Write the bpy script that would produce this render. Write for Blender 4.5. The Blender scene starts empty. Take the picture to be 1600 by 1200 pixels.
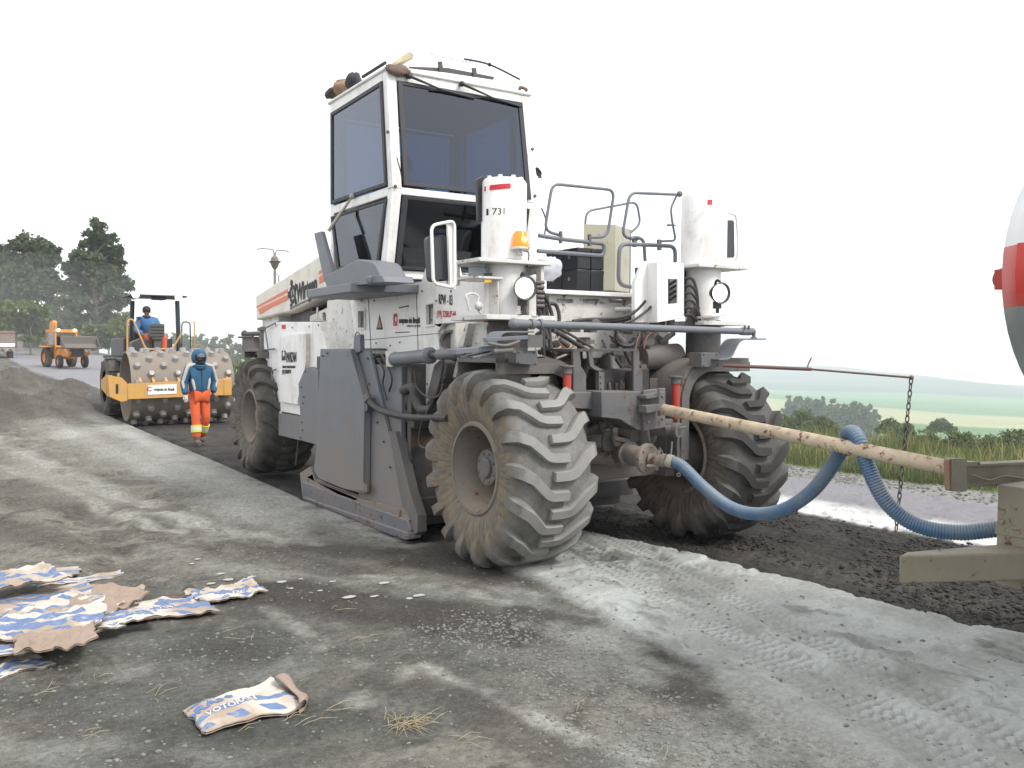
import bpy, math, random
import numpy as np
from mathutils import Vector, Matrix
from mathutils.geometry import tessellate_polygon
random.seed(7); RNG = np.random.default_rng(11)
scene = bpy.context.scene
COL = scene.collection
R_ = math.radians
# ------------------------------------------------------------------ camera
CAM = Vector((-3.9395, -6.2607, 1.7833)); YAW, PITCH, ROLL, FPX = 0.5665, -0.0410, 0.0060, 1403.94
_F = Vector((math.sin(YAW)*math.cos(PITCH), math.cos(YAW)*math.cos(PITCH), math.sin(PITCH)))
_R0 = Vector((math.cos(YAW), -math.sin(YAW), 0)); _U0 = _R0.cross(_F)
_R = _R0*math.cos(ROLL)+_U0*math.sin(ROLL); _U = -_R0*math.sin(ROLL)+_U0*math.cos(ROLL)
cd = bpy.data.cameras.new('camera'); cam = bpy.data.objects.new('camera', cd); COL.objects.link(cam)
cd.sensor_width = 36; cd.lens = 36*FPX/1600; cd.clip_end = 20000; cd.clip_start = .05
M_ = Matrix((( _R.x,_U.x,-_F.x,CAM.x),(_R.y,_U.y,-_F.y,CAM.y),(_R.z,_U.z,-_F.z,CAM.z),(0,0,0,1)))
cam.matrix_world = M_; scene.camera = cam
def at(px, py, **k):
    """point where the photo's pixel meets the plane x=, y= or z= of the site"""
    d = _F + _R*((px-800)/FPX) - _U*((py-600)/FPX)
    (a, v), = k.items(); i = 'xyz'.index(a)
    return CAM + d*((v-CAM[i])/d[i])
# ------------------------------------------------------------------ light
SUN_EL, SUN_AZ = 48, 158      # azimuth measured from +Y towards +X
w = bpy.data.worlds.new('World'); scene.world = w; w.use_nodes = True
nt = w.node_tree; nt.nodes.clear()
sky = nt.nodes.new('ShaderNodeTexSky'); sky.sky_type = 'NISHITA'; sky.sun_disc = False
sky.sun_elevation = R_(SUN_EL); sky.sun_rotation = R_(SUN_AZ); sky.dust_density = 4; sky.ozone_density = 1
bg = nt.nodes.new('ShaderNodeBackground'); bg.inputs[1].default_value = .10
mx = nt.nodes.new('ShaderNodeMix'); mx.data_type = 'RGBA'; mx.inputs[0].default_value = .88
mx.inputs[7].default_value = (12.6, 12.8, 13.1, 1)       # bright even cloud cover
out = nt.nodes.new('ShaderNodeOutputWorld')
nt.links.new(sky.outputs[0], mx.inputs[6]); nt.links.new(mx.outputs[2], bg.inputs[0]); nt.links.new(bg.outputs[0], out.inputs[0])
sl = bpy.data.lights.new('sun', 'SUN'); sl.energy = 2.1; sl.angle = R_(16); sl.color = (1, .97, .92)
so = bpy.data.objects.new('sun', sl); COL.objects.link(so)
sd = Vector((math.sin(R_(SUN_AZ))*math.cos(R_(SUN_EL)), math.cos(R_(SUN_AZ))*math.cos(R_(SUN_EL)), math.sin(R_(SUN_EL))))
so.rotation_euler = sd.to_track_quat('Z', 'Y').to_euler()
scene.view_settings.view_transform = 'Standard'; scene.view_settings.look = 'None'
scene.view_settings.exposure = .40; scene.view_settings.gamma = 1
scene.cycles.max_bounces = 8; scene.cycles.transparent_max_bounces = 12; scene.cycles.volume_bounces = 1
scene.cycles.use_denoising = True
# ------------------------------------------------------------------ helpers
def tag(o, label=None, cat=None, group=None, kind=None):
    for k, v in (('label', label), ('category', cat), ('group', group), ('kind', kind)):
        if v: o[k] = v
    return o
def empty(name, loc, rz=0):
    o = bpy.data.objects.new(name, None); COL.objects.link(o); o.location = loc; o.rotation_euler = (0, 0, rz)
    o.empty_display_size = .2
    return o
def basis(d):
    d = Vector(d).normalized(); a = Vector((0, 0, 1)) if abs(d.z) < .95 else Vector((1, 0, 0))
    u = d.cross(a).normalized(); return u, d.cross(u).normalized(), d
class MB:
    def __init__(s): s.v = []; s.f = []; s.m = []; s.cm = 0; s.st = []
    def mat(s, i): s.cm = i; return s
    def add(s, vs, fs):
        n = len(s.v); s.st.append((n, len(s.f))); s.v += [tuple(p) for p in vs]; s.f += [tuple(i+n for i in f) for f in fs]; s.m += [s.cm]*len(fs); return s
    def box(s, c, d, rot=None):
        x, y, z = [k/2 for k in d]; c = Vector(c)
        vs = [Vector(p) for p in ((-x,-y,-z),(x,-y,-z),(x,y,-z),(-x,y,-z),(-x,-y,z),(x,-y,z),(x,y,z),(-x,y,z))]
        if rot is not None:
            vs = [rot @ p for p in vs]
        return s.add([p+c for p in vs], [(0,3,2,1),(4,5,6,7),(0,1,5,4),(1,2,6,5),(2,3,7,6),(3,0,4,7)])
    def bb(s, a, b): return s.box([(a[i]+b[i])/2 for i in range(3)], [abs(b[i]-a[i]) for i in range(3)])
    def cyl(s, a, b, r, r2=None, n=16, caps=True):
        a = Vector(a); b = Vector(b); r2 = r if r2 is None else r2; u, w_, d = basis(b-a); vs = []
        for p, q in ((a, r), (b, r2)):
            vs += [p+u*(q*math.cos(2*math.pi*i/n))+w_*(q*math.sin(2*math.pi*i/n)) for i in range(n)]
        fs = [(i, (i+1) % n, n+(i+1) % n, n+i) for i in range(n)]
        if caps: fs += [tuple(range(n-1, -1, -1)), tuple(range(n, 2*n))]
        return s.add(vs, fs)
    def ring(s, a, b, r, ri, n=24):
        u, w_, d = basis(Vector(b)-Vector(a)); vs = []
        for p, q in ((a, r), (b, r), (b, ri), (a, ri)):
            vs += [Vector(p)+u*(q*math.cos(2*math.pi*i/n))+w_*(q*math.sin(2*math.pi*i/n)) for i in range(n)]
        return s.add(vs, [(k*n+i, k*n+(i+1) % n, ((k+1) % 4)*n+(i+1) % n, ((k+1) % 4)*n+i) for k in range(4) for i in range(n)])
    def tube(s, pts, r, n=10, closed=False, caps=True):
        pts = [Vector(p) for p in pts]; N = len(pts); rs = r if hasattr(r, '__len__') else [r]*N
        t = []
        for i in range(N):
            a = pts[i-1] if (i or closed) else pts[0]; b = pts[(i+1) % N] if (i < N-1 or closed) else pts[-1]
            t.append((b-a).normalized())
        u = basis(t[0])[0]; vs = []
        for i in range(N):
            u = (u-t[i]*u.dot(t[i])).normalized(); w_ = t[i].cross(u)
            vs += [pts[i]+u*(rs[i]*math.cos(2*math.pi*k/n))+w_*(rs[i]*math.sin(2*math.pi*k/n)) for k in range(n)]
        fs = [(i*n+k, i*n+(k+1) % n, ((i+1) % N)*n+(k+1) % n, ((i+1) % N)*n+k) for i in range(N if closed else N-1) for k in range(n)]
        if caps and not closed: fs += [tuple(range(n-1, -1, -1)), tuple(range((N-1)*n, N*n))]
        return s.add(vs, fs)
    def prism(s, pts, off):
        """closed polygon pts extruded by vector off"""
        pts = [Vector(p) for p in pts]; off = Vector(off); n = len(pts)
        tri = tessellate_polygon([pts])
        fs = [tuple(t) for t in tri]+[tuple(n+i for i in reversed(t)) for t in tri]
        fs += [(i, n+i, n+(i+1) % n, (i+1) % n) for i in range(n)]
        return s.add(pts+[p+off for p in pts], fs)
    def prism_h(s, pts, holes, off):
        """polygon with holes, extruded"""
        loops = [[Vector(p) for p in pts]]+[[Vector(p) for p in h] for h in holes]; off = Vector(off)
        tri = tessellate_polygon(loops); allp = [p for l in loops for p in l]; n = len(allp)
        fs = [tuple(t) for t in tri]+[tuple(n+i for i in reversed(t)) for t in tri]; b = 0
        for l in loops:
            m = len(l); fs += [(b+i, n+b+i, n+b+(i+1) % m, b+(i+1) % m) for i in range(m)]; b += m
        return s.add(allp+[p+off for p in allp], fs)
    def strip(s, pts, off, th, nrm):
        """bent plate: polyline pts swept by vector off with thickness th along nrm(i)"""
        n = len(pts); off = Vector(off); P = [Vector(p) for p in pts]; Q = []
        for i in range(n):
            a = P[max(i-1, 0)]; b = P[min(i+1, n-1)]; k = (b-a).cross(off).normalized()*th*nrm; Q.append(P[i]+k)
        vs = P+Q+[p+off for p in P]+[p+off for p in Q]; fs = []
        for i in range(n-1):
            fs += [(i, i+1, n+i+1, n+i), (2*n+i, 3*n+i, 3*n+i+1, 2*n+i+1), (i, 2*n+i, 2*n+i+1, i+1), (n+i, n+i+1, 3*n+i+1, 3*n+i)]
        fs += [(0, n, 3*n, 2*n), (n-1, 3*n-1, 4*n-1, 2*n-1)]
        return s.add(vs, fs)
    def lathe(s, prof, o, axis, n=32, close=False):
        u, w_, d = basis(axis); o = Vector(o); m = len(prof)
        vs = [o+d*a+u*(r*math.cos(2*math.pi*i/n))+w_*(r*math.sin(2*math.pi*i/n)) for i in range(n) for (a, r) in prof]
        fs = [(i*m+j, i*m+j+1, ((i+1) % n)*m+j+1, ((i+1) % n)*m+j) for i in range(n) for j in range(m-1)]
        if close: fs += [(i*m+m-1, i*m, ((i+1) % n)*m, ((i+1) % n)*m+m-1) for i in range(n)]
        return s.add(vs, fs)
    def ball(s, c, r, sc=(1,1,1), n=12, m=8):
        c = Vector(c); vs = []
        for j in range(m+1):
            a = math.pi*j/m
            vs += [c+Vector((sc[0]*r*math.sin(a)*math.cos(2*math.pi*i/n), sc[1]*r*math.sin(a)*math.sin(2*math.pi*i/n), sc[2]*r*math.cos(a))) for i in range(n)]
        return s.add(vs, [(j*n+i, (j+1)*n+i, (j+1)*n+(i+1) % n, j*n+(i+1) % n) for j in range(m) for i in range(n)])
    def build_each(s, name, mat, parent=None, **k):
        """every shape of the builder as an object of its own"""
        st = s.st+[(len(s.v), len(s.f))]; out_ = []
        for (v0, f0), (v1, f1) in zip(st, st[1:]):
            q = MB(); q.v = s.v[v0:v1]; q.f = [tuple(i-v0 for i in f) for f in s.f[f0:f1]]; q.m = s.m[f0:f1]; out_.append(q.build(name, mat, parent, **k))
        return out_
    def build(s, name, mat, parent=None, bevel=0, smooth=35, loc=None, seg=2, local=False):
        me = bpy.data.meshes.new(name); me.from_pydata(s.v, [], s.f); me.validate()
        mats = mat if isinstance(mat, (list, tuple)) else [mat]
        for x in mats: me.materials.append(x)
        if len(mats) > 1 and len(me.polygons) == len(s.m): me.polygons.foreach_set('material_index', s.m)
        import bmesh as _b
        bm = _b.new(); bm.from_mesh(me); _b.ops.remove_doubles(bm, verts=bm.verts, dist=1e-5); _b.ops.recalc_face_normals(bm, faces=bm.faces); bm.to_mesh(me); bm.free()
        if smooth:
            me.shade_smooth(); me.set_sharp_from_angle(angle=R_(smooth))
        o = bpy.data.objects.new(name, me); COL.objects.link(o)
        if parent:
            o.parent = parent
            if not local: o.matrix_parent_inverse = _inv(parent)
        if loc is not None: o.location = loc
        if bevel:
            b = o.modifiers.new('bevel', 'BEVEL'); b.width = bevel; b.segments = seg; b.limit_method = 'ANGLE'; b.angle_limit = R_(40)
            b.harden_normals = False
        return o
def _wm(p):
    m = p.matrix_basis.copy(); q = p
    if q.parent: m = _wm(q.parent) @ q.matrix_parent_inverse @ m
    return m
def _inv(p): return _wm(p).inverted()
def copy_tree(o, parent=None, loc=None, rot=None):
    c = o.copy(); COL.objects.link(c)
    if parent: c.parent = parent
    if loc is not None: c.location = loc
    if rot is not None: c.rotation_euler = rot
    for ch in [x for x in bpy.data.objects if x.parent == o]: copy_tree(ch, c)
    return c
def smooth_path(pts, n=8, closed=False):
    """Catmull-Rom"""
    P = [Vector(p) for p in pts]; N = len(P); out_ = []
    rng = range(N) if closed else range(N-1)
    for i in rng:
        g = lambda k: P[k % N] if closed else P[min(max(k, 0), N-1)]
        a, b, c, d = g(i-1), g(i), g(i+1), g(i+2)
        for k in range(n):
            t = k/n
            out_.append(.5*((2*b)+(c-a)*t+(2*a-5*b+4*c-d)*t*t+(3*b-a-3*c+d)*t**3))
    if not closed: out_.append(P[-1])
    return out_
def rounded(pts, r, n=5, closed=True):
    P = [Vector(p) for p in pts]; N = len(P); o = []
    for i in range(N):
        if not closed and i in (0, N-1): o.append(P[i]); continue
        a, b, c = P[i-1], P[i], P[(i+1) % N]; u = (a-b); v = (c-b); k = min(r, u.length*.48, v.length*.48)
        p0 = b+u.normalized()*k; p1 = b+v.normalized()*k
        for j in range(n+1):
            t = j/n; o.append(p0*(1-t)**2+b*(2*t*(1-t))+p1*t*t)
    return o
def px(pts, **k): return [at(x, y, **k) for x, y in pts]
def skin(name, verts, edges, mat, parent, sub=2, root=0):
    """verts: list of (x,y,z,r[,r2]) joined into one skinned, subdivided surface"""
    me = bpy.data.meshes.new(name); me.from_pydata([v[:3] for v in verts], edges, [])
    o = bpy.data.objects.new(name, me); COL.objects.link(o)
    if parent: o.parent = parent
    o.modifiers.new('skin', 'SKIN').use_smooth_shade = True
    if not me.skin_vertices: me.attributes.new  # layer is made by the modifier below
    import bmesh as _b
    bm = _b.new(); bm.from_mesh(me); lay = bm.verts.layers.skin.verify(); bm.verts.ensure_lookup_table()
    for i, v in enumerate(verts):
        bm.verts[i][lay].radius = (v[3], v[4] if len(v) > 4 else v[3]); bm.verts[i][lay].use_root = (i == root)
    bm.to_mesh(me); bm.free()
    s = o.modifiers.new('sub', 'SUBSURF'); s.levels = sub; s.render_levels = sub
    me.materials.append(mat)
    return o
def chain(n, s=0): return [(i, i+1) for i in range(s, s+n-1)]
_fonts = {}
def text_mesh(txt, size, name, mat, parent, o, xdir, ydir, ext=.002, align='CENTER', bold=0, sx=1, shear=0, warp=None, sub=0):
    """a word as flat letters standing on a surface: o origin, xdir/ydir unit vectors of the surface"""
    c = bpy.data.curves.new(name, 'FONT'); c.body = txt; c.size = size; c.align_x = align; c.align_y = 'CENTER'; c.offset = bold; c.shear = shear
    c.extrude = 0 if warp else ext; c.resolution_u = 3
    t = bpy.data.objects.new(name, c); COL.objects.link(t)
    dg = bpy.context.evaluated_depsgraph_get(); me = bpy.data.meshes.new_from_object(t.evaluated_get(dg)); me.name = name
    bpy.data.objects.remove(t)
    if sub:
        import bmesh as _b
        bm = _b.new(); bm.from_mesh(me)
        for _ in range(sub): _b.ops.triangulate(bm, faces=bm.faces); _b.ops.subdivide_edges(bm, edges=bm.edges, cuts=1)
        bm.to_mesh(me); bm.free()
    X = Vector(xdir).normalized() if not warp else None; Y = Vector(ydir).normalized() if not warp else None
    for v in me.vertices:
        if warp: v.co = warp(v.co.x*sx, v.co.y)
        else: v.co = Vector(o)+X*(v.co.x*sx)+Y*v.co.y+X.cross(Y)*v.co.z
    me.materials.clear(); me.materials.append(mat)
    ob = bpy.data.objects.new(name, me); COL.objects.link(ob)
    if parent: ob.parent = parent; ob.matrix_parent_inverse = _inv(parent)
    return ob
# ------------------------------------------------------------------ materials
class NT:
    def __init__(s, name):
        s.m = bpy.data.materials.new(name); s.m.use_nodes = True; s.t = s.m.node_tree; s.n = s.t.nodes; s.n.clear()
        s.out = s.n.new('ShaderNodeOutputMaterial'); s.b = s.n.new('ShaderNodeBsdfPrincipled'); s.t.links.new(s.b.outputs[0], s.out.inputs[0])
        s.tc = s.n.new('ShaderNodeTexCoord')
    def L(s, a, b): s.t.links.new(a, b)
    def sock(s, i, v):
        if isinstance(v, bpy.types.NodeSocket): s.L(v, i)
        elif v is not None:
            if isinstance(v, (tuple, list)) and len(v) == 3 and i.type == 'RGBA': v = (*v, 1)
            i.default_value = v
    def noise(s, scale, detail=4, rough=.55, vec=None, stretch=None, dist=0):
        x = s.n.new('ShaderNodeTexNoise'); x.inputs['Scale'].default_value = scale; x.inputs['Detail'].default_value = detail
        x.inputs['Roughness'].default_value = rough; x.inputs['Distortion'].default_value = dist
        v = vec or s.tc.outputs['Object']
        if stretch:
            mp = s.n.new('ShaderNodeMapping'); mp.inputs['Scale'].default_value = stretch; s.L(v, mp.inputs[0]); v = mp.outputs[0]
        s.L(v, x.inputs['Vector']); return x.outputs['Fac']
    def ramp(s, f, stops):
        r = s.n.new('ShaderNodeValToRGB'); e = r.color_ramp.elements
        while len(e) < len(stops): e.new(.5)
        for k, (p, c) in zip(e, stops):
            k.position = p; c = (c, c, c) if not isinstance(c, (tuple, list)) else c; k.color = (*c, 1)
        s.L(f, r.inputs[0]); return r.outputs[0]
    def math(s, op, a, b=None, c=None, clamp=False):
        x = s.n.new('ShaderNodeMath'); x.operation = op; x.use_clamp = clamp; s.sock(x.inputs[0], a); s.sock(x.inputs[1], b)
        if c is not None: s.sock(x.inputs[2], c)
        return x.outputs[0]
    def mix(s, f, a, b, mode='MIX'):
        x = s.n.new('ShaderNodeMix'); x.data_type = 'RGBA'; x.blend_type = mode; s.sock(x.inputs[0], f); s.sock(x.inputs[6], a); s.sock(x.inputs[7], b)
        return x.outputs[2]
    def xyz(s, v=None):
        x = s.n.new('ShaderNodeSeparateXYZ'); s.L(v or s.tc.outputs['Object'], x.inputs[0]); return x.outputs
    def bump(s, h, strength=.3, dist=.01, prev=None):
        x = s.n.new('ShaderNodeBump'); x.inputs['Strength'].default_value = strength; x.inputs['Distance'].default_value = dist
        s.L(h, x.inputs['Height'])
        if prev: s.L(prev, x.inputs['Normal'])
        s.L(x.outputs[0], s.b.inputs['Normal']); return x.outputs[0]
    def set(s, col=None, rough=None, metal=None, **k):
        if col is not None: s.sock(s.b.inputs['Base Color'], col)
        if rough is not None: s.sock(s.b.inputs['Roughness'], rough)
        if metal is not None: s.b.inputs['Metallic'].default_value = metal
        for a, v in k.items(): s.sock(s.b.inputs[a.replace('_', ' ')], v)
        return s.m
def paint(name, col, dirt=(.17, .14, .11), amt=.35, rough=.45, zlo=None, zhi=None, scale=3., metal=0, streak=.25, rust=0, bump=.12):
    s = NT(name); n1 = s.noise(scale, 6, .62); n2 = s.noise(scale*9, 5, .6)
    st = s.noise(6, 4, .6, stretch=(3.2, 3.2, .35))
    d = s.math('MULTIPLY_ADD', n1, 1.6, -.8+amt); d = s.math('MULTIPLY_ADD', st, streak*1.4, s.math('SUBTRACT', d, streak*.6))
    d = s.math('MULTIPLY_ADD', n2, .5, s.math('SUBTRACT', d, .25))
    geo = s.n.new('ShaderNodeNewGeometry'); nz = s.xyz(geo.outputs['Normal'])[2]
    d = s.math('MULTIPLY_ADD', s.math('MAXIMUM', nz, 0), .28, d)
    if zlo is not None:
        mr = s.n.new('ShaderNodeMapRange'); s.L(s.xyz()[2], mr.inputs[0]); mr.inputs[1].default_value = zlo; mr.inputs[2].default_value = zhi
        mr.inputs[3].default_value = .85; mr.inputs[4].default_value = -.12; d = s.math('ADD', d, mr.outputs[0])
    d = s.math('MULTIPLY', d, 1., clamp=True)
    c = s.mix(d, col, dirt)
    if rust:
        rn = s.ramp(s.noise(scale*3.3, 6, .7), [(.60-rust*.1, 0), (.68-rust*.1, 1)]); c = s.mix(rn, c, s.mix(n2, (.16, .06, .025), (.05, .02, .012)))
    s.bump(n2, bump, .006)
    return s.set(c, s.math('MULTIPLY_ADD', d, .5, rough, clamp=True), metal)
def plain(name, col, rough=.6, metal=0, var=.2, scale=20, **k):
    s = NT(name); n = s.noise(scale, 4, .6)
    c = s.mix(n, tuple(x*(1-var) for x in col), tuple(min(1, x*(1+var)) for x in col)); s.bump(n, .1, .003)
    return s.set(c, rough, metal, **k)
M = {}
M['white'] = paint('white_paint', (.84, .83, .815), amt=-.06, streak=.55, rough=.35, dirt=(.40, .34, .27))
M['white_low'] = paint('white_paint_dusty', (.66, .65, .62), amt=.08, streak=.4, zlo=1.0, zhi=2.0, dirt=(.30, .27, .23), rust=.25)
M['cream'] = paint('cream_paint', (.74, .70, .62), amt=.02, dirt=(.42, .36, .29))
M['grey'] = paint('grey_paint', (.150, .160, .182), amt=.02, dirt=(.21, .185, .16), zlo=.1, zhi=1.6)
M['grey_dusty'] = paint('grey_paint_dusty', (.105, .103, .105), amt=.26, dirt=(.19, .165, .14), rust=.15)
M['grey_mid'] = paint('grey_paint_grimy', (.105, .110, .120), amt=.2, dirt=(.20, .17, .14), rust=.1)
M['dark'] = paint('greasy_steel', (.045, .045, .048), amt=.18, dirt=(.16, .14, .12), rust=.2)
M['black'] = paint('black_rubber', (.022, .022, .024), amt=.12, dirt=(.15, .14, .13), rough=.5)
M['plasticblack'] = plain('black_plastic', (.022, .023, .027), .4)
M['beige'] = paint('beige_enamel', (.42, .40, .31), amt=.05, dirt=(.25, .22, .17))
M['orange_stripe'] = paint('orange_stripe_paint', (.72, .17, .075), amt=.0, dirt=(.5, .3, .2))
M['red'] = paint('red_paint', (.45, .045, .03), amt=.12, dirt=(.2, .13, .1))
M['redlabel'] = plain('red_sticker', (.62, .03, .04), .5)
M['ink'] = plain('black_lettering', (.02, .02, .022), .6)
M['inkred'] = plain('red_lettering', (.45, .03, .03), .6)
M['yellow'] = paint('yellow_paint', (.58, .31, .07), amt=.15, dirt=(.34, .26, .17))
M['digger'] = paint('digger_orange_paint', (.72, .27, .03), amt=.06, dirt=(.3, .2, .12))
M['sticker'] = plain('yellow_sticker', (.70, .42, .05), .5)
M['steel'] = plain('bare_steel', (.45, .45, .46), .35, .9)
M['chrome'] = plain('chrome_rod', (.10, .10, .11), .3, .6)
M['tan'] = paint('tan_dusty_paint', (.26, .235, .175), amt=.2, dirt=(.20, .17, .13), rust=.1)
M['signwhite'] = plain('white_sign', (.78, .78, .76), .5, var=.06)
def glass(name, tint, rough=.03, refl=.06):
    s = NT(name); s.n.remove(s.b); tr = s.n.new('ShaderNodeBsdfTransparent'); tr.inputs[0].default_value = (*tint, 1)
    gl = s.n.new('ShaderNodeBsdfGlossy'); gl.inputs[1].default_value = rough; gl.inputs[0].default_value = (.9, .93, 1, 1)
    lw = s.n.new('ShaderNodeLayerWeight'); lw.inputs[0].default_value = .25; mm = s.n.new('ShaderNodeMixShader')
    s.L(s.math('MULTIPLY_ADD', lw.outputs[1], .35, refl), mm.inputs[0]); s.L(tr.outputs[0], mm.inputs[1]); s.L(gl.outputs[0], mm.inputs[2]); s.L(mm.outputs[0], s.out.inputs[0])
    return s.m
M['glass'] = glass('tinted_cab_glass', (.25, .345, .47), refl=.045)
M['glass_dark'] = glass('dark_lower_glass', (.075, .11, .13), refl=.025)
def emit(name, col, e, st):
    s = NT(name); s.b.inputs['Emission Color'].default_value = (*e, 1); s.b.inputs['Emission Strength'].default_value = st
    return s.set(col, .3)
M['lamp'] = emit('lit_headlamp', (.8, .8, .78), (1, .97, .9), 2.2)
M['lampwarm'] = emit('lit_work_lamp', (.8, .7, .5), (1, .82, .5), 4.)
M['beacon'] = emit('orange_beacon_lens', (.85, .22, .02), (1, .22, .01), .55)
M['beaconcore'] = emit('beacon_bulb', (1, .6, .1), (1, .62, .12), 3.5)
# ------------------------------------------------------------------ noise in numpy
def vnoise(x, y, seed=0):
    xi = np.floor(x).astype(np.int64); yi = np.floor(y).astype(np.int64); fx = x-xi; fy = y-yi
    fx = fx*fx*(3-2*fx); fy = fy*fy*(3-2*fy)
    def h(a, b):
        n = (a*374761393+b*668265263+seed*1442695041) & 0xffffffff; n = ((n ^ (n >> 13))*1274126177) & 0xffffffff
        return ((n ^ (n >> 16)) & 0xffff)/65535.
    return (h(xi, yi)*(1-fx)+h(xi+1, yi)*fx)*(1-fy)+(h(xi, yi+1)*(1-fx)+h(xi+1, yi+1)*fx)*fy
def fbm(x, y, s, oct=4, seed=0, gain=.5):
    v = 0; a = 1; t = 0
    for i in range(oct): v = v+a*vnoise(x*s, y*s, seed+i*17); t += a; a *= gain; s *= 2.03
    return v/t-.5
def sst(a, b, x): t = np.clip((x-a)/(b-a), 0, 1); return t*t*(3-2*t)
def far_z(x, y):
    """plateau, valley beyond the right verge and ridge beyond it"""
    d = np.maximum(x-11, 0)
    z = -np.interp(d, [0, 6, 20, 90, 320, 700, 1300, 2000, 2700, 4200, 9000], [0, 1.6, 4.6, 13, 38, 58, 79, 95, 54, 420, 1500])
    ridge = sst(1500, 2500, d)*(1-sst(2600, 3600, d))
    z = z+ridge*(34*fbm(x, y, 1/900., 3, 5)-50*sst(-.27, -.05, (x/np.maximum(y+1500, 1)-1.)))
    z = z+sst(60, 400, d)*14*fbm(x, y, 1/260., 3, 9)
    z = z+.022*np.clip(y-60, 0, 70)*(1-sst(8, 30, x))
    return z
def dist_poly(x, y, pts):
    g = [at(a, b, z=0) for a, b in pts]; d = np.full(len(x), 1e9)
    for p, q in zip(g, g[1:]):
        vx, vy = q.x-p.x, q.y-p.y; t = np.clip(((x-p.x)*vx+(y-p.y)*vy)/(vx*vx+vy*vy), 0, 1); d = np.minimum(d, np.hypot(x-p.x-t*vx, y-p.y-t*vy))
    return d
DARK = [([(0,765),(60,790),(150,800)], .35, .55), ([(0,820),(90,850),(190,860)], .22, .6), ([(190,725),(300,745)], .25, .45), ([(330,775),(430,805)], .22, .5), ([(-60,640),(40,655),(130,645)], .5, .5), ([(30,880),(200,890)], .12, .4), ([(40,1110),(150,1150),(260,1190)], .16, .45), ([(150,1010),(260,1050)], .10, .4), ([(430,925),(560,945),(700,962),(800,985)], .30, .95), ([(820,955),(930,975),(1020,1005),(1090,1035)], .13, .9), ([(930,1030),(1060,1075),(1200,1140),(1330,1200)], .16, .85), ([(590,1062),(650,1075)], .13, .6), ([(700,1090),(800,1140),(900,1185)], .12, .6),
        ([(480,852),(620,870),(720,885),(810,905)], .22, .8), ([(380,850),(520,890)], .16, .5), ([(300,1010),(400,1030)], .15, .4), ([(640,835),(760,880)], .2, .7)]
PALE = [([(20,705),(120,755),(220,795),(330,825),(430,845)], .16, .9), ([(215,665),(290,690),(400,745),(520,800),(600,835)], .22, 1.), ([(260,668),(330,700)], .25, 1.), ([(0,735),(90,765),(180,805),(280,835)], .07, .7), ([(0,690),(100,685),(190,665)], .4, .6), ([(480,770),(560,815),(640,850)], .12, .8), ([(60,980),(220,1050)], .12, .35), ([(0,1180),(200,1160),(380,1185)], .10, .4), ([(575,900),(680,915),(790,940)], .07, .8), ([(420,950),(500,1000),(560,1045),(610,1010)], .05, .55), ([(660,1040),(760,1080),(880,1135),(1010,1190)], .05, .8), ([(560,1095),(640,1050)], .05, .5), ([(820,975),(930,1005),(1050,1050)], .05, .5), ([(240,860),(330,885),(430,900)], .14, .5), ([(380,800),(500,850)], .10, .5)]
GRAV = [(780,985),(880,1050),(1000,1130),(1120,1195)]
MOUNDS = [(-1.3, 38, 1.9, 5., .62), (.1, 31, 1.3, 3.2, .42), (-2.6, 30, 2.2, 3.5, .5), (-1.1, 22.5, 1.3, 2.6, .42), (-2.6, 20.5, 1.7, 2.2, .5), (-1.9, 17.6, 1.1, 1.6, .28), (-3.8, 17, 1.6, 2.5, .4), (-2.8, 26, 1.4, 2.4, .42), (-4.6, 24, 2.3, 4, .55), (.3, 36, .8, 2., .25)]
def zones(x, y):
    """masks of the real surface materials"""
    wob = .10*fbm(x, y, 1.3, 3, 40)+.04*fbm(x, y, 7, 3, 41)
    front = 1-sst(.2, 1.1, y)
    xl = 1.37+.075*(.48-y)                       # white / black border in front of the machine
    lane_l = np.where(y < 1.0, xl, -.42)
    milled = sst(lane_l-.03, lane_l+.05, x+wob*.9)*(1-sst(3.86, 3.98, x+wob*.7))*(1-sst(25, 29, y+wob*20))
    asph = np.maximum(sst(3.9, 3.98, x+wob*.7)*(1-sst(6.05, 6.35, x+wob*3))*(1-sst(25, 40, y)), sst(24, 29, y)*sst(1.0, 1.3, x+wob*3)*(1-sst(0, .6, x+wob*3-np.interp(y, [0, 30, 57, 120, 400], [6.2, 6.6, 11.4, 11.4, 9]))))
    shoulder = sst(6.05, 6.35, x+wob*3)*(1-sst(6.85, 7.2, x+wob*3))*(1-asph)
    grass = sst(6.85, 7.2, x+wob*3)*(1-sst(20, 40, x))*(1-asph)
    dust = front*(1-milled)*sst(-.16, .04, x+.04-.13*(y+.45)*(y<-.45)+.16*fbm(x, y, 2.2, 3, 44)+wob*1.2)*sst(-9, -8, -np.abs(y))*sst(-7.5, -6.5, y)
    light_l = sst(-.25, .1, fbm(x*1.6, y*.4, .8, 4, 60)+.22*np.exp(-((x+1.3)/.9)**2)*sst(3, 6, y))*(1-sst(-.5, -.35, x))   # pale dusty streaks on the left
    return wob, milled, asph, shoulder, grass, dust, light_l
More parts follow.
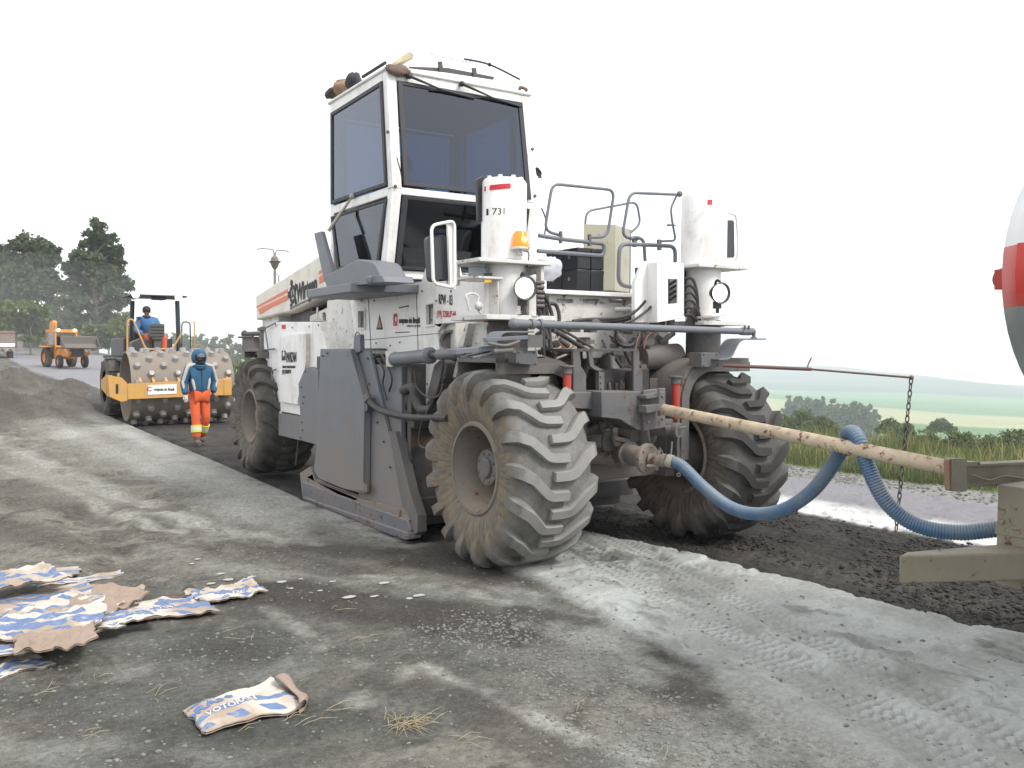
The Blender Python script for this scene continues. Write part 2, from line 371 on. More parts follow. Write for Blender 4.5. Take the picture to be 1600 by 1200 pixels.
def height(x, y):
    wob, milled, asph, shoulder, grass, dust, light_l = zones(x, y)
    z = far_z(x, y)
    near = 1-sst(14, 40, np.hypot(x+2, y))
    left = 1-sst(-.55, -.35, x)
    z = z+left*(.045+.03*fbm(x, y, .5, 2, 3))*sst(2.5, 4.5, y)
    z = z+near*(.012*fbm(x, y, 6, 4, 21)+.012*(1-.7*dust)*fbm(x, y, 24, 3, 22, .7))
    soil = (1-milled)*(1-asph)*(1-grass)
    # footprints and lumps of the left shoulder
    fp = fbm(x*.8, y, 2.4, 3, 70); z = z+near*soil*left*sst(-2.6, -1.6, -x-1.2*0)*0
    z = z+near*soil*sst(-1.2, -2.2, x)*0
    z = z+near*soil*left*.25*(np.clip(fp, -.2, .09)-.05*np.abs(fbm(x, y, 6, 2, 71)))*sst(0., 1.0, -x-.7)*(.35+.65*sst(.6, 2.5, y))
    # tilled lane: clods and ruts
    cl = fbm(x*1.0, y*.55, 5.5, 4, 80, .6); ridg = 1-2*np.abs(fbm(x*1.4, y*.35, 2.2, 3, 83))
    fm = milled*(1-sst(.6, 3, y))
    trd = np.clip(np.sin((y+.5*np.abs(x-2.2))*2*np.pi/.24)*3, -1, 1)*np.exp(-((x-2.2)/.26)**4); z = z+fm*(.055*np.clip(cl, -.3, .5)*(1-.8*np.exp(-((x-2.2)/.3)**4))+.05*(ridg-.8)+.03*fbm(x, y, 14, 4, 88, .7)+.012*trd)
    rut = np.exp(-((x-2.15)/.34)**2); z = z-fm*.03*rut
    bm_ = milled*sst(2.5, 4.5, y); z = z-.045*bm_
    z = z+bm_*(.012*fbm(x, y, 7, 3, 85))
    edge = np.exp(-((x+.30)/.07)**2)*sst(3, 4.5, y)*(1-sst(22, 26, y)); z = z-.03*edge
    tr = np.clip(np.sin((y+.35*np.abs(x-.62))*2*np.pi/.22)*4, -1, 1)*np.exp(-((x-.62)/.22)**4); z = z+bm_*.014*tr*(1-sst(11, 14, y))
    # spread cement dust: raised lumpy sheet, printed by tyres on its right half
    lump = .36*sst(-.03, .05, fbm(x*.8, y*1.2, 3.6, 4, 90, .6)+.04)+.12*sst(.02, .07, fbm(x, y*1.2, 7.5, 3, 93, .6))+.12*np.clip(fbm(x, y, 14, 3, 92)+.1, 0, 1); inner = 1
    xr = x-(.60+.26*(y+.8)); print_z = (np.exp(-((xr)/.20)**6)+np.exp(-((xr-.42)/.13)**6))
    z = z+dust*(.008+.06*lump*(1-.9*np.clip(print_z, 0, 1)))
    zig = np.abs(((x*26) % 2)-1); pr = np.sin((y*1.0+zig*.022)*2*np.pi/.068)
    z = z+dust*np.clip(print_z, 0, 1)*(.0055*np.clip(pr*1.8, -1, 1)+.004*np.cos(xr*2*np.pi/.09))
    z = z-dust*np.clip(print_z, 0, 1)*.012
    # rough border line of the dust where the cutter left a lip
    lip = np.exp(-((x-(1.37+.075*(.48-y))+.06)/.06)**2)*(1-sst(.2, .8, y)); z = z+lip*(.014+.03*fbm(x, y, 6, 3, 95))
    for (mx_, my_, sx_, sy_, hh) in MOUNDS:
        r = np.sqrt(((x-mx_)/sx_)**2+((y-my_)/sy_)**2)+.5*fbm(x, y, .9, 4, 33); z = z+1.12*hh*np.clip(1-r, 0, 1)**.9*(1+.8*fbm(x, y, 2.2, 5, 35, .6))+.10*np.clip(1.1-r, 0, 1)*fbm(x, y, 4, 3, 36)
    z = z+asph*near*.003*fbm(x, y, 30, 2, 77)
    z = z+shoulder*near*.02*fbm(x, y, 9, 3, 78)
    for (a_, b_, r_, d_) in ((912,858,.07,.04),(943,873,.09,.05),(1043,905,.08,.05),(1000,884,.06,.03),(1345,1010,.07,.03),(1290,1052,.08,.035),(1180,990,.06,.02)):
        c_ = at(a_, b_, z=0); q_ = np.hypot(x-c_.x, (y-c_.y)*.8)/r_; z = z-d_*np.exp(-q_**2)*(1-milled)+d_*.35*np.exp(-((q_-1.35)/.4)**2)
    z = z-.004*asph
    return z
def graded(a, b, step, lo, hi, g):
    c = list(np.arange(a, b, step)); s = step; p = c[-1]
    while p < hi: s *= g; p += s; c.append(p)
    s = step; p = a; l = []
    while p > lo: s *= g; p -= s; l.append(p)
    return np.array(l[::-1]+c)
def make_ground():
    xs = graded(-4.6, 4.2, .0145, -2500, 9000, 1.032); ys = graded(-4.6, 3.6, .0145, -600, 45, 1.0105); ys = np.concatenate([ys, ys[-1]+np.cumsum((ys[-1]-ys[-2])*1.03**np.arange(1, 240))]); ys = ys[ys < 9500]
    nx, ny = len(xs), len(ys); X, Y = np.meshgrid(xs, ys)
    x = X.ravel(); y = Y.ravel(); z = height(x, y)
    print('ground', nx, ny, nx*ny)
    me = bpy.data.meshes.new('ground'); me.vertices.add(nx*ny)
    me.vertices.foreach_set('co', np.stack([x, y, z], 1).astype(np.float32).ravel())
    j, i = np.meshgrid(np.arange(ny-1), np.arange(nx-1), indexing='ij'); a = (j*nx+i).ravel()
    quads = np.stack([a, a+1, a+nx+1, a+nx], 1).astype(np.int32); n = len(quads)
    me.loops.add(n*4); me.polygons.add(n); me.loops.foreach_set('vertex_index', quads.ravel())
    me.polygons.foreach_set('loop_start', np.arange(0, n*4, 4, dtype=np.int32)); me.update(calc_edges=True)
    me.shade_smooth()
    wob, milled, asph, shoulder, grass, dust, light_l = zones(x, y)
    def lerp(c, d, t): return c*(1-t[:, None])+np.array(d)[None]*t[:, None]
    n1 = fbm(x, y, .6, 4, 100); n2 = fbm(x, y, 3.5, 4, 101); n3 = fbm(x*1.1, y*.45, .8, 4, 102)
    c = np.zeros((len(x), 3))+np.array([.118, .113, .097])
    c = lerp(c, (.205, .196, .165), np.clip(light_l*.9*(.5+2*np.clip(n2+.1,0,.5)), 0, 1))
    n4 = fbm(x, y*1.3, 7, 4, 104, .65); c = lerp(c, (.060, .056, .048), np.clip(.9*sst(.0, .18, n2)*.7+.55*sst(.0, .3, n3)*.8+.5*sst(.04, .2, n4), 0, 1)*.85); c = lerp(c, (.24, .235, .205), sst(.10, .26, fbm(x, y, 4.4, 4, 105, .6))*.5)
    # darker greenish gravel apron in the foreground with pale veins
    ap = sst(-1.2, .6, -(y-.2))*(1-dust); dk = sst(-.16, .16, fbm(x*.9+.35*y, y*1.3, .75, 5, 110)+.10*np.sin((x*.78+y*.55)*3.0))
    c = lerp(c, (.055, .057, .052), ap*dk*.9)
    c = lerp(c, (.150, .158, .145), ap*(1-dk)*sst(-.1, .3, fbm(x, y, 2.1, 4, 111))*.7)
    # dark strip crossing from the machine's tyre to the lower right
    st = np.exp(-((x+.42+.115*(y+.5))/.30)**2)*sst(-5, -4, y)*(1-sst(-.1, 1.1, y)); c = c
    st2 = np.exp(-((x+1.25)/.8)**2-((y-.7)/1.2)**2); c = c
    nr = (np.hypot(x+2, y+1) < 24) & (x < 2); wp = .22*fbm(x[nr], y[nr], 2.2, 5, 130, .62)+.05*fbm(x[nr], y[nr], 12, 3, 131)
    cn = c[nr]; soft = .5+1.3*n2[nr]
    for L_, w_, s_ in DARK: d = dist_poly(x[nr], y[nr], L_)+wp; cn = lerp(cn, (.050, .045, .039), (1-sst(w_*.7, w_*1.5, d))*s_*np.clip(.95+.7*n2[nr], 0, 1))
    for L_, w_, s_ in PALE: d = dist_poly(x[nr], y[nr], L_)+wp*.8; cn = lerp(cn, (.29, .29, .262), (1-sst(w_*.2, w_*2.0, d))*s_*np.clip(.62+2.4*n2[nr]+1.2*fbm(x[nr], y[nr], 9, 3, 133), 0, 1))
    c[nr] = cn
    # cement dust
    dd = np.clip(dust*(.88+.7*n2+.5*n1), 0, 1); c = lerp(c, (.41, .425, .405), dd); 
    for (a_, b_, r_) in ((912,858,.06),(943,873,.07),(1043,905,.07)): c_ = at(a_, b_, z=0); c = lerp(c, (.11,.105,.09), np.exp(-(np.hypot(x-c_.x, y-c_.y)/r_)**4)*.8)
    hol = dust*sst(.06, .22, fbm(x*1.3, y*.55, 3.2, 5, 140, .62)); c = lerp(c, (.19, .195, .18), hol*.85)
    xr = x-(.60+.26*(y+.8)); pz = np.clip(np.exp(-((xr)/.20)**6)+np.exp(-((xr-.42)/.13)**6), 0, 1); zig = np.abs(((x*26) % 2)-1); pr = np.sin((y+zig*.022)*2*np.pi/.068); c = lerp(c, (.20, .20, .185), dust*pz*np.clip(-pr*1.5-.2, 0, 1)*.75*np.clip(.8+2*n2, 0, 1))  # tyre-print grooves coloured darker: painted shade, the shallow relief hardly shows in soft light
    thin = sst(-1.1, -.2, x-.14*(y+.45))*(1-sst(.0, 2.4, y-.2))*sst(.02, .22, fbm(x*1.2, y*.9, 1.7, 5, 115)+.02)*(1-milled); c = lerp(c, (.29, .29, .27), thin*.75)
    # left pale tracks
    tk = np.exp(-((x+1.35+.06*(y-6))/.35)**2)*sst(1.6, 4, y)*(1-sst(13, 20, y)); c = lerp(c, (.30, .30, .275), np.clip(tk*(.75+1.4*n1), 0, 1)*.85)
    tk = np.exp(-((x+.85)/.32)**2)*sst(1.5, 3.5, y)*(1-sst(15, 22, y)); c = lerp(c, (.33, .33, .31), np.clip(tk*(.8+1.3*n2), 0, 1)*.8)
    tk = np.exp(-((x+2.9+.10*(y-8))/.28)**2)*sst(3, 6, y)*(1-sst(15, 22, y)); c = lerp(c, (.23, .22, .19), np.clip(tk*(.75+1.4*n1), 0, 1)*.7)
    c = lerp(c, (.030, .027, .025), milled*np.clip(.93+.5*n2, 0, 1))
    rut = np.exp(-((x-2.2)/.3)**2)*milled*(1-sst(.6, 2, y)); c = lerp(c, (.075, .07, .062), np.clip(rut*.6, 0, 1))
    rut = milled*sst(2, 4, y)*sst(0.0, .3, x)*(.5+n1); c = lerp(c, (.062, .055, .050), np.clip(rut, 0, 1))
    md = np.zeros(len(x))
    for (mx_, my_, sx_, sy_, hh) in MOUNDS: md = np.maximum(md, 1-sst(.5, 1.15, np.sqrt(((x-mx_)/sx_)**2+((y-my_)/sy_)**2)+.4*n2))
    c = lerp(c, (.082, .070, .060), md*np.clip(.9+n2, 0, 1))
    av = .5+n1*.8; ac = np.array([.21, .205, .215])[None]*(.85+.3*av[:, None])
    pale = sst(3.9, 4.0, x)*(1-sst(4.35, 4.9, x+2*wob))*(1-sst(5, 12, y)); ac = ac*(1-pale[:, None])+np.array([.55, .55, .54])[None]*pale[:, None]
    c = c*(1-asph[:, None])+ac*asph[:, None]
    c = lerp(c, (.22, .215, .205), shoulder*.95)
    c = lerp(c, (.085, .12, .03), grass)
    far = sst(30, 60, x); c = lerp(c, (.09, .16, .05), far)
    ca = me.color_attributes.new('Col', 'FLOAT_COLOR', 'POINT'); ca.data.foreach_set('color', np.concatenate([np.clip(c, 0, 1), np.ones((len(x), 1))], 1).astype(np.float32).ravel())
    for nm, arr in (('far', far), ('milled', milled), ('dust', dust), ('asph', asph)):
        at_ = me.attributes.new(nm, 'FLOAT', 'POINT'); at_.data.foreach_set('value', arr.astype(np.float32))
    s = NT('ground_surface')
    def attr(nm, k=2):
        q = s.n.new('ShaderNodeAttribute'); q.attribute_name = nm; return q.outputs[k]
    base = attr('Col', 0); a = s.noise(26, 8, .78); b = s.noise(180, 4, .7)
    vor = s.n.new('ShaderNodeTexVoronoi'); vor.inputs['Scale'].default_value = 55; s.L(s.tc.outputs['Object'], vor.inputs['Vector'])
    k = s.math('MULTIPLY_ADD', a, 2.5, -.25); k = s.math('MULTIPLY', s.math('MAXIMUM', k, .15), s.math('MULTIPLY_ADD', b, 1.7, .2))
    k = s.math('ADD', k, s.math('MULTIPLY', s.math('MULTIPLY', attr('dust'), .62), s.math('SUBTRACT', 1.0, k)))
    soil = s.math('SUBTRACT', 1, s.math('MAXIMUM', attr('dust'), attr('asph')))
    peb = s.ramp(vor.outputs['Distance'], [(.10, 1), (.26, 0)]); sel = s.ramp(s.xyz(vor.outputs['Color'])[0], [(.62, 0), (.70, 1)])
    pk = s.math('MULTIPLY', s.math('MULTIPLY', peb, sel), soil)
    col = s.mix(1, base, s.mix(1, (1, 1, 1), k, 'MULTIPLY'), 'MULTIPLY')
    col = s.mix(s.math('MULTIPLY', pk, .55), col, (.27, .265, .245))
    # fields of the valley
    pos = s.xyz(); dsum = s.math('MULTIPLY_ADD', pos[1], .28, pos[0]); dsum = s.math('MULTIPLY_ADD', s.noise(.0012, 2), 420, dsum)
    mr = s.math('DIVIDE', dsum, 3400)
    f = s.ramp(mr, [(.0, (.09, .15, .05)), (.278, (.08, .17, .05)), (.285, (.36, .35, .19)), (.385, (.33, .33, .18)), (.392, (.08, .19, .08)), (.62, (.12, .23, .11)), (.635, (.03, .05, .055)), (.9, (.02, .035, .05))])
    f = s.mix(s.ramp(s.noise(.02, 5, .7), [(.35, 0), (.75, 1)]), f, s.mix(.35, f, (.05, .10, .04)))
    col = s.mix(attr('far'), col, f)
    h = s.math('MULTIPLY_ADD', peb, .4, s.math('MULTIPLY_ADD', a, 1.2, s.math('MULTIPLY', b, .5)))
    s.bump(s.math('MULTIPLY', h, s.math('SUBTRACT', 1, attr('far'))), .55, .012)
    s.set(col, .92, Specular_IOR_Level=.2)
    me.materials.append(s.m)
    o = bpy.data.objects.new('ground', me); COL.objects.link(o); tag(o, kind='structure')
    return o
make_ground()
# loose stones lying about
def gz(x, y): return float(height(np.array([x], float), np.array([y], float))[0])
def stones(name, P, S, mat, label):
    ico = np.array([(0,0,1),(.89,0,.45),(.28,.85,.45),(-.72,.53,.45),(-.72,-.53,.45),(.28,-.85,.45),(.72,.53,-.45),(-.28,.85,-.45),(-.89,0,-.45),(-.28,-.85,-.45),(.72,-.53,-.45),(0,0,-1)])
    fa = np.array([(0,1,2),(0,2,3),(0,3,4),(0,4,5),(0,5,1),(1,6,2),(2,7,3),(3,8,4),(4,9,5),(5,10,1),(6,7,2),(7,8,3),(8,9,4),(9,10,5),(10,6,1),(11,7,6),(11,8,7),(11,9,8),(11,10,9),(11,6,10)])
    n = len(P); V = ico[None]*(1+.45*RNG.random((n, 12, 1))-.2); sc = np.stack([1+.5*RNG.random(n), .8+.3*RNG.random(n), .45+.35*RNG.random(n)], 1)[:, None]
    V = V*sc; a = RNG.random(n)*6.28; ca, sa = np.cos(a)[:, None], np.sin(a)[:, None]
    V = np.stack([V[..., 0]*ca-V[..., 1]*sa, V[..., 0]*sa+V[..., 1]*ca, V[..., 2]], -1)*S[:, None, None]+P[:, None]
    F = (fa[None]+12*np.arange(n)[:, None, None]).reshape(-1, 3)
    me = bpy.data.meshes.new(name); me.vertices.add(n*12); me.vertices.foreach_set('co', V.astype(np.float32).ravel())
    me.loops.add(len(F)*3); me.polygons.add(len(F)); me.loops.foreach_set('vertex_index', F.astype(np.int32).ravel()); me.polygons.foreach_set('loop_start', np.arange(0, len(F)*3, 3, dtype=np.int32)); me.update(calc_edges=True)
    me.materials.append(mat); o = bpy.data.objects.new(name, me); COL.objects.link(o); tag(o, label, name, kind='stuff'); return o
def scatter(n, x0, x1, y0, y1, dens, smin, smax, pw=2.5):
    x = x0+(x1-x0)*RNG.random(n); y = y0+(y1-y0)*RNG.random(n); k = RNG.random(n) < dens(x, y); x = x[k]; y = y[k]
    s = smin+(smax-smin)*RNG.random(len(x))**pw; z = height(x, y)+s*.12; return np.stack([x, y, z], 1), s
def dens_fg(x, y):
    wob, milled, asph, shoulder, grass, dust, l = zones(x, y)
    band = 1-sst(.1, .55, dist_poly(x, y, GRAV)+.3*fbm(x, y, 2, 3, 201)); return np.clip((band*1.2+.03+.14*sst(.0, .2, fbm(x, y, 1.2, 3, 200)))*(1-dust)*(1-milled)+.05*dust, 0, 1)
s_ = NT('stone'); M['stone'] = s_.set(s_.mix(s_.noise(14, 3), (.09, .09, .082), (.27, .27, .25)), .9)
s_ = NT('dark_clod'); M['clod'] = s_.set(s_.mix(s_.noise(20, 3), (.018, .016, .015), (.045, .041, .037)), .95)
P, S = scatter(75000, -4.2, 1.2, -4.5, 2.5, dens_fg, .0025, .0135, 3.2)
stones('gravel', P, S, M['stone'], 'loose grey gravel scattered over the dirt in the foreground')
def dens_m(x, y):
    z_ = zones(x, y); return z_[1]*(1-sst(.8, 2.0, y))*np.clip(.25+2.2*fbm(x, y, 1.8, 3, 210), 0, 1)
P, S = scatter(60000, 1.2, 4.1, -4.6, 1.6, dens_m, .003, .024, 5)
stones('soil_clods', P, S, M['clod'], 'dark crumbly clods on the freshly tilled lane')
def dens_s(x, y):
    z_ = zones(x, y); return np.clip(z_[3]*.8, 0, 1)
P, S = scatter(9000, 5.8, 7.4, -4, 14, dens_s, .008, .03, 2)
stones('shoulder_gravel', P, S, M['stone'], 'pale gravel along the grassy road shoulder')
# ================================================================== the recycler
T = 2.2; WB = 6.233
rec = empty('road_recycler', (1.1, 3.1, 0))
tag(rec, 'huge dirty white road recycling machine with tall glass cab and four lugged tyres', 'road recycler')
# ---- tyres
PROF = [(0,.756),(.10,.754),(.20,.746),(.27,.733),(.325,.705),(.352,.66),(.365,.60),(.362,.53),(.345,.46),(.32,.40),(.30,.366)]
_s = [0]
for a, b in zip(PROF, PROF[1:]): _s.append(_s[-1]+math.hypot(b[0]-a[0], b[1]-a[1]))
def pf(u):
    sg = -1 if u < 0 else 1; u = abs(u); x = float(np.interp(u, _s, [p[0] for p in PROF])); r = float(np.interp(u, _s, [p[1] for p in PROF]))
    e = .01; x2 = float(np.interp(u+e, _s, [p[0] for p in PROF])); r2 = float(np.interp(u+e, _s, [p[1] for p in PROF]))
    x1 = float(np.interp(max(u-e, 0), _s, [p[0] for p in PROF])); r1 = float(np.interp(max(u-e, 0), _s, [p[1] for p in PROF]))
    t = Vector((x2-x1, r2-r1)).normalized(); n = Vector((-t.y, t.x))
    return sg*x, r, Vector((sg*n.x, n.y))
def tyre_mesh(k=1., N=17, ph=0):
    m = MB(); prof = [(-x, r) for x, r in PROF[::-1]]+PROF[1:]
    m.lathe([(x, r) for x, r in prof], (0,0,0), (1,0,0), 72)
    m.lathe([(-.30,.366),(-.27,.33),(.27,.33),(.30,.366)], (0,0,0), (1,0,0), 48)
    path = [(.50,.045,.022,.003),(.455,.035,.028,.024),(.41,.015,.036,.046),(.36,-.005,.041,.060),(.31,-.04,.040,.064),(.24,-.10,.036,.060),(.17,-.19,.035,.056),(.12,-.25,.033,.053),(.09,-.268,.032,.051),(.05,-.274,.032,.050),(-.02,-.276,.032,.049),(-.07,-.277,.030,.048)]
    for sgn in (-1, 1):
        for i in range(N):
            th0 = 2*math.pi*(i+(.5 if sgn > 0 else 0))/N+ph; jit = random.uniform(-.006, .006); vs = []
            C = []
            for (u, dt, hw, h) in path:
                x, r, n = pf(abs(u)); x = x*sgn*(1 if u >= 0 else -1)
                C.append((x, r, n, th0+dt+jit, hw, h))
            for j, (x, r, n, th, hw, h) in enumerate(C):
                hw *= 1.18; h *= 1.08
                a = C[max(j-1, 0)]; b = C[min(j+1, len(C)-1)]
                d = Vector((b[0]-a[0], (b[3]-a[3])*r, b[1]-a[1])).normalized()      # x, tangential, radial
                nn = Vector((n.x*sgn, 0, n.y)); p = d.cross(nn).normalized()
                if p.y < 0: p = -p
                for (ww, hh) in ((1.25*hw, -.012), (.84*hw, h), (-.84*hw, h), (-1.25*hw, -.012)):
                    q = Vector((x, 0, r))+nn*hh; ang = th+p.y*ww/r; X = q.x+p.x*ww; Rr = q.z+p.z*ww
                    vs.append((X, -Rr*math.cos(ang), Rr*math.sin(ang)))
            fs = []
            for j in range(len(C)-1):
                fs += [(4*j+q, 4*j+q+1, 4*j+q+5, 4*j+q+4) for q in range(3)]
            fs += [(0,3,2,1), (4*len(C)-4, 4*len(C)-3, 4*len(C)-2, 4*len(C)-1)]
            m.add(vs, fs)
    return m
def rubber(name, dust, amt, tan=(.22, .17, .115), lug=None):
    s = NT(name); x, y, z = s.xyz(); r = s.math('SQRT', s.math('ADD', s.math('MULTIPLY', y, y), s.math('MULTIPLY', z, z)))
    ang = s.math('ARCTAN2', z, y); cv = s.n.new('ShaderNodeCombineXYZ'); s.L(s.math('MULTIPLY', ang, 7.), cv.inputs[0]); s.L(s.math('MULTIPLY', r, 3.), cv.inputs[1]); s.L(x, cv.inputs[2])
    st = s.noise(2.4, 5, .65, vec=cv.outputs[0]); n = s.noise(5, 6, .65); f = s.noise(60, 4, .6)
    base = s.mix(f, (.030, .030, .031), (.055, .054, .053))
    d = s.math('MULTIPLY_ADD', n, 1.5, amt-.75, clamp=True); d = s.math('MULTIPLY', d, s.math('MULTIPLY_ADD', f, .7, .6), clamp=True)
    c = s.mix(d, base, dust)
    if lug: c = s.mix(s.math('MULTIPLY', s.ramp(r, [(.770, 0), (.785, 1)]), s.math('MULTIPLY_ADD', n, .8, .35, clamp=True)), c, lug)
    side = s.n.new('ShaderNodeMapRange'); s.L(r, side.inputs[0]); side.inputs[1].default_value = .735; side.inputs[2].default_value = .60
    c = s.mix(s.math('MULTIPLY', side.outputs[0], .6), c, (.075,.07,.064)); sf = s.math('MULTIPLY', side.outputs[0], s.ramp(st, [(.40, 0), (.58, 1)])); c = s.mix(s.math('MULTIPLY', sf, .9), c, tan)
    s.bump(s.math('ADD', n, s.math('MULTIPLY', f, .4)), .25, .008)
    return s.set(c, .85, Specular_IOR_Level=.25)
M['tyre'] = rubber('tyre_rubber_pale_dust', (.25, .245, .23), .70, lug=(.29,.285,.27))
M['tyre2'] = rubber('tyre_rubber', (.15, .145, .135), .55, (.17, .14, .11), lug=(.035,.034,.034))
M['tyre3'] = rubber('tyre_rubber_rear', (.16, .148, .13), .42, (.16, .14, .115))
def wheel(name, x, y, side, tm, ph):
    rm = MB(); s = side
    rm.lathe([(-.31*s,.385),(-.325*s,.372),(-.325*s,.350),(-.30*s,.345),(-.27*s,.325),(-.10*s,.305),(.01*s,.28),(.03*s,.10),(.06*s,.10),(.07*s,.28),(.27*s,.325),(.30*s,.345),(.325*s,.36),(.31*s,.385)], (0,0,0), (1,0,0), 56)
    w_ = rm.build('wheel', M['rim'], rec, loc=(x, y, .80))
    w_['label'] = {-1: 'wheel', 1: 'wheel'}[1]; del w_['label']
    w_.matrix_parent_inverse = _inv(rec)
    ty = tyre_mesh(ph=ph).build('tyre', tm, w_, smooth=38); ty.matrix_parent_inverse = Matrix()
    hb = MB()
    hb.cyl((.03*s,0,0), (-.03*s,0,0), .21, .19, 24); hb.cyl((-.03*s,0,0), (-.20*s,0,0), .165, .150, 12); hb.cyl((-.20*s,0,0), (-.225*s,0,0), .09, .08, 16)
    for i in range(12): a = 2*math.pi*i/12; hb.cyl((-.03*s,.245*math.cos(a),.245*math.sin(a)), (-.06*s,.245*math.cos(a),.245*math.sin(a)), .014, n=6)
    for i in range(8): a = 2*math.pi*(i+.5)/8; hb.cyl((-.19*s,.12*math.cos(a),.12*math.sin(a)), (-.212*s,.12*math.cos(a),.12*math.sin(a)), .012, n=6)
    hb.cyl((.03*s,0,0), (.42*s,0,0), .215, .215, 32); hb.cyl((.42*s,0,0), (.46*s,0,0), .16, .14, 24)
    h = hb.build('hub', M['grey_dusty'], w_, bevel=.008); h.matrix_parent_inverse = Matrix()
    return w_
M['rim'] = paint('rim_paint_dusty', (.13, .125, .12), amt=.40, dirt=(.26, .21, .155), rust=.1)
wheel('wheel', 0, 0, 1, M['tyre'], .10); wheel('wheel', T, 0, -1, M['tyre2'], .0)
wheel('wheel', 0, WB, 1, M['tyre3'], .07); wheel('wheel', T, WB, -1, M['tyre3'], .2)
# ---- wheel forks, columns
def mx(x, s): return x if s > 0 else T-x
for yy in (0, WB):
    for s in (1, -1):
        if yy: arc = [(-.30, 1.70)]+[(.22+.34*math.sin(a), 1.36+.34*math.cos(a)) for a in np.linspace(0, math.pi/2, 10)]+[(.56, .9)]
        else: arc = [(-.30, 1.66)]+[(.20+.36*math.sin(a), 1.30+.36*math.cos(a)) for a in np.linspace(0, math.pi/2, 12)]+[(.56, .78)]
        m = MB(); P = [(mx(a, s), yy-.30, z) for a, z in arc]; m.strip(P, (0, .6, 0), .035, s)
        Q = [(mx(a, s), yy-.318, z) for a, z in arc]; n = len(arc); inn = []
        for i, (a, z) in enumerate(arc):
            if i == 0: inn.append((a, z-.09))
            elif i == n-1: inn.append((a-.09, z))
            else: t = math.pi/2*(i-1)/(n-3); inn.append((.22+.25*math.sin(t) if yy else .20+.27*math.sin(t), (1.36+.25*math.cos(t)) if yy else 1.30+.27*math.cos(t)))
        poly = [(mx(a, s), yy-.318, z) for a, z in arc]+[(mx(a, s), yy-.318, z) for a, z in inn[::-1]]
        m.prism(poly, (0, .02, 0)); m.prism([(p[0], yy+.30, p[2]) for p in poly], (0, .02, 0))
        m.bb((mx(.50, s), yy-.16, .62), (mx(.60, s), yy+.16, 1.0))
        m.build('wheel_fork', M['grey_dusty'], rec, bevel=.004)
        c = MB(); c.cyl((mx(0, s), yy, 1.66), (mx(0, s), yy, 2.05), .165, n=28); c.cyl((mx(0, s), yy, 1.66), (mx(0, s), yy, 1.71), .23, n=28); c.cyl((mx(0, s), yy, 1.99), (mx(0, s), yy, 2.035), .20, n=28)
        for i in range(14): a = 2*math.pi*i/14; c.cyl((mx(0, s)+.2*math.cos(a), yy+.2*math.sin(a), 1.71), (mx(0, s)+.2*math.cos(a), yy+.2*math.sin(a), 1.73), .013, n=6)
        c.build('steering_column', M['dark'] if not yy else M['grey_dusty'], rec, bevel=.004)
# mounting blocks at fork ends
for pts in ([(1096,551),(1122,551),(1126,558),(1124,573),(1096,574)], [(806,548),(838,548),(840,553),(840,571),(806,568)]):
    m = MB(); P = px(pts, y=-.42); m.prism(P, (0, .16, 0))
    for i in (0, 1, 3, 4): c = sum((P[k] for k in range(len(P))), Vector())/len(P); b = P[i]*.78+c*.22; m.cyl(b, b-Vector((0, .012, 0)), .009, n=6)
    m.build('mounting_block', M['grey_mid'], rec, bevel=.004)
m = MB(); P = px([(825,523),(848,523),(848,543),(824,543)], y=-.46); m.prism(P, (0, .12, 0)); m.build('mounting_block', M['grey_mid'], rec, bevel=.003)
# tie rod
a = at(815, 506, y=-.48); b = at(1172, 518, y=-.48)
m = MB(); m.cyl(a, b, .030, n=20); m.cyl(a-Vector((.06,0,0)), a+Vector((.05,0,0)), .038, .033, 16); m.ball(a-Vector((.07,0,0)), .043)
m.cyl(b-Vector((.12,0,0)), b-Vector((.0,0,0)), .036, n=16); m.ball(b+Vector((.03,0,0)), .034)
for t in (-.1, -.05): m.cyl(b+Vector((t,-.03,.02)), b+Vector((t,-.03,.055)), .013, n=8)
m.cyl(b+Vector((.05,0,.02)), b+Vector((.05,0,-.07)), .016, n=10); m.cyl(b+Vector((.05,0,-.05)), b+Vector((.05,0,-.075)), .03, n=6)
for t in (.08, .16): m.ring(a+Vector((t,0,0)), a+Vector((t+.03,0,0)), .042, .028)
m.build('tie_rod', M['grey'], rec, bevel=.002)
# S brackets
m = MB(); P = rounded(px([(1124,563),(1142,563),(1158,531),(1197,531)], y=-.52), .07, 5, False); m.strip(P, (0, .20, 0), .014, 1)
m.build('steering_arm', M['grey'], rec, bevel=.003)
m = MB(); P = rounded(px([(740,560),(776,552),(784,520),(835,520)], y=-.52), .06, 5, False); m.strip(P, (0, .20, 0), .014, 1)
m.prism(px([(712,546),(770,540),(806,544),(806,552),(770,548),(712,554)], y=-.5), (0, .12, 0)); m.prism(px([(760,528),(826,524),(826,530),(760,534)], y=-.56), (0,.05,0))
m.build('steering_arm', M['grey'], rec, bevel=.003)
m = MB(); m.tube(smooth_path(px([(762,536),(790,540),(812,533)], y=-.58), 6), .012); m.cyl(at(770,549,y=-.56), at(800,547,y=-.56), .022, n=12); m.build('grease_line', M['grey_dusty'], rec)
for pxx, py0, py1 in ((886, 574, 625), (1056, 590, 655)):
    m = MB(); a = at(pxx, py0, y=-.40); b = at(pxx, py1, y=-.40); m.cyl(a, b, .034, n=18); m.mat(1); m.cyl(a+Vector((0,0,.005)), a-Vector((0,0,.055)), .042, n=18); m.cyl(a+Vector((0,0,.015)), a, .06, n=18)
    m.build('sight_tube', [M['red'], M['grey_dusty']], rec, bevel=.003)
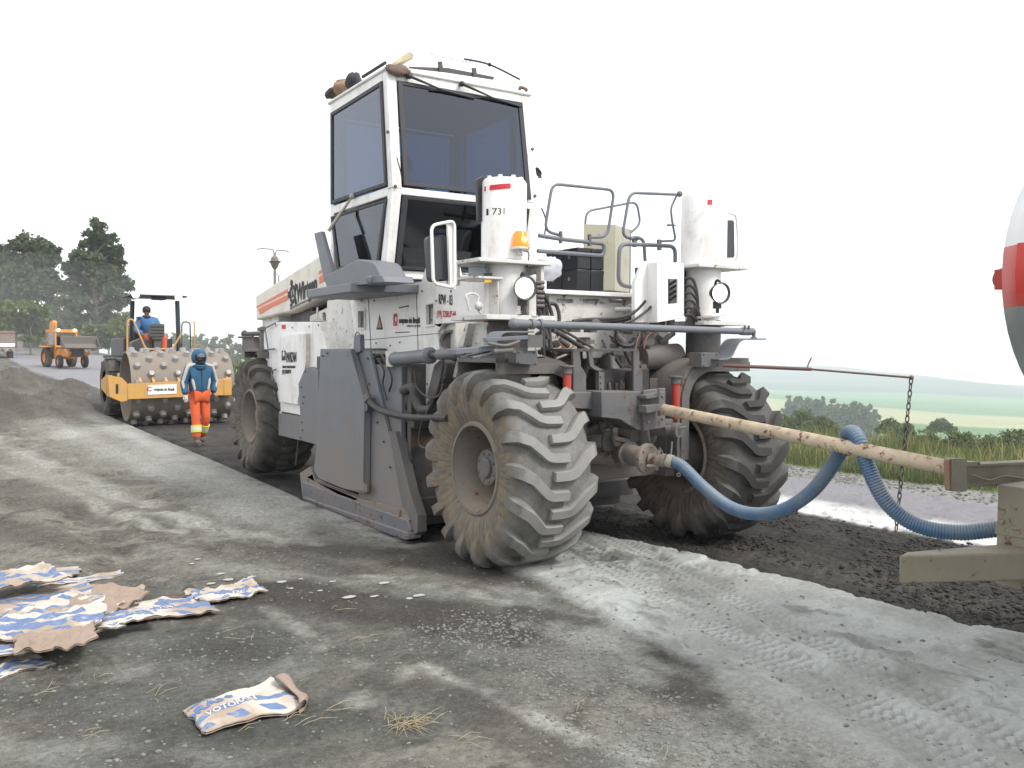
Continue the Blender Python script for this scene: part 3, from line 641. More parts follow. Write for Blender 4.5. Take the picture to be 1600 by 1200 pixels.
# ---- chassis and belly
m = MB(); m.bb((.66, .10, 1.02), (1.54, 1.3, 1.62)); m.bb((.62, 3.9, .85), (1.58, 7.3, 1.75)); m.bb((.80, -.15, 1.25), (1.40, .2, 1.60)); m.bb((-.15, 1.55, .20), (2.35, 4.05, 1.66))
m.bb((.1, 4.0, 1.35), (2.1, 5.3, 2.1)); m.bb((.15,1.0,1.64),(2.05,4.2,1.9))
m.build('chassis', M['dark'], rec, bevel=.01)
# front axle beams
m = MB(); m.bb((.50, -.08, 1.02), (1.70, .12, 1.22)); m.bb((.60,-.05,.62),(1.60,.15,.80)); m.bb((.35,.02,.70),(.7,.2,.9)); m.bb((1.5,.02,.70),(1.85,.2,.9)); m.build('front_axle', M['grey_dusty'], rec, bevel=.01)
m = MB(); m.bb((.4, WB-.12, .68), (1.8, WB+.12, .92)); m.build('rear_axle', M['dark'], rec, bevel=.01)
# ---- milling drum housing
m = MB(); m.bb((-.22, 1.36, .30), (2.42, 1.44, 1.62)); m.bb((-.24, 1.28, .18), (2.44, 1.40, .36)); m.bb((-.24, 1.25, 1.02), (2.4, 1.36, 1.10)); m.cyl((-.2,1.25,1.16), (2.4,1.25,1.16), .035)
m.bb((-.2,1.45,.06),(2.4,1.5,.5)); m.build('drum_housing', M['dark'], rec, bevel=.01)
m = MB(); m.bb((-.2, 1.352, .83), (2.4, 1.358, .93)); m.build('rust_band', paint('rusty_band_paint', (.12, .055, .035), amt=.2), rec)
X0 = -.29
outer = [(548,545),(577,548),(591,610),(607,677),(632,781),(646,808),(640,841),(627,838),(473,781),(468,739),(486,728),(493,748),(560,775)]
m = MB(); m.prism(px(outer, x=X0), (.035, 0, 0)); m.bb((-.25, 1.5, .3), (-.2, 3.6, 1.6)); sp = m.build('side_plate', M['grey'], rec, bevel=.006)
m = MB(); dp = [(500,545),(548,545),(571,627),(569,772),(536,764),(497,748),(490,735),(494,694)]; P = px(dp, x=X0-.07); m.prism(P, (.068, 0, 0)); dr = m.build('access_door', M['grey'], sp, bevel=.012)
m = MB(); P = px([(528,548),(547,547),(569,628),(567,768),(555,765),(556,640)], x=X0-.085); m.prism(P, (.02, 0, 0)); m.build('door_fold', M['grey'], dr, bevel=.006)
for y_ in (636, 762): m = MB(); c = at(570, y_, x=X0-.09); m.cyl(c+Vector((0,0,-.05)), c+Vector((0,0,.05)), .014, n=8); m.bb(c+Vector((.0,-.05,-.035)), c+Vector((.012,.05,.035))); m.build('hinge', M['grey'], dr, bevel=.002)
M['worn'] = paint('worn_steel', (.16, .165, .185), amt=.2, dirt=(.22,.18,.15), rough=.42, metal=.3, rust=.3)
m = MB(); m.prism(px([(471,752),(636,812),(641,828),(638,841),(630,842),(474,784)], x=X0-.045), (.05, 0, 0)); m.prism(px([(473,776),(636,832),(638,843),(630,844),(474,788)], x=X0-.075), (.14, 0, 0)); m.build('skid_shoe', M['worn'], sp, bevel=.012)
m = MB(); m.prism(px([(468,739),(484,729),(492,752),(560,778),(630,795),(640,812),(634,830),(480,775)], x=X0-.03), (.03, 0, 0)); m.build('wear_plate', paint('scuffed_plate_paint', (.19,.165,.15), amt=.35, dirt=(.23,.18,.145), rust=.35), sp, bevel=.004)
m = MB(); m.prism(px([(607,674),(617,674),(640,770),(652,806),(652,832),(640,842),(632,812)], x=X0-.01), (.10, 0, 0)); m.build('edge_rib', M['grey_dusty'], sp, bevel=.006)
m = MB()
for c in [(505,556),(512,552),(545,556),(560,560),(566,585),(577,600),(584,640),(590,660),(600,690),(610,730),(575,560),(482,750),(620,805)]:
    p = at(c[0], c[1], x=X0-.005 if c[0] > 548 else X0-.075); m.cyl(p, p-Vector((.012,0,0)), .012, n=6)
m.build_each('bolt_row', M['dark'], sp)
m = MB(); m.prism(rounded(px([(553,525),(562,522),(563,549),(552,553)], x=X0-.03), .02), (.05, 0, 0)); m.tube(smooth_path(px([(555,524),(558,519),(563,524),(563,532)], x=X0-.03), 5), .006); m.build('lifting_lug', M['grey'], sp, bevel=.003)
# ---- side hoses, cylinder
m = MB(); m.tube(smooth_path(px([(575,622),(582,632),(600,643),(640,652),(700,653)], x=-.36), 8), .032, 14); m.mat(1); m.ring(at(573,619,x=-.36), at(577,627,x=-.36), .042, .03, 20)
m.build('intake_hose', [M['black'], M['grey_dusty']], rec)
m = MB(); m.tube(smooth_path(px([(630,610),(645,606),(650,625),(658,640),(675,640)], x=-.24), 8), .045, 14); m.tube(smooth_path(px([(640,618),(634,640),(640,660)], x=-.2), 6), .03, 10)
for q in [[(648,580),(652,605),(668,620),(686,618),(692,600)],[(691,548),(692,575),(680,620),(660,660),(655,690),(665,700),(690,692)],[(590,560),(600,580),(598,600),(604,625)],[(583,560),(592,553),(600,560),(612,590),(608,612)],[(700,650),(690,668),(672,690)]]:
    m.tube(smooth_path(px(q, x=-.28), 7), .011, 8)
m.build_each('hydraulic_hose', M['black'], rec)
m = MB(); m.ball(at(586,577,x=-.2), .06); m.cyl(at(600,600,x=-.15), at(640,612,x=-.2), .05); m.cyl(at(590,598,x=-.2), at(590,575,x=-.2), .035); m.bb((-.2,1.5,1.25),(.1,2.4,1.6)); m.build('hydraulic_valve', M['dark'], rec, bevel=.01)
a = at(617, 561, x=-.30); b = at(668, 556, x=-.30); c = at(706, 552, x=-.30)
m = MB(); m.cyl(a, b, .062, n=24); m.cyl(b, b+(c-b)*.12, .074, .074, 24); m.cyl(b+(c-b)*.12, b+(c-b)*.16, .074, .05, 24); m.ring(a-(b-a)*.02, a+(b-a)*.03, .067, .05)
m.mat(1); m.cyl(b, c, .028, n=16); m.mat(0); m.cyl(b+(c-b)*.48, c+(c-b)*.2, .046, .040, 18); m.ball(c+(c-b)*.35, .045); m.mat(2); P = px([(602,549),(614,549),(618,560),(613,573),(603,573)], x=-.31); m.prism(P, (.05, 0, 0))
m.build('steering_cylinder', [M['grey'], M['chrome'], M['white_low']], rec, bevel=.004)
# ---- white side body
XS = -.06
side = [(545,462),(552,505),(556,545),(604,545),(611,572),(619,598),(622,629),(665,634),(690,590),(686,545),(684,518),(692,506),(757,501),(757,430),(716,430),(712,408),(690,396),(672,402),(664,420),(658,440)]
hol = [[(559,486),(569,486),(569,512),(559,512)], [(665,477),(677,474),(677,506),(665,508)]]
m = MB(); m.prism_h(px(side, x=XS), [px(h, x=XS) for h in hol], (.04, 0, 0)); body = m.build('side_body', M['white'], rec, bevel=.006)
m = MB(); m.bb((XS+.06, .9, 1.70), (2.2, 4.1, 2.33)); m.build('body_core', M['white_low'], rec, bevel=.01)
for h in hol:
    P = px(h, x=XS-.012); cc = sum(P, Vector())/4; m = MB(); m.prism_h([cc+(p-cc)*1.22 for p in P], [P], (.012, 0, 0)); m.build_each('handhold_frame', M['white'], body, bevel=.003)
def sidetext(txt, X, pc, h, mat, wpx, nm='lettering', par=None, bold=0, up=0):
    o = at(*pc, x=X); o2 = at(pc[0]+wpx, pc[1]+up, x=X)
    t = text_mesh(txt, h, nm, mat, par or rec, o, (0, -1, (o2.z-o.z)/max(1e-3, o.y-o2.y)), (0, 0, 1), .001, bold=bold)
    ys = [v.co.y for v in t.data.vertices]; wd = max(ys)-min(ys); tgt = abs(o2.y-o.y); k = tgt/wd
    for v in t.data.vertices:
        d = v.co-o; v.co = Vector((v.co.x, o.y+d.y*k, o.z+(d.z if not up else d.z)))
    return t
sidetext('RPW - 03', XS-.004, (696,469), .13, M['ink'], 22, par=body, bold=.001)
sidetext('(19) 3208.0544', XS-.004, (697,491), .085, M['inkred'], 31, par=body, bold=0)
sidetext('ompusa do Brasil', XS-.004, (639,501), .072, M['ink'], 34, par=body, bold=.004)
sidetext('soluções e serviços', XS-.004, (646,509), .035, M['ink'], 22, par=body)
m = MB(); P = px([(615,492),(620,491.5),(620,507),(615,507.5)], x=XS-.004); cc = sum(P, Vector())/4; m.prism_h([cc+(p-cc)*1.25 for p in P], [[cc+(p-cc)*.85 for p in P]], (.002,0,0)); m.build('logo_box', M['redlabel'], body, smooth=0)
sidetext('C', XS-.004, (617.5,499.5), .12, M['inkred'], 4.4, par=body, bold=.004)
m = MB(); P = px([(593,491),(598,515),(588,515)], x=XS-.003); m.prism(P, (.003,0,0)); m.mat(1); cc = sum(P, Vector())/3; m.prism([cc+(p-cc)*.62-Vector((.002,0,0)) for p in P], (.001,0,0)); m.build('warning_triangle', [M['ink'], plain('faded_orange', (.42,.24,.16))], body, smooth=0)
m = MB(); m.prism(px([(623,480),(638,477),(639,479),(623,482)], x=XS-.003), (.002,0,0)); m.prism(px([(617,519),(640,518),(640,519.5),(617,520.5)], x=XS-.003), (.002,0,0)); m.build_each('scrape_mark', M['dark'], body, smooth=0)
# seams and bolts of the body panels
m = MB(); m.prism(px([(575,467),(576,467),(580,545),(579,545)], x=XS-.002), (.002,0,0)); m.prism(px([(650,455),(651,455),(654,560),(653,560)], x=XS-.002), (.002,0,0)); m.prism(px([(556,532),(690,520),(690,521),(556,533)], x=XS-.002), (.002,0,0)); m.build_each('panel_seam', M['dark'], body, smooth=0)
m = MB()
for c in ((565,470),(566,500),(568,535),(585,470),(588,536),(620,462),(645,458),(660,455),(646,550),(660,548),(675,500),(682,470),(630,622),(655,626),(628,600),(640,590),(668,600),(610,540),(625,535),(700,440),(705,455),(745,498),(722,500)): p = at(*c, x=XS-.002); m.cyl(p, p-Vector((.008,0,0)), .010, n=6)
m.build_each('body_bolt', M['grey_dusty'], body)
M['oil'] = plain('oil_stain', (.10,.085,.07), .5, var=.5, scale=8)
# wheel arch cavity in front of the side body
m = MB(); m.prism(px([(684,512),(760,503),(800,503),(800,590),(690,600)], x=.12), (.04,0,0)); m.build('arch_wall', M['white_low'], rec)
m = MB(); m.cyl(at(704,532,x=.0), at(704,532,x=.1), .075, n=20); m.ring(at(704,532,x=-.02), at(704,532,x=.1), .10, .075, 12); m.cyl(at(704,505,x=.03), at(704,522,x=.03), .016); m.build('lamp_unit', M['grey_dusty'], rec, bevel=.004)
m = MB(); m.prism(px([(727,505),(732,505),(712,590),(707,590)], x=-.05), (.12,0,0)); m.prism(px([(685,508),(691,507),(698,560),(690,565)], x=-.03), (.12,0,0)); m.prism(px([(735,508),(760,508),(762,560),(738,566)], x=.02), (.05,0,0)); m.build_each('arch_bracket', M['white_low'], rec, bevel=.003)
# lower white flap behind cylinder already part of side; grey duct
m = MB(); P = px([(677,570),(686,562),(697,566),(693,590),(676,622),(666,618)], x=-.14); m.prism(P, (.12,0,0)); m.build('air_duct', M['grey_dusty'], rec, bevel=.02)
# ---- front middle: white hull with slots
YH = .42
hp = [(858,458),(1003,461),(1003,560),(940,600),(880,600),(858,560)]; slots = [[(x, 467), (x+26, 467.5), (x+26, 473.5), (x, 473)] for x in (870, 911, 951)]
m = MB(); m.prism_h(px(hp, y=YH), [px(s, y=YH) for s in slots], (0, .05, 0)); m.build('front_hull', M['white_low'], rec, bevel=.004)
m = MB(); a = at(858,454,y=YH-.05); b = at(1002,458,y=YH-.05); m.bb((.30, YH-.08, a.z-.03), (b.x, 3.0, a.z+.01)); m.build('platform_deck', M['white'], rec, bevel=.005)
m = MB(); m.bb((.5, YH+.06, 1.7), (2.2, 1.0, 2.24)); m.build('body_core', M['white_low'], rec)
# front frame of angle iron
m = MB()
m.prism(px([(896,545),(998,545),(998,549),(896,549)], y=-.34), (0,.45,0))
for q in ([(896,549),(906,549),(908,572),(916,585),(916,628),(896,628)], [(919,549),(926,549),(928,570),(944,579),(944,583),(930,578),(922,572)], [(936,578),(944,579),(944,625),(936,625)], [(990,549),(999,549),(999,620),(990,620)]): m.prism(px(q, y=-.34), (0,.03,0))
m.prism(px([(996,580),(1004,575),(1004,615),(996,615)], y=-.3), (0,.2,0)); m.prism(px([(856,630),(872,622),(896,636),(893,640),(872,628),(858,636)], y=-.3), (0,.03,0))
for k in range(4): p = at(940, 588+k*9.5, y=-.352); m.cyl(p, p+Vector((0,.02,0)), .008, n=8)
m.build('front_frame', M['grey_mid'], rec, bevel=.003)
# hydraulic pump and valve block inside frame
m = MB(); m.cyl(at(955,605,y=.15), at(955,605,y=-.1), .11, n=24); m.prism(px([(948,585),(990,585),(994,607),(985,618),(950,618)], y=-.12), (0,.2,0)); m.cyl(at(950,587,y=-.12), at(988,587,y=-.12), .03)
for xx in (952, 963, 974, 985): m.cyl(at(xx,612,y=-.16), at(xx,598,y=-.16), .016, n=8)
m.cyl(at(920,590,y=.05), at(935,610,y=-.1), .05); m.cyl(at(1000,560,y=.15), at(1058,556,y=.15), .12, n=24); m.cyl(at(913,540,y=.2), at(913,527,y=.2), .055, n=20); m.cyl(at(925,562,y=.0), at(908,590,y=.0), .05); m.cyl(at(870,575,y=.1), at(905,560,y=.1), .07)
m.cyl(at(940,560,y=.1), at(960,590,y=0), .09); m.cyl(at(1015,540,y=.2),at(1040,545,y=.2),.06)
m.build_each('hydraulic_pump', M['grey_dusty'], rec, bevel=.006)
# ---- towbar hitch
m = MB(); m.prism(px([(846,614),(942,612),(942,640),(860,636),(846,632)], y=-.42), (0,.3,0)); hbx = px([(940,612),(1006,612),(1006,672),(996,672),(968,655),(940,652)], y=-.55); m.prism(hbx, (0,.35,0))
m.prism(px([(1006,610),(1040,606),(1040,668),(1006,674)], y=-.58), (0,.03,0)); m.prism(px([(1010,618),(1040,612),(1040,618),(1010,624)], y=-.66), (0,.1,0)); m.prism(px([(1010,634),(1040,630),(1040,640),(1010,646)], y=-.68), (0,.1,0))
for c in [(1012,625),(1012,660),(1034,620),(1034,655)]: p = at(*c, y=-.60); m.cyl(p, p-Vector((0,.02,0)), .014, n=6)
m.cyl(at(1030,606,y=-.66), at(1030,650,y=-.66), .014, n=10); m.build('towing_hitch', M['grey_mid'], rec, bevel=.006)
# water pipe-work with valves
A = lambda x, y, Y: at(x, y, y=Y)
m = MB(); m.tube(smooth_path([A(850,705,.0), A(880,703,.0), A(930,712,-.1), A(960,712,-.2)], 6), .075, 18)
m.cyl(A(962,706,-.1), A(985,710,-.45), .105, n=28); m.cyl(A(985,710,-.45), A(1008,716,-.66), .085, n=28); m.cyl(A(1008,716,-.64), A(1014,717,-.68), .125, .125, 32)
for i in range(6):
    c = A(1014,717,-.68); d = (A(1014,717,-.68)-A(1008,716,-.64)).normalized(); u, v_, _ = basis(d); a_ = i*math.pi/3+.3; p = c+(u*math.cos(a_)+v_*math.sin(a_))*.10; m.cyl(p, p+d*.018, .010, n=6)
m.cyl(A(1014,717,-.68), A(1040,720,-.80), .05, .045, 20); m.ring(A(1034,719,-.77), A(1040,720,-.80), .056, .04, 20); m.ring(A(1024,718,-.72), A(1029,718.5,-.75), .06, .04, 20)
m.cyl(A(965,695,-.35), A(960,683,-.35), .035); m.cyl(A(958,684,-.40), A(985,690,-.40), .02); m.cyl(A(1030,703,-.75), A(1026,735,-.75), .016, n=8); m.cyl(A(1010,728,-.72), A(1030,728,-.76), .014, n=8)
m.build('spray_manifold', paint('muddy_iron', (.12, .11, .105), amt=.5, dirt=(.27, .225, .185), rust=.3), rec, bevel=.004)
m = MB(); m.tube(smooth_path([A(972,655,-.25), A(988,655,-.38), A(1000,668,-.4), A(1002,690,-.3)], 6), .055, 16); m.cyl(A(975,668,-.3), A(995,676,-.42), .095, n=24); m.cyl(A(935,665,-.2), A(975,655,-.3), .045); m.ring(A(950,662,-.25), A(956,660,-.27), .056, .04, 16); m.prism(px([(944,675),(958,672),(961,700),(957,705),(944,704),(941,690)], y=-.3), (0,.02,0))
m.build('shutoff_valve', M['grey_dusty'], rec, bevel=.004)
m = MB(); m.cyl(A(1018,668,-.35), A(1050,668,-.5), .075, n=24); m.cyl(A(1012,672,-.3), A(1020,672,-.34), .13, n=28); m.cyl(A(1054,672,-.55), A(1062,673,-.60), .065, n=28); m.cyl(A(1040,672,-.5), A(1056,672,-.57), .045); m.cyl(A(1062,670,-.62), A(1072,667,-.64), .01, n=8)
m.tube(smooth_path([A(1030,700,-.3), A(1045,720,-.3), A(1050,690,-.25)], 5), .012, 8); m.build('end_cap_valve', M['grey_dusty'], rec, bevel=.004)
m = MB(); m.tube(smooth_path(px([(938,626),(936,640),(945,656),(948,664)], y=-.38), 5), .005, 6); m.tube(px([(1062,700),(1062,742)], y=-.62), .005, 6); m.ring(A(1060,742,-.62), A(1060.5,742,-.64), .018, .010, 12); m.tube(smooth_path([A(896,700,0.0),A(905,680,-.1),A(925,668,-.15),A(945,664,-.2)],6),.035,12)
m.build_each('wire', M['grey_dusty'], rec)
# front hoses, a lot of them
HZ = [[(836,437),(845,450),(852,480),(858,505),(860,545)],[(838,441),(850,460),(862,490),(866,520)],[(834,452),(846,465),(850,500),(848,545)],[(832,462),(842,480),(846,520),(850,555)],[(851,476),(868,476),(874,498),(868,510)],[(830,473),(842,486),(850,506),(856,530)]]
m = MB()
for q in HZ: m.tube(smooth_path(px(q, y=-.22+.04*random.random()), 8), .016, 10)
for q in [[(840,520),(862,560),(890,590),(905,560),(905,530)],[(845,505),(880,525),(918,548)],[(855,503),(890,522),(928,545)],[(990,548),(1000,530),(1010,515),(1020,512),(1050,515)],[(962,510),(965,535),(985,540),(1000,525)],[(1008,470),(990,488),(965,497),(920,499),(895,502)],[(1023,462),(1005,480),(980,498),(940,503),(900,505)],[(1026,470),(1010,486),(990,500),(975,505)],[(990,606),(1000,585),(985,565),(975,545)],[(880,560),(900,575),(905,600),(915,610)],[(955,550),(965,565),(985,595),(992,605)],[(930,620),(950,628),(985,625),(1000,628)]]:
    m.tube(smooth_path(px(q, y=-.05+.15*random.random()), 8), random.choice((.012,.016,.02,.026)), 9)
for q in HZ: pass
m.build_each('hydraulic_hose', M['black'], rec)
m = MB()
for q in [[(872,534),(885,545),(898,540)],[(868,548),(885,552),(900,560)],[(1000,520),(995,535),(993,545)],[(1030,515),(1012,525),(1006,545)]]: m.tube(smooth_path(px(q, y=-.02), 6), .007, 6)
m.build_each('red_wire', paint('red_cable', (.35,.10,.06), amt=.3), rec)
random.seed(21); m = MB()
for i in range(85):
    x_, y_ = random.uniform(850,1050), random.uniform(505,612); Y = random.uniform(.0,.3); p = A(x_,y_,Y); k = random.random()
    if k < .35: m.box(p, (random.uniform(.03,.14), random.uniform(.03,.1), random.uniform(.03,.12)))
    elif k < .7: q = A(x_+random.uniform(-25,25), y_+random.uniform(-20,20), Y); m.cyl(p, q+Vector((.001,0,0)), random.uniform(.012,.035), n=10)
    else: m.cyl(p, p-Vector((0,.05,0)), random.uniform(.02,.05), n=12)
m.build_each('engine_fitting', M['grey_dusty'], rec, bevel=.003)
# ================================================================== cab
XL = -.35
tl, wl, bl_ = at(604,109,x=XL), at(613,293,x=XL), at(600,432,x=XL)
yT, yW, yB = tl.y, wl.y, bl_.y; zT, zW, zB = tl.z, wl.z, bl_.z
yR = at(515,160,x=XL).y; XR = at(829,150,y=yT).x; XR2 = at(837,305,y=yW).x
print('cab', yT, yW, yB, zT, zW, zB, yR, XR, XR2)
XR = (XR+XR2)/2
cab = MB()
def post(m, a, b, w=.05):
    a = Vector(a); b = Vector(b); d = (b-a).normalized(); m.prism([a+Vector((-w,-w,0)), a+Vector((w,-w,0)), a+Vector((w,w,0)), a+Vector((-w,w,0))], b-a)
def beam(m, a, b, w=.04, h=.05):
    a = Vector(a); b = Vector(b); d = (b-a).normalized(); s = d.cross(Vector((0,0,1))).normalized()*w; u = Vector((0,0,h)); m.prism([a-s-u, a+s-u, a+s+u, a-s+u], b-a)
pw = .05
for X in (XL+pw, XR-pw):
    post(cab, (X, yW+pw, zW), (X, yT+pw, zT)); post(cab, (X, yB+pw, zB), (X, yW+pw, zW-.001)); post(cab, (X, yR-pw, zB), (X, yR-pw, zT))
for X in (XL+.03, XR-.03):
    beam(cab, (X, yW+.1, zW-.02), (X, yR-.1, zW-.02), .03, .045); beam(cab, (X, yB+.1, zB+.05), (X, yR-.1, zB+.05), .03, .05); beam(cab, (X, yT+.1, zT-.03), (X, yR-.1, zT-.03), .03, .07)
beam(cab, (XL+.1, yW+.04, zW-.02), (XR-.1, yW+.04, zW-.02), .035, .035); beam(cab, (XL+.1, yB+.04, zB+.03), (XR-.1, yB+.04, zB+.03), .035, .04)
beam(cab, (XL+.1, yR-.04, zW-.02), (XR-.1, yR-.04, zW-.02), .035, .04); beam(cab, (XL+.1, yR-.04, zB+.05), (XR-.1, yR-.04, zB+.05), .035, .05)
zg = at(626,130,y=yT).z
beam(cab, (XL+.1, yT+.03, (zT+zg)/2+.01), (XR-.1, yT+.03, (zT+zg)/2+.01), .03, (zT-zg)/2+.02); beam(cab, (XL+.1, yR-.03, zT-.06), (XR-.1, yR-.03, zT-.06), .03, .08)
cabf = cab.build('cab_frame', M['white'], rec, bevel=.012)
# interior dark trim, ceiling, seat, console
m = MB(); m.bb((XL+.11, yT+.12, zT-.16), (XR-.11, yR-.11, zT-.10)); m.bb((XL+.02, yB+.02, zB-.06), (XR-.02, yR-.02, zB-.02))
for X, Y in ((XL+.11, yT+.15), (XR-.11, yT+.15), (XL+.11, yR-.12), (XR-.11, yR-.12)): m.bb((X-.03, Y-.03, zB), (X+.03, Y+.03, zT-.1))
m.bb((XL+.62, yR-.10, zW), (XL+.72, yR-.05, zT-.1)); m.bb((XL+.15,yR-.09,zB),(XR-.15,yR-.07,zW-.25))
m.build('cab_lining', plain('dark_cab_trim', (.035,.036,.045), .8), cabf, bevel=.01)
m = MB(); sx = XL+.55; m.bb((sx-.22, 2.15, zB+.42), (sx+.22, 2.62, zB+.54)); m.bb((sx-.21, 2.60, zB+.5), (sx+.21, 2.72, zW+.18)); m.cyl((sx, 2.4, zB), (sx, 2.4, zB+.42), .09); m.bb((sx+.26,2.15,zB),(sx+.46,2.6,zB+.62)); m.bb((sx-.3,1.85,zB),(sx+.3,2.0,zB+.7)); m.cyl((sx,1.95,zB+.7),(sx,2.02,zB+.8),.02); m.ring((sx,2.03,zB+.80),(sx,2.05,zB+.83),.17,.15)
m.build('cab_seat', plain('seat_fabric', (.035,.03,.035), .9), cabf, bevel=.03)
# windows
def window(name, pts, nrm, gm, th=.012, fr=.026):
    P = [Vector(p) for p in pts]; c = sum(P, Vector())/len(P); n = Vector(nrm).normalized(); P = [c+(p-c)*(1+.03/(p-c).length) for p in P]; Q = [c+(p-c)*(1-fr*2.5/(p-c).length) for p in P]
    m = MB(); m.prism_h([p+n*.016 for p in P], [[q+n*.016 for q in Q]], -n*.03); o = m.build(name, M['seal'], cabf, bevel=.004)
    m = MB(); m.prism([c+(p-c)*(1-fr*1.0/(p-c).length)+n*.004 for p in P], -n*.006); m.build('pane', gm, o, smooth=0)
    return o
M['seal'] = plain('window_seal', (.03,.032,.038), .6)
fY = lambda z: float(np.interp(z, [zB, zW, zT], [yB, yW, yT]))
zt = zg; zb = at(632,287,y=yW).z
nf = Vector((0, -(zT-zW), (yT-yW))).normalized()
window('front_window', [(XL+.13, fY(zt), zt), (XR-.13, fY(zt), zt), (XR-.09, fY(zb), zb), (XL+.14, fY(zb), zb)], (0,-1,.04), M['glass'])
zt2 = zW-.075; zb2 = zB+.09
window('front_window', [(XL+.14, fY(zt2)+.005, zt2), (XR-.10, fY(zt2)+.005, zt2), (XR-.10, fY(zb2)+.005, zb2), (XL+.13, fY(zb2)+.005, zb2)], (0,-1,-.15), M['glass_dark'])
for X, n in ((XL, -1), (XR, 1)):
    window('side_window', [(X, fY(zt)+.12, zt+.0), (X, yR-.08, zt-.02), (X, yR-.08, zW+.06), (X, fY(zW)+.13, zW+.05)], (n,0,0), M['glass'])
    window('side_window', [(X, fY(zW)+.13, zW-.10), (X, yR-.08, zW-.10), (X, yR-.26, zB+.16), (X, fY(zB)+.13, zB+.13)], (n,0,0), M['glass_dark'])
window('rear_window', [(XL+.12, yR, zT-.16), (XR-.12, yR, zT-.16), (XR-.12, yR, zW+.05), (XL+.12, yR, zW+.05)], (0,1,0), M['glass'])
# roof
m = MB(); m.bb((XL-.02, yT-.02, zT), (XR+.02, yR+.03, zT+.035)); r0 = [(XL+.12, yT+.06, zT+.035), (XR-.12, yT+.06, zT+.035), (XR-.12, yR-.1, zT+.035), (XL+.12, yR-.1, zT+.035)]
r1 = [(XL+.26, yT+.22, zT+.15), (XR-.26, yT+.22, zT+.15), (XR-.26, yR-.2, zT+.15), (XL+.26, yR-.2, zT+.15)]
m.add(r0+r1, [(0,1,5,4),(1,2,6,5),(2,3,7,6),(3,0,4,7),(4,5,6,7),(3,2,1,0)]); m.build('cab_roof', M['white'], rec, bevel=.015)
m = MB(); P = px([(640,104),(700,106),(772,120),(771,124),(700,113),(640,106)], y=yT-.028); m.prism(P, (0,.02,0))
for q in ([(685,96),(691,96),(693,112),(687,112)], [(738,106),(744,106),(746,120),(740,120)]): m.prism(px(q, y=yT-.045), (0,.02,0))
m.build('roof_vent', M['dark'], rec)
m = MB(); m.tube(smooth_path([at(725,92,y=yT+.1), at(765,101,y=yT), at(812,124,y=yT-.02)], 6), .010, 8); m.tube([at(600,118,y=yT+.5), at(640,84,y=yT+.3)], .02, 8); m.tube([at(567,120,x=XL+.02), at(602,98,x=XL+.02)], .016, 8); m.ball(at(765,101,y=yT-.01), .02); m.build_each('antenna_cable', M['ink'], rec)
text_mesh('Marvi da Imvedn', .075, 'scribble', plain('violet_marker', (.25,.2,.35)), rec, at(705,93,y=yT+.14)+Vector((0,-.03,0)), (1,0,0), (0,.5,.8), .001)
m = MB()
for c, r, s_ in (((816,137), .03, (1.6,.5,.6)), ((822,140), .02, (1.2,.5,1.2)), ((812,139), .02, (1,.5,.8))): m.ball(at(*c, y=yT-.01), r, s_, 7, 5)
m.build_each('rust_scab', paint('brown_scab', (.14,.05,.03), amt=.2), rec)
for k, (h, t_, b0, b1) in enumerate((((640,119),(692,141),(672,141),(742,154)), ((722,131),(775,155),(752,152),(815,167)))):
    m = MB(); a = at(*h, y=yT-.05); m.ball(a, .028); m.tube([a, a+(at(*t_, y=yT-.07)-a)*.45, at(*t_, y=yT-.05)], [.016,.012,.007], 8); m.tube([at(*b0, y=yT-.035), at(*t_, y=yT-.045), at(*b1, y=yT-.035)], [.008,.012,.008], 6)
    m.cyl(a, a+Vector((0,.06,0)), .015); m.build('wiper', M['plasticblack'], rec)
# deck, folded step arm, strut
zd = zB-.06
m = MB(); m.prism([(-.66, 1.74, zd-.10), (-.2, 1.52, zd-.10), (.55, 1.5, zd-.10), (1.2, 1.6, zd-.10), (1.2, 3.2, zd-.10), (-.62, 3.05, zd-.10)], (0,0,.095)); m.build('cab_deck', M['grey'], rec, bevel=.012)
m = MB(); m.prism(px([(510,449),(506,431),(560,405),(581,409),(586,414),(599,441),(575,444)], x=-.62), (.26,0,0)); m.prism(px([(576,430),(597,430),(600,441),(574,442)], x=-.66), (.3,0,0)); P = px([(490,364),(501,361),(518,424),(513,446),(506,440)], x=-.60); m.prism(P, (.05,0,0)); m.cyl(at(578,437,x=-.68), at(578,437,x=-.34), .035, n=16)
m.build('folded_step', M['grey'], rec, bevel=.01)
m = MB(); m.tube([at(513,361,x=-.55), at(531,335,x=-.45), at(550,308,x=XL-.03)], [.018,.018,.010], 10); m.ball(at(550,307,x=XL-.03), .03); m.build('gas_strut', M['beige'], rec)
m = MB(); m.tube(smooth_path(px([(838,262),(845,270),(842,278)], y=yT), 4), .012); m.prism(px([(838,262),(842,262),(847,278),(840,274)], y=yT), (0,.02,0)); m.tube(smooth_path([at(846,325,y=yW),at(853,345,y=yW),at(850,372,y=yW)],6), .008); m.tube(px([(620,246),(626,268),(628,280)], y=yW-.03), .006); m.build_each('cable_end', M['plasticblack'], rec)
for c in ((616,88),(606,205),(619,288),(627,291),(831,254),(838,308)): pass
m = MB()
for (x_, y_, Y) in ((618,291,yW-.01),(606,206,yW),(832,233,yW),(836,306,yW)): m.ball(at(x_,y_,y=Y), .018, n=8, m=6)
m.build_each('cab_bolt', M['grey_dusty'], cabf)
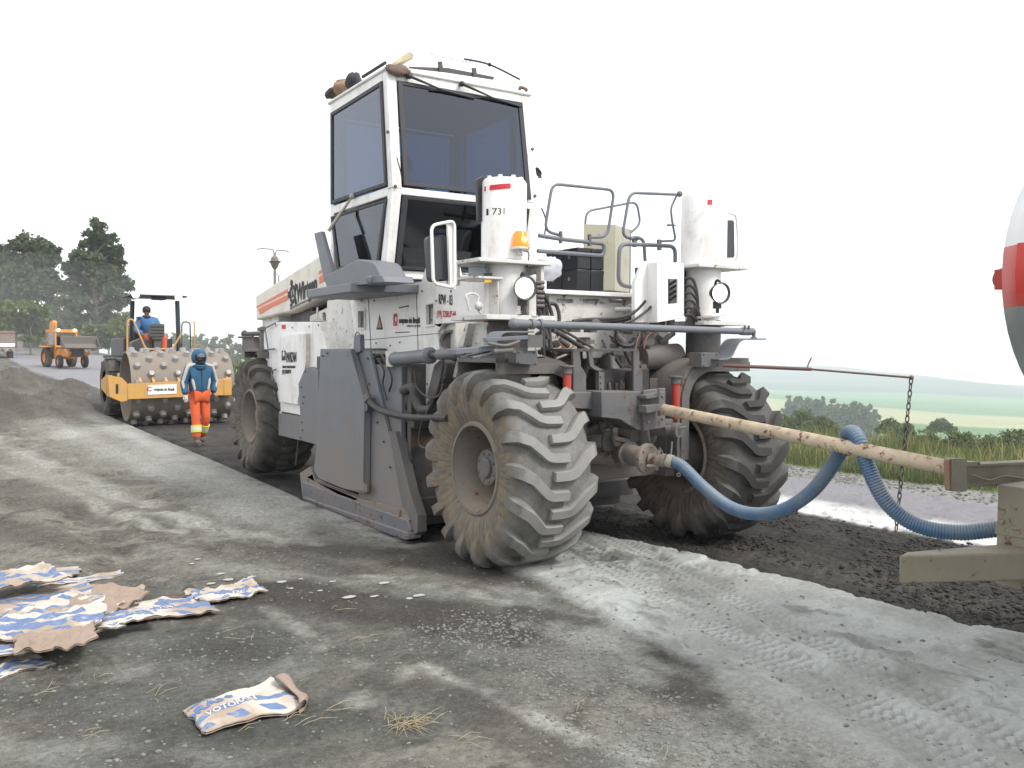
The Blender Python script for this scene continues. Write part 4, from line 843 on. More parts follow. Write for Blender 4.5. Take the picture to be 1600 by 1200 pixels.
# ================================================================== left tower over the front wheel
cx, cy = -.045, 0.
m = MB(); z0 = at(757,402,y=-.18).z; z1 = 3.14; m.lathe([(z0,0),(z0,.185),(z0+.02,.185),(z1-.03,.185),(z1,.165),(z1,0)], (cx,cy,0), (0,0,1), 40); m.build('white_tower', M['white'], rec, bevel=.006)
m = MB()
for i in range(8): a = i*math.pi/4; m.cyl((cx+.14*math.cos(a), cy+.14*math.sin(a), z1-.005), (cx+.14*math.cos(a), cy+.14*math.sin(a), z1+.02), .02, n=8)
m.build_each('tower_bolt', M['white_low'], rec, bevel=.004)
m = MB(); P = px([(772,286),(799,286),(799,294),(772,294)], y=-.19); vs = [];
def wrap(p, r=.188): d = Vector((p[0]-cx, p[1]-cy)); a = math.asin(max(-1, min(1, d[0]/r))); return Vector((cx+r*math.sin(a), cy-r*math.cos(a), p[2]))
n = 8; grid = [[wrap(P[0].lerp(P[1], i/n).lerp(P[3].lerp(P[2], i/n), j)) for i in range(n+1)] for j in (0, 1)]
m.add(grid[0]+grid[1], [(i, i+1, n+2+i, n+1+i) for i in range(n)]); m.build('red_label', M['redlabel'], rec)
text_mesh('1731', .075, 'lettering', M['ink'], rec, (0,0,0), (1,0,0), (0,0,1), warp=lambda x, y: wrap(Vector((cx-.14+x, cy, at(760,328,y=-.15).z+y)), .187), sx=.75)
m = MB(); m.prism(px([(746,280),(755,275),(755,345),(748,346)], y=.05), (0,.04,0)); m.build('tower_mirror', M['plasticblack'], rec, bevel=.006)
zs1 = at(800,405,y=-.25).z; zs0 = at(800,492,y=-.25).z
m = MB(); m.lathe([(zs0,.165),(zs1,.165)], (cx+.01,cy,0), (0,0,1), 36); m.build('tower_base', M['white'], rec)
m = MB(); m.bb((-.42,-.24,zs1-.03), (.26,.30,zs1)); m.bb((-.36,-.26,zs0-.04), (.30,.32,zs0)); m.bb((.19,-.20,zs0), (.22,.25,zs1-.03)); m.bb((-.42,.1,zs1-.2),(-.395,.3,zs1-.03)); m.bb((-.42,-.18,zs0+.28),(-.16,.2,zs0+.30)); m.bb((-.2,-.16,zs0),(-.185,-.02,zs0+.28))
m.prism(px([(827,432),(838,428),(838,498),(827,498)], y=-.24), (0,.04,0)); m.build('tower_bracket', M['white_low'], rec, bevel=.005)
m = MB(); m.cyl((-.29,.0,zs0+.30), (-.29,.0,zs1-.05), .075, n=24); m.build('filter_can', plain('blue_grey_paint', (.33,.37,.42), .5), rec, bevel=.01)
m = MB(); 
for z_ in np.linspace(zs0+.08, zs1-.17, 6): m.cyl(A(838,440,-.23).xy[:]+(z_,), A(850,440,-.24).xy[:]+(z_,), .016, n=10)
m.build_each('hose_fitting', M['grey_dusty'], rec)
m = MB(); P = px([(756,428),(768,427),(768,441),(757,442)], y=-.17); m.prism(P, (0,.01,0)); m.mat(1); m.prism(px([(756,427),(769,426),(769,430.5),(756,431.5)], y=-.175), (0,.004,0)); m.build('warning_sticker', [M['sticker'], M['ink']], rec, smooth=0)
m = MB(); m.tube(smooth_path(px([(732,470),(728,462),(738,458),(748,464),(745,480),(752,490)], y=-.2), 5), .008); m.tube(px([(728,463),(734,486)], y=-.2), .010); m.ball(at(748,478,y=-.2), .035); m.build_each('bracket_clip', M['white_low'], rec)
# mirrors
m = MB(); fr = rounded(px([(674,352),(710,345),(711,450),(677,443)], y=-.12), .05, 5); m.tube(fr, .013, 10, closed=True); m.prism(px([(700,346),(709,345),(712,452),(704,451)], y=-.11), (0,.03,0)); mir = m.build('mirror_bracket', M['white'], rec)
m = MB(); P = rounded(px([(667,369),(698,367),(704,438),(672,441)], y=-.04), .045, 5); m.prism(P, (0,.06,0)); m.build('mirror_shell', plain('mirror_back_plastic', (.045,.048,.056), .45), mir, bevel=.014)
m = MB(); P = rounded(px([(1130,344),(1147,344),(1148,403),(1131,400)], y=-.05), .03, 5); m.prism(P, (0,.06,0)); m2 = MB(); m2.tube(smooth_path(px([(1115,331),(1142,334),(1151,345),(1152,400),(1146,404),(1115,403)], y=-.06), 4), .009, 8); mm_ = m2.build('mirror_bracket', M['white_low'], rec); m.build('mirror_shell', plain('mirror_back_plastic_right', (.045,.048,.056), .45), mm_, bevel=.014)
# beacon
c = at(813,388,y=-.22)
m = MB(); m.cyl(c-Vector((0,0,.06)), c-Vector((0,0,.01)), .018, n=12); m.cyl(c-Vector((0,0,.012)), c+Vector((0,0,.008)), .073, .073, 28); bs = m.build('beacon', M['white_low'], rec, bevel=.004)
m = MB(); m.lathe([(.008,.070),(.03,.070),(.034,.063),(.125,.050),(.135,.042),(.137,0)], c, (0,0,1), 28); m.build('beacon_lens', M['beacon'], bs)
m = MB(); m.ball(c+Vector((0,-.058,.065)), .024, (1,.4,1)); m.build('beacon_bulb', M['beaconcore'], bs)
m = MB(); m.tube(smooth_path([c+Vector((.03,.0,-.02)), c+Vector((.08,0,-.03)), c+Vector((.085,.02,-.12)), c+Vector((.03,0,-.2)), c+Vector((.07,0,-.26))], 6), .005, 6); m.build('beacon_cable', M['plasticblack'], bs)
# head lamps
def headlamp(pxc, Y, r):
    c = at(*pxc, y=Y); d = (Vector((-1.2,-6.2,1.2))-Vector((0,0,1.6))).normalized(); u, v_, _ = basis(d)
    m = MB(); m.lathe([(-.10,0),(-.10,r*.55),(-.03,r*.98),(.03,r*1.22),(.034,r*1.16),(.012,r*.98)], c, d, 28); m.tube(smooth_path([c-d*.08+Vector((0,0,r*.6)), c-d*.05+Vector((0,0,r*1.35)), c+Vector((0,0,r*1.3)), c+Vector((.02,0,r*.9))], 4), .012, 8); m.bb(c+Vector((-.03,-.0,-r*1.7)), c+Vector((.03,.05,-r*.9))); m.cyl(c+Vector((0,.02,-r*2.2)), c+Vector((0,.02,-r*1.5)), .016)
    h = m.build('headlamp', M['plasticblack'], rec, bevel=.003); m = MB(); m.lathe([(.008,r*.98),(.02,r*.7),(.026,0)], c, d, 28); m.build('lens', M['lamp'], h)
headlamp((819,450), -.30, .082); headlamp((1124,458), -.36, .082)
# ================================================================== right tower
m = MB(); cx2 = 2.19; z0 = at(1090,412,y=-.2).z; m.lathe([(z0,0),(z0,.215),(3.19,.215),(3.23,.19),(3.23,0)], (cx2,0,0), (0,0,1), 40); m.build('white_tower', M['white'], rec, bevel=.006)
m = MB(); m.cyl((cx2,0,zs0), (cx2,0,z0), .165, n=36); m.build('tower_base', M['white'], rec)
m = MB(); m.bb((cx2-.3,-.24,z0-.03),(cx2+.34,.28,z0)); m.bb((cx2-.22,-.24,zs0-.04),(cx2+.34,.3,zs0)); m.prism(px([(1108,416),(1115,414),(1136,414),(1115,417)], y=-.24), (0,.1,0)); m.prism(px([(1100,494),(1136,491),(1136,493),(1100,498)], y=-.24), (0,.1,0)); m.build_each('tower_bracket', M['white_low'], rec, bevel=.005)
m = MB(); m.prism(px([(1106,312),(1113,312),(1113,320),(1106,320)], y=-.225), (0,.006,0)); m.build('red_label', M['redlabel'], rec, smooth=0)
a_ = [(992,504),(992,441),(1007,408),(1027,409),(1027,504)]; circ_ = [(1026,430),(1020,434),(1016,441),(1014,450),(1016,459),(1020,465),(1026,468)]
m = MB(); m.prism_h(px(a_, y=.02), [px(circ_, y=.02)], (0,.05,0)); m.prism_h(px([(1027,409),(1069,412),(1069,497),(1027,504)], y=-.12), [px([(1044,436),(1059,436),(1059,474),(1044,475)], y=-.12)], (0,.02,0)); m.prism(px([(1027,409),(1029,409),(1029,504),(1027,504)], y=-.115), (0,.2,0)); m.prism(px([(1067,412),(1069,412),(1069,497),(1067,497)], y=-.1), (0,.2,0)); m.build('hose_guard', M['white'], rec, bevel=.004)
m = MB(); m.bb(tuple(at(996,440,y=.08)-Vector((0,0,.3))), tuple(at(1068,440,y=.12)+Vector((0,0,.1)))); m.build('guard_back', M['dark'], rec)
m = MB()
for k in range(6): y_ = 436+k*11.5; m.tube(smooth_path([A(1070,y_,-.1), A(1080,y_-1,-.14), A(1087+k*1.5,y_+12,-.15), A(1090-k*1.2,480,-.15), A(1082-k*2.2,512,-.1)], 6), .014, 9)
for k in range(4): m.tube(smooth_path([A(1046,445+k*8,-.04), A(1053,440+k*8,-.06), A(1062,436+k*8,-.04)], 5), .013, 8)
m.build_each('hydraulic_hose', M['black'], rec)
m = MB(); m.ring(A(1075,497,-.1), A(1075,497,-.12), .02, .01); m.ring(A(1024,495,-.02), A(1024,495,-.04), .022, .012); m.ring(A(985,483,.38),A(985,483,.36),.05,.03); m.cyl(A(960,484,.36),A(985,484,.3),.025); m.build_each('hose_clamp', M['white_low'], rec)
# ================================================================== platform top
m = MB(); Y = 1.25; p0 = at(912,362,y=Y); p1 = at(962,351,y=Y-.15); p2 = at(984,353,y=Y+.05); zb_ = at(960,447,y=Y-.1).z
m.prism([(p0.x,p0.y,zb_-.05),(p1.x,p1.y,zb_-.05),(p2.x,p2.y,zb_-.05),(p0.x+.28,p0.y+.35,zb_-.05)], (0,0,p1.z-zb_+.05)); m.cyl(at(936,366,y=1.09), at(936,366,y=1.06), .015, n=8); m.cyl(at(950,378,y=1.09), at(950,378,y=1.06), .012, n=8)
m.mat(1); m.prism([(p2.x,p2.y,zb_-.05),(p2.x+.05,p2.y+.03,zb_-.05),(p2.x+.04,p2.y+.09,zb_-.05),(p2.x-.02,p2.y+.07,zb_-.05)], (0,0,p1.z-zb_+.05))
m.build('control_cabinet', [M['beige'], M['grey']], rec, bevel=.008)
def rail(pts, y, r=.016, closed=False, rad=.09, ys=None):
    P = [at(a, b, y=(ys[i] if ys else y)) for i, (a, b) in enumerate(pts)]; m = MB(); m.tube(rounded(P, rad, 6, closed), r, 10, closed=closed); return m.build('hand_rail', M['grey'], rec)
rail([(878,368),(851,361),(863,287),(960,297),(949,370),(922,371)], .75, .015)
rail([(842,368),(880,374),(945,381),(943,400),(840,392)], .62, .020)
rail([(914,358),(916,330),(995,315),(1001,350),(986,363)], 1.55, .013)
rail([(996,374),(972,370),(984,301),(1058,304)], .62, .015)
rail([(1058,304),(1048,325),(1050,345),(1056,376),(1033,377)], .35, .011, rad=.05)
rail([(1055,410),(1055,385),(1020,383),(968,381),(966,445),(996,450)], .45, .020)
rail([(1008,408),(1006,375),(994,370),(985,373)], .6, .017)
m = MB()
for q in ([(876,361),(879,361),(879,380),(876,380)], [(921,366),(924,366),(924,384),(921,384)], [(990,370),(996,370),(995,386),(991,386)], [(1029,374),(1034,374),(1034,391),(1030,391)], [(1045,350),(1056,351),(1056,353),(1045,353)]): m.prism(px(q, y=.6), (0,.03,0))
m.ball(at(1062,303,y=.3), .03); m.build_each('rail_clamp', M['grey_dusty'], rec)
# guide rod to the side, carried by the right fork
m = MB(); a = at(1130,571,y=-.5); b = at(1268,577,y=-1.1); c = at(1424,590,y=-1.8); m.cyl(a, b, .016, n=10); m.cyl(b, c, .009, n=8); m.tube([b-(b-a)*.05, b-(b-a)*.05+Vector((.02,0,.05)), b-(b-a)*.02+Vector((.02,0,.1))], .006, 6); m.ball(c, .02); m.build('guide_rod', M['redrod'] if 'redrod' in M else paint('rusty_red_rod', (.16,.06,.06), amt=.2), rec)
m = MB(); bot = at(1400,830,y=-1.8); L_ = (c-bot).length; n = int(L_/.052); d = (bot-c)/n
for i in range(n):
    p = c+d*(i+.5); u = Vector((1,0,0)) if i % 2 else Vector((0,1,0)); q = d.normalized(); pts = [p+q*(.034*math.cos(t))+u*(.015*math.sin(t)) for t in np.linspace(0, 2*math.pi, 11)[:-1]]; m.tube(pts, .0055, 5, closed=True)
ch = m.build('guide_chain', paint('rusty_chain', (.05,.045,.04), amt=.15, rust=.4), rec)
# ================================================================== rear hood
XH = .12
hood = [(399,462),(516,392),(520,470),(498,459),(453,480),(453,506),(437,508),(420,512),(400,500)]
Ptop = px([(399,462),(400,500),(453,487),(500,463),(560,440),(560,360)], x=XH)
m = MB(); m.prism(Ptop, (1.95,0,0)); hd = m.build('engine_hood', M['cream'], rec, bevel=.03, seg=3)
m = MB()
for q in ([(400.5,478.5),(449.5,451.5),(449.5,457),(401,481.5)], [(403,483),(450.5,460),(451.5,467.5),(430,478),(425,480),(406,491.5)], [(498,424),(526,408),(526,412),(498,429)], [(498,433),(526,417),(526,428),(499,444)]): m.prism(px(q, x=XH-.004), (.003,0,0))
m.build_each('orange_stripe', M['orange_stripe'], hd, smooth=0)
def hoodtext(txt, pc, wpx, upx, h, nm, bold):
    o = at(*pc, x=XH-.006); o2 = at(pc[0]+wpx, pc[1]-upx, x=XH-.006); dd = (o2-o); t = text_mesh(txt, h, nm, M['ink'], hd, (0,0,0), (0,-1,0), (0,0,1), .001, bold=bold)
    ys = [v.co.y for v in t.data.vertices]; wd = max(ys)-min(ys); k = abs(dd.y)/wd
    for v in t.data.vertices: y_ = -v.co.y*k; v.co = Vector((o.x+v.co.x, o.y-y_, o.z+v.co.z+dd.z*y_/abs(dd.y)))
hoodtext('Wirtgen', (479,452), 34, 18.5, .33, 'lettering', .012)
m = MB(); c = at(457,460,x=XH-.006); sc_ = .165
for i in range(5): a0 = 2*math.pi*i/5+.6; m.box(c+Vector((0,-sc_*.95*math.cos(a0),sc_*1.0*math.sin(a0))), (.004,.075,.085), Matrix.Rotation(a0, 3, 'X'))
m.ring(c-Vector((.002,0,0)), c+Vector((.002,0,0)), .13, .075, 20); m.prism([c+Vector((0,.01,.07)), c+Vector((0,-.05,-.03)), c+Vector((0,.05,-.05))], (.003,0,0)); m.build('gear_emblem', M['ink'], hd, smooth=0)
m = MB(); m.prism(px([(453,480),(498,459),(498,461),(453,482)], x=XH-.02), (.02,0,0)); m.build('hood_lip', M['grey'], hd)
# sloped wall with slots below hood
m = MB(); P = [at(455,487,x=XH+.02), at(540,446,x=XH+.02), at(552,505,x=XH+.3), at(548,545,x=XH+.3), at(455,520,x=XH+.3)]
lo = [(484,494),(540,466),(548,500),(556,548),(484,548)]; sl_ = [[(a, b), (a+5, b-1.5), (a+6, b+11), (a+1, b+12)] for a, b in ((503,489),(520,480),(531,474.5))]
m.prism_h(px(lo, x=.22), [px(h_, x=.22) for h_ in sl_], (.04,0,0)); m.build('slotted_panel', M['white_low'], rec, bevel=.004)
m = MB(); m.prism(px([(455,485),(488,470),(488,520),(455,520)], x=.30), (.04,0,0)); m.bb((.27,2.9,1.6),(1.9,5.8,2.25)); m.build('engine_block', M['dark'], rec)
m = MB(); m.prism(px([(453,503),(462,503),(462,508),(453,508)],x=0),(.1,0,0)); m.cyl(at(496,505,x=.12), at(496,480,x=.12), .012); m.cyl(at(513,502,x=.10), at(513,481,x=.10), .02); m.prism(px([(480,503.5),(540,501.5),(540,503),(480,505)], x=.02), (.3,0,0)); m.build_each('bracket_post', M['cream'], rec)
m = MB(); m.prism(px([(510,545),(516,515),(523,498),(530,500),(540,545)], x=.14), (.05,0,0)); m.cyl(at(518,530,x=.1), at(520,515,x=.1), .04); m.tube(smooth_path(px([(508,540),(518,525),(530,535),(545,528)], x=.05), 5), .015); m.build_each('engine_pipe', M['black'], rec)
# rear side box and door
XD = -.14
rs = [(409,513),(437,503),(499,503),(511,545),(500,650),(469,649),(440,643),(433,667),(427,662)]
m = MB(); m.prism(px(rs, x=XD), (.45,0,0)); sb = m.build('rear_side_panel', M['white'], rec, bevel=.008)
m = MB(); m.prism(px([(436,524),(474,521),(478,521),(478,565),(464,632),(437,627)], x=XD-.05), (.048,0,0)); dr2 = m.build('engine_door', M['white'], rec, bevel=.008)
m = MB(); m.prism(px([(474.5,523),(478,523),(478,565),(474.5,585)], x=XD-.056), (.006,0,0)); m.build('door_edge', M['cream'], dr2)
for (x_, y_) in ((437,549),): 
    m = MB(); P = px([(440,548),(446,548),(446,563),(440,563.5)], x=XD-.054); m.prism(P, (.003,0,0)); m.mat(1); p = at(443,553,x=XD-.056); m.cyl(p, p+Vector((.003,0,0)), .035, n=12); m.build('logo_box', [M['ink'], M['signwhite']], dr2, smooth=0)
sidetext('PAVIZAN', XD-.054, (455,559), .17, M['ink'], 16, par=dr2, bold=.006); sidetext('OBRAS E TERRAPLENAGEM', XD-.054, (451,573.5), .04, M['ink'], 21, par=dr2, bold=.002); sidetext('(19) 3208.0544', XD-.054, (447.5,581), .07, M['ink'], 14, par=dr2, bold=.002)
m = MB(); m.prism(px([(440,507.5),(446,507.5),(446,514),(440,514)], x=XD-.004), (.003,0,0)); m.build('red_label', M['redlabel'], sb, smooth=0)
m = MB()
for q in ([(430,505),(414,513),(419,546),(429,545)], [(431,577),(424,580),(429,620),(430,625)]): m.tube(rounded(px(q, x=XD-.04), .04, 4, False), .011, 8)
for c in ((456,512),(482,510),(497,508),(470,527),(476,545),(463,628),(430,507),(437,630)): p = at(*c, x=XD-.01); m.cyl(p, p+Vector((.02,0,0)), .012, n=6)
m.build_each('grab_handle', M['grey'], sb)
m = MB(); m.prism(px([(435,646),(469,651),(466,600),(476,576),(485,573),(497,580),(500,696),(435,680)], x=XD-.06), (.06,0,0)); m.mat(1)
for c in ((478,581),(471,605),(475,620),(474,630),(472,660),(473,672),(470,684),(472,688)): p = at(*c, x=XD-.06); m.cyl(p, p-Vector((.012,0,0)), .013, n=6)
m.build('lower_skirt', [M['grey'], M['dark']], rec, bevel=.006)
m = MB(); m.tube([at(466,688,x=-.1), at(462,727,x=-.1)], .008); m.build('chain_rod', M['grey_dusty'], rec)
# rear fender, rear bar
m = MB(); m.prism(px([(378,527),(393,526),(400,545),(410,548),(378,548)], x=.0), (.5,0,0)); m.build('rear_fender', M['grey_dusty'], rec, bevel=.01)
m = MB(); m.cyl(at(380,522,x=.05), at(410,521,x=.05), .035); m.ball(at(382,521,x=.05), .05); m.cyl(at(373,527,x=-.05), at(395,526,x=-.05), .015); m.build('rear_tie_rod', M['dark'], rec)
m = MB(); m.bb((.2, 6.6, 1.75), (2.0, 7.35, 2.3)); m.bb((.1,5.6,1.7),(2.1,7.2,2.0)); m.build('rear_body', M['white_low'], rec, bevel=.02)
# ---- black boxes standing on the platform: things of their own
def black_box(x, y, z, w_, d_, h_):
    root = empty('battery_box', (x+w_/2, y+d_/2, z)); m = MB(); m.bb((x+.004, y+.004, z), (x+w_-.004, y+d_-.004, z+h_-.012)); m.bb((x+.001,y+.001,z+h_-.045), (x+w_-.001,y+d_-.001,z+h_-.004)); m.build('case', M['plasticblack'], root, bevel=.008)
    m = MB(); m.cyl((x, y+d_/2, z+h_*.55), (x-.006, y+d_/2, z+h_*.55), .018, n=10); m.build('latch', M['steel'], root); return root
p = at(902,455,y=.62); bw, bd, bh = .163, .26, .205
for k in range(2):
    for j in range(2):
        for i in range(2):
            r_ = black_box(p.x+i*bw, .62+j*(bd+.01), p.z+.01+k*bh, bw, bd, bh)
            tag(r_, f"black plastic battery box on the white platform, {'upper' if k else 'lower'} layer, {'front' if j == 0 else 'back'} row, {'left' if i == 0 else 'right'} one", 'battery box', 'black boxes stacked on the machine platform')
# bundle of cloth
def lump(name, c, r, sc, mat, seed, label, cat, group=None):
    m = MB(); m.ball((0,0,0), 1, (1,1,1), 20, 14); V = []
    for v in m.v:
        d = Vector(v); k = 1+.45*(float(fbm(np.array([d.x*2+seed]), np.array([d.y*2+d.z*1.7+seed*3]), 1.3, 3, seed)[0])*1.6); V.append((c[0]+d.x*r*sc[0]*k, c[1]+d.y*r*sc[1]*k, c[2]+d.z*r*sc[2]*k))
    m.v = V; o = m.build(name, mat, smooth=60); tag(o, label, cat, group); return o
lump('rag', at(858,420,y=.55), .13, (1.1,.8,.8), plain('striped_rag', (.55,.56,.62), .9, var=.5, scale=9), 3, 'crumpled white and blue rag beside the black battery boxes', 'rag')
cb = at(534,147,x=XL); 
lump('work_glove', at(520,148,x=XL+.05)+Vector((0,0,.02)), .10, (.8,1.6,.5), plain('brown_leather', (.10,.07,.05), .8, var=.5), 5, 'brown work glove at the rear corner of the cab roof', 'glove', 'gloves lying on the cab roof')
lump('work_glove', at(534,140,x=XL+.05)+Vector((0,0,.02)), .10, (.8,1.2,.8), plain('tan_leather', (.33,.22,.14), .8, var=.5), 6, 'tan work glove in the middle of the pile on the cab roof', 'glove', 'gloves lying on the cab roof')
lump('work_glove', at(552,132,x=XL+.05)+Vector((0,0,.02)), .10, (.8,1.2,1.), plain('black_glove', (.04,.04,.05), .8, var=.5), 8, 'black work glove nearest the front of the pile on the cab roof', 'glove', 'gloves lying on the cab roof')
lump('shoe_sole', at(621,110,y=yT-.03), .085, (1.5,.5,.6), plain('worn_sole', (.17,.12,.10), .9, var=.4), 9, 'worn brown shoe sole hanging over the front corner of the cab roof', 'shoe sole')
m = MB(); m.prism(px([(618,96),(640,80),(648,86),(645,92),(618,100)], y=yT+.1), (0,.25,0)); o = m.build('cardboard_piece', paint('old_cardboard', (.55,.50,.33), amt=.1), bevel=.01); tag(o, 'folded yellowish cardboard piece on the front left of the cab roof', 'cardboard')
# ================================================================== push bar, hose, tank truck
m = MB(); pa = at(1038, 640, y=-.68); pb = at(1492, 733, y=-3.28); m.cyl(pa, pb, .046, n=24)
M['pole'] = paint('chipped_cream_paint', (.62,.52,.38), amt=.34, dirt=(.30,.22,.15), rust=.4, scale=5)
o = m.build('push_bar', M['pole']); tag(o, 'long chipped cream steel bar linking the recycler to the tank truck', 'push bar')
yh = lambda x: float(np.interp(x, [1045,1170,1325,1345,1565], [-.80,-1.5,-2.42,-2.50,-3.36]))
hp_ = [(1042,719),(1065,728),(1100,762),(1140,792),(1180,803),(1225,796),(1268,768),(1300,728),(1318,697),(1324,680),(1333,676),(1343,690),(1355,725),(1378,775),(1410,808),(1450,826),(1500,832),(1545,828),(1572,824)]
P = []
for i, (a, b) in enumerate(hp_):
    yy = yh(a)
    if 1300 <= a <= 1330: yy -= 0
    if a >= 1333: yy = float(np.interp(a, [1333,1345,1378,1572], [-2.52,-2.62,-2.75,-3.36]))
    P.append(at(a, b, y=yy))
path = smooth_path(P, 30); L = [0]
for a, b in zip(path, path[1:]): L.append(L[-1]+(b-a).length)
n = int(L[-1]/.0045); pp = []
arr = np.array([tuple(p) for p in path]); ss = np.linspace(0, L[-1], n)
pp = [Vector((np.interp(s, L, arr[:, 0]), np.interp(s, L, arr[:, 1]), np.interp(s, L, arr[:, 2]))) for s in ss]
m = MB(); m.tube(pp, [.050 if i % 4 < 2 else .046 for i in range(n)], 20)
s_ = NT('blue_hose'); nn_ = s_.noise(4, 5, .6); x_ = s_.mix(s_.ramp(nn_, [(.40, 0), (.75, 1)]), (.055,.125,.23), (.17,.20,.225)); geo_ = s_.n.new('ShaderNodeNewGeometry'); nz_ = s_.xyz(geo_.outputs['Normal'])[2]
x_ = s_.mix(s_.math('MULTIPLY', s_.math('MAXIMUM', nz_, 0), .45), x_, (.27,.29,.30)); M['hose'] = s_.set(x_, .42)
ho = m.build('water_hose', M['hose'], smooth=60); tag(ho, 'ribbed blue hose looping from the recycler over the cream bar to the tank truck', 'hose')
m = MB(); m.tube(pp[:12], .054, 20); m.build('hose_cuff', M['beige'], ho)
m = MB()
for k, off in enumerate((-.02, .012)):
    c = at(1321, 697, y=-2.42)+Vector((0, off, 0)); d = (pb-pa).normalized(); u, v_, _ = basis(d); m.tube([c+(u*math.cos(t)+v_*math.sin(t))*.056+d*.01*math.sin(t+k) for t in np.linspace(0, 2*math.pi, 21)[:-1]], .006, 6, closed=True)
o = m.build('tie_rope', paint('brown_rope', (.10,.05,.03), amt=.2)); tag(o, 'brown rope tied round the cream bar where the blue hose crosses', 'rope')
trk = empty('tank_truck', (1.3, -6.5, 0)); tag(trk, 'tank truck with red banded tank cut off by the right edge of the photo', 'tank truck')
s_ = NT('tank_paint'); z_ = s_.xyz()[2]; nz = s_.noise(3, 5)
c_ = s_.ramp(s_.math('MULTIPLY', z_, .25), [(.0, (.20,.215,.23)), (at(1585,481,y=-4.15).z*.25-.001, (.22,.235,.25)), (at(1585,481,y=-4.15).z*.25, (.52,.035,.025)), (at(1585,388,y=-4.15).z*.25-.001, (.52,.035,.025)), (at(1585,388,y=-4.15).z*.25, (.72,.72,.71)), (1, (.78,.78,.77))]); c_.node.color_ramp.interpolation = 'CONSTANT'
M['tank'] = s_.set(s_.mix(s_.ramp(nz, [(.5, 0), (.9, .5)]), c_, (.28,.26,.23)), .35)
tc_ = (1.13, -4.045, 2.12); m = MB(); prof = []
A_, B_ = 1.22, .86
vs = []; rows = [(.0, 0.0), (-.02, .25), (-.06, .5), (-.13, .75), (-.22, .92), (-.34, 1.0), (-.345, 1.02), (-.40, 1.02), (-.405, 1.0), (-6.2, 1.0), (-6.4, .8), (-6.45, 0)]
n = 56
for dy, k in rows: vs += [(tc_[0]+A_*k*math.cos(2*math.pi*i/n), tc_[1]+dy+.2, tc_[2]+B_*k*math.sin(2*math.pi*i/n)) for i in range(n)]
m.add(vs, [(j*n+i, j*n+(i+1) % n, (j+1)*n+(i+1) % n, (j+1)*n+i) for j in range(len(rows)-1) for i in range(n)]); tk = m.build('tank', M['tank'], trk)
m = MB(); m.prism(px([(1570,420),(1620,420),(1620,452),(1570,452)], y=-4.02), (0,.05,0)); m.prism(px([(1590,441),(1640,441),(1640,447),(1590,447)], y=-3.98), (0,.03,0)); br_ = m.build('lamp_bracket', M['red'], trk, bevel=.004)
m = MB(); a = at(1571,436,y=-4.0); m.cyl(a+Vector((-.025,.0,0)), a+Vector((.03,.0,0)), .050, n=24); m.build('side_lamp', paint('muddy_lamp', (.16,.06,.05), amt=.4), br_, bevel=.006)
m = MB(); m.bb((.72,-10.4,1.05),(.80,-4.0,1.28)); m.bb((1.42,-10.4,1.05),(1.50,-4.0,1.28)); 
for y_ in (-4.1,-5.5,-7.5,-9.5): m.bb((.82,y_-.06,1.06),(1.40,y_+.06,1.27))
m.build('chassis_rail', M['tan'], trk, bevel=.01)
m = MB(); P = px([(1512,728),(1660,722),(1660,755),(1512,759)], y=-3.35); m.prism_h(P, [], (0,.02,0)); m.prism(px([(1512,726),(1660,719),(1660,724),(1512,730)], y=-3.37), (0,.09,0)); m.prism(px([(1512,756),(1660,752),(1660,757),(1512,761)], y=-3.37), (0,.09,0)); m.tube(smooth_path(px([(1520,742),(1545,750),(1570,744),(1600,748)], y=-3.38), 6), .006); cm = m.build('rear_channel', M['tan'], trk, bevel=.003)
m = MB(); m.prism(rounded(px([(1488,716),(1511,717),(1511,768),(1488,768)], y=-3.40), .015, 4), (0,.045,0)); m.prism(px([(1507,722),(1532,722),(1532,728),(1507,728)], y=-3.38),(0,.1,0)); m.mat(1); m.prism(rounded(px([(1483,718),(1489,716),(1489,768),(1484,766)], y=-3.395), .008, 3), (0,.03,0)); m.build('tail_lamp', [M['tan'], paint('muddy_tail_lens', (.22,.10,.06), amt=.5, dirt=(.24,.20,.15))], trk, bevel=.006)
m = MB(); m.bb((at(1558,800,y=-3.42).x,-3.75,.43),(at(1558,800,y=-3.42).x+1.2,-3.42,1.01)); m.bb((at(1558,800,y=-3.42).x-.004,-3.76,.72),(at(1558,800,y=-3.42).x+1.21,-3.41,.78))
for c in ((1570,810),(1568,818)): p = at(*c, y=-3.77) 
p = at(1566, 815, x=at(1558,800,y=-3.42).x-.004); m.cyl(p, p-Vector((.012,0,0)), .015, n=10)
m.build('pump_box', M['tan'], trk, bevel=.012)
m = MB(); zt_ = .675; P = [at(x, y, z=zt_) for x, y in ((1405,868),(1416,862),(1500,855),(1560,850),(1640,843),(1640,861),(1585,864))]; m.prism(P, (0,0,-.155)); m.build('bumper_beam', M['tan'], trk, bevel=.012, seg=3)
for y_ in (-6.9, -8.2):
    for s in (-1, 1):
        m = MB(); cx_ = 1.1+s*.95; m.lathe([(-.15,.28),(-.16,.42),(-.13,.50),(.13,.50),(.16,.42),(.15,.28),(.0,.26),(-.15,.28)], (cx_,y_,.5), (1,0,0), 36); wl_ = m.build('wheel', M['tyre2'], trk); m = MB(); m.lathe([(-.12,.28),(-.05,.2),(-.12,.08),(-.12,0)], (cx_,y_,.5), (1,0,0), 24); m.build('rim', M['rim'], wl_)
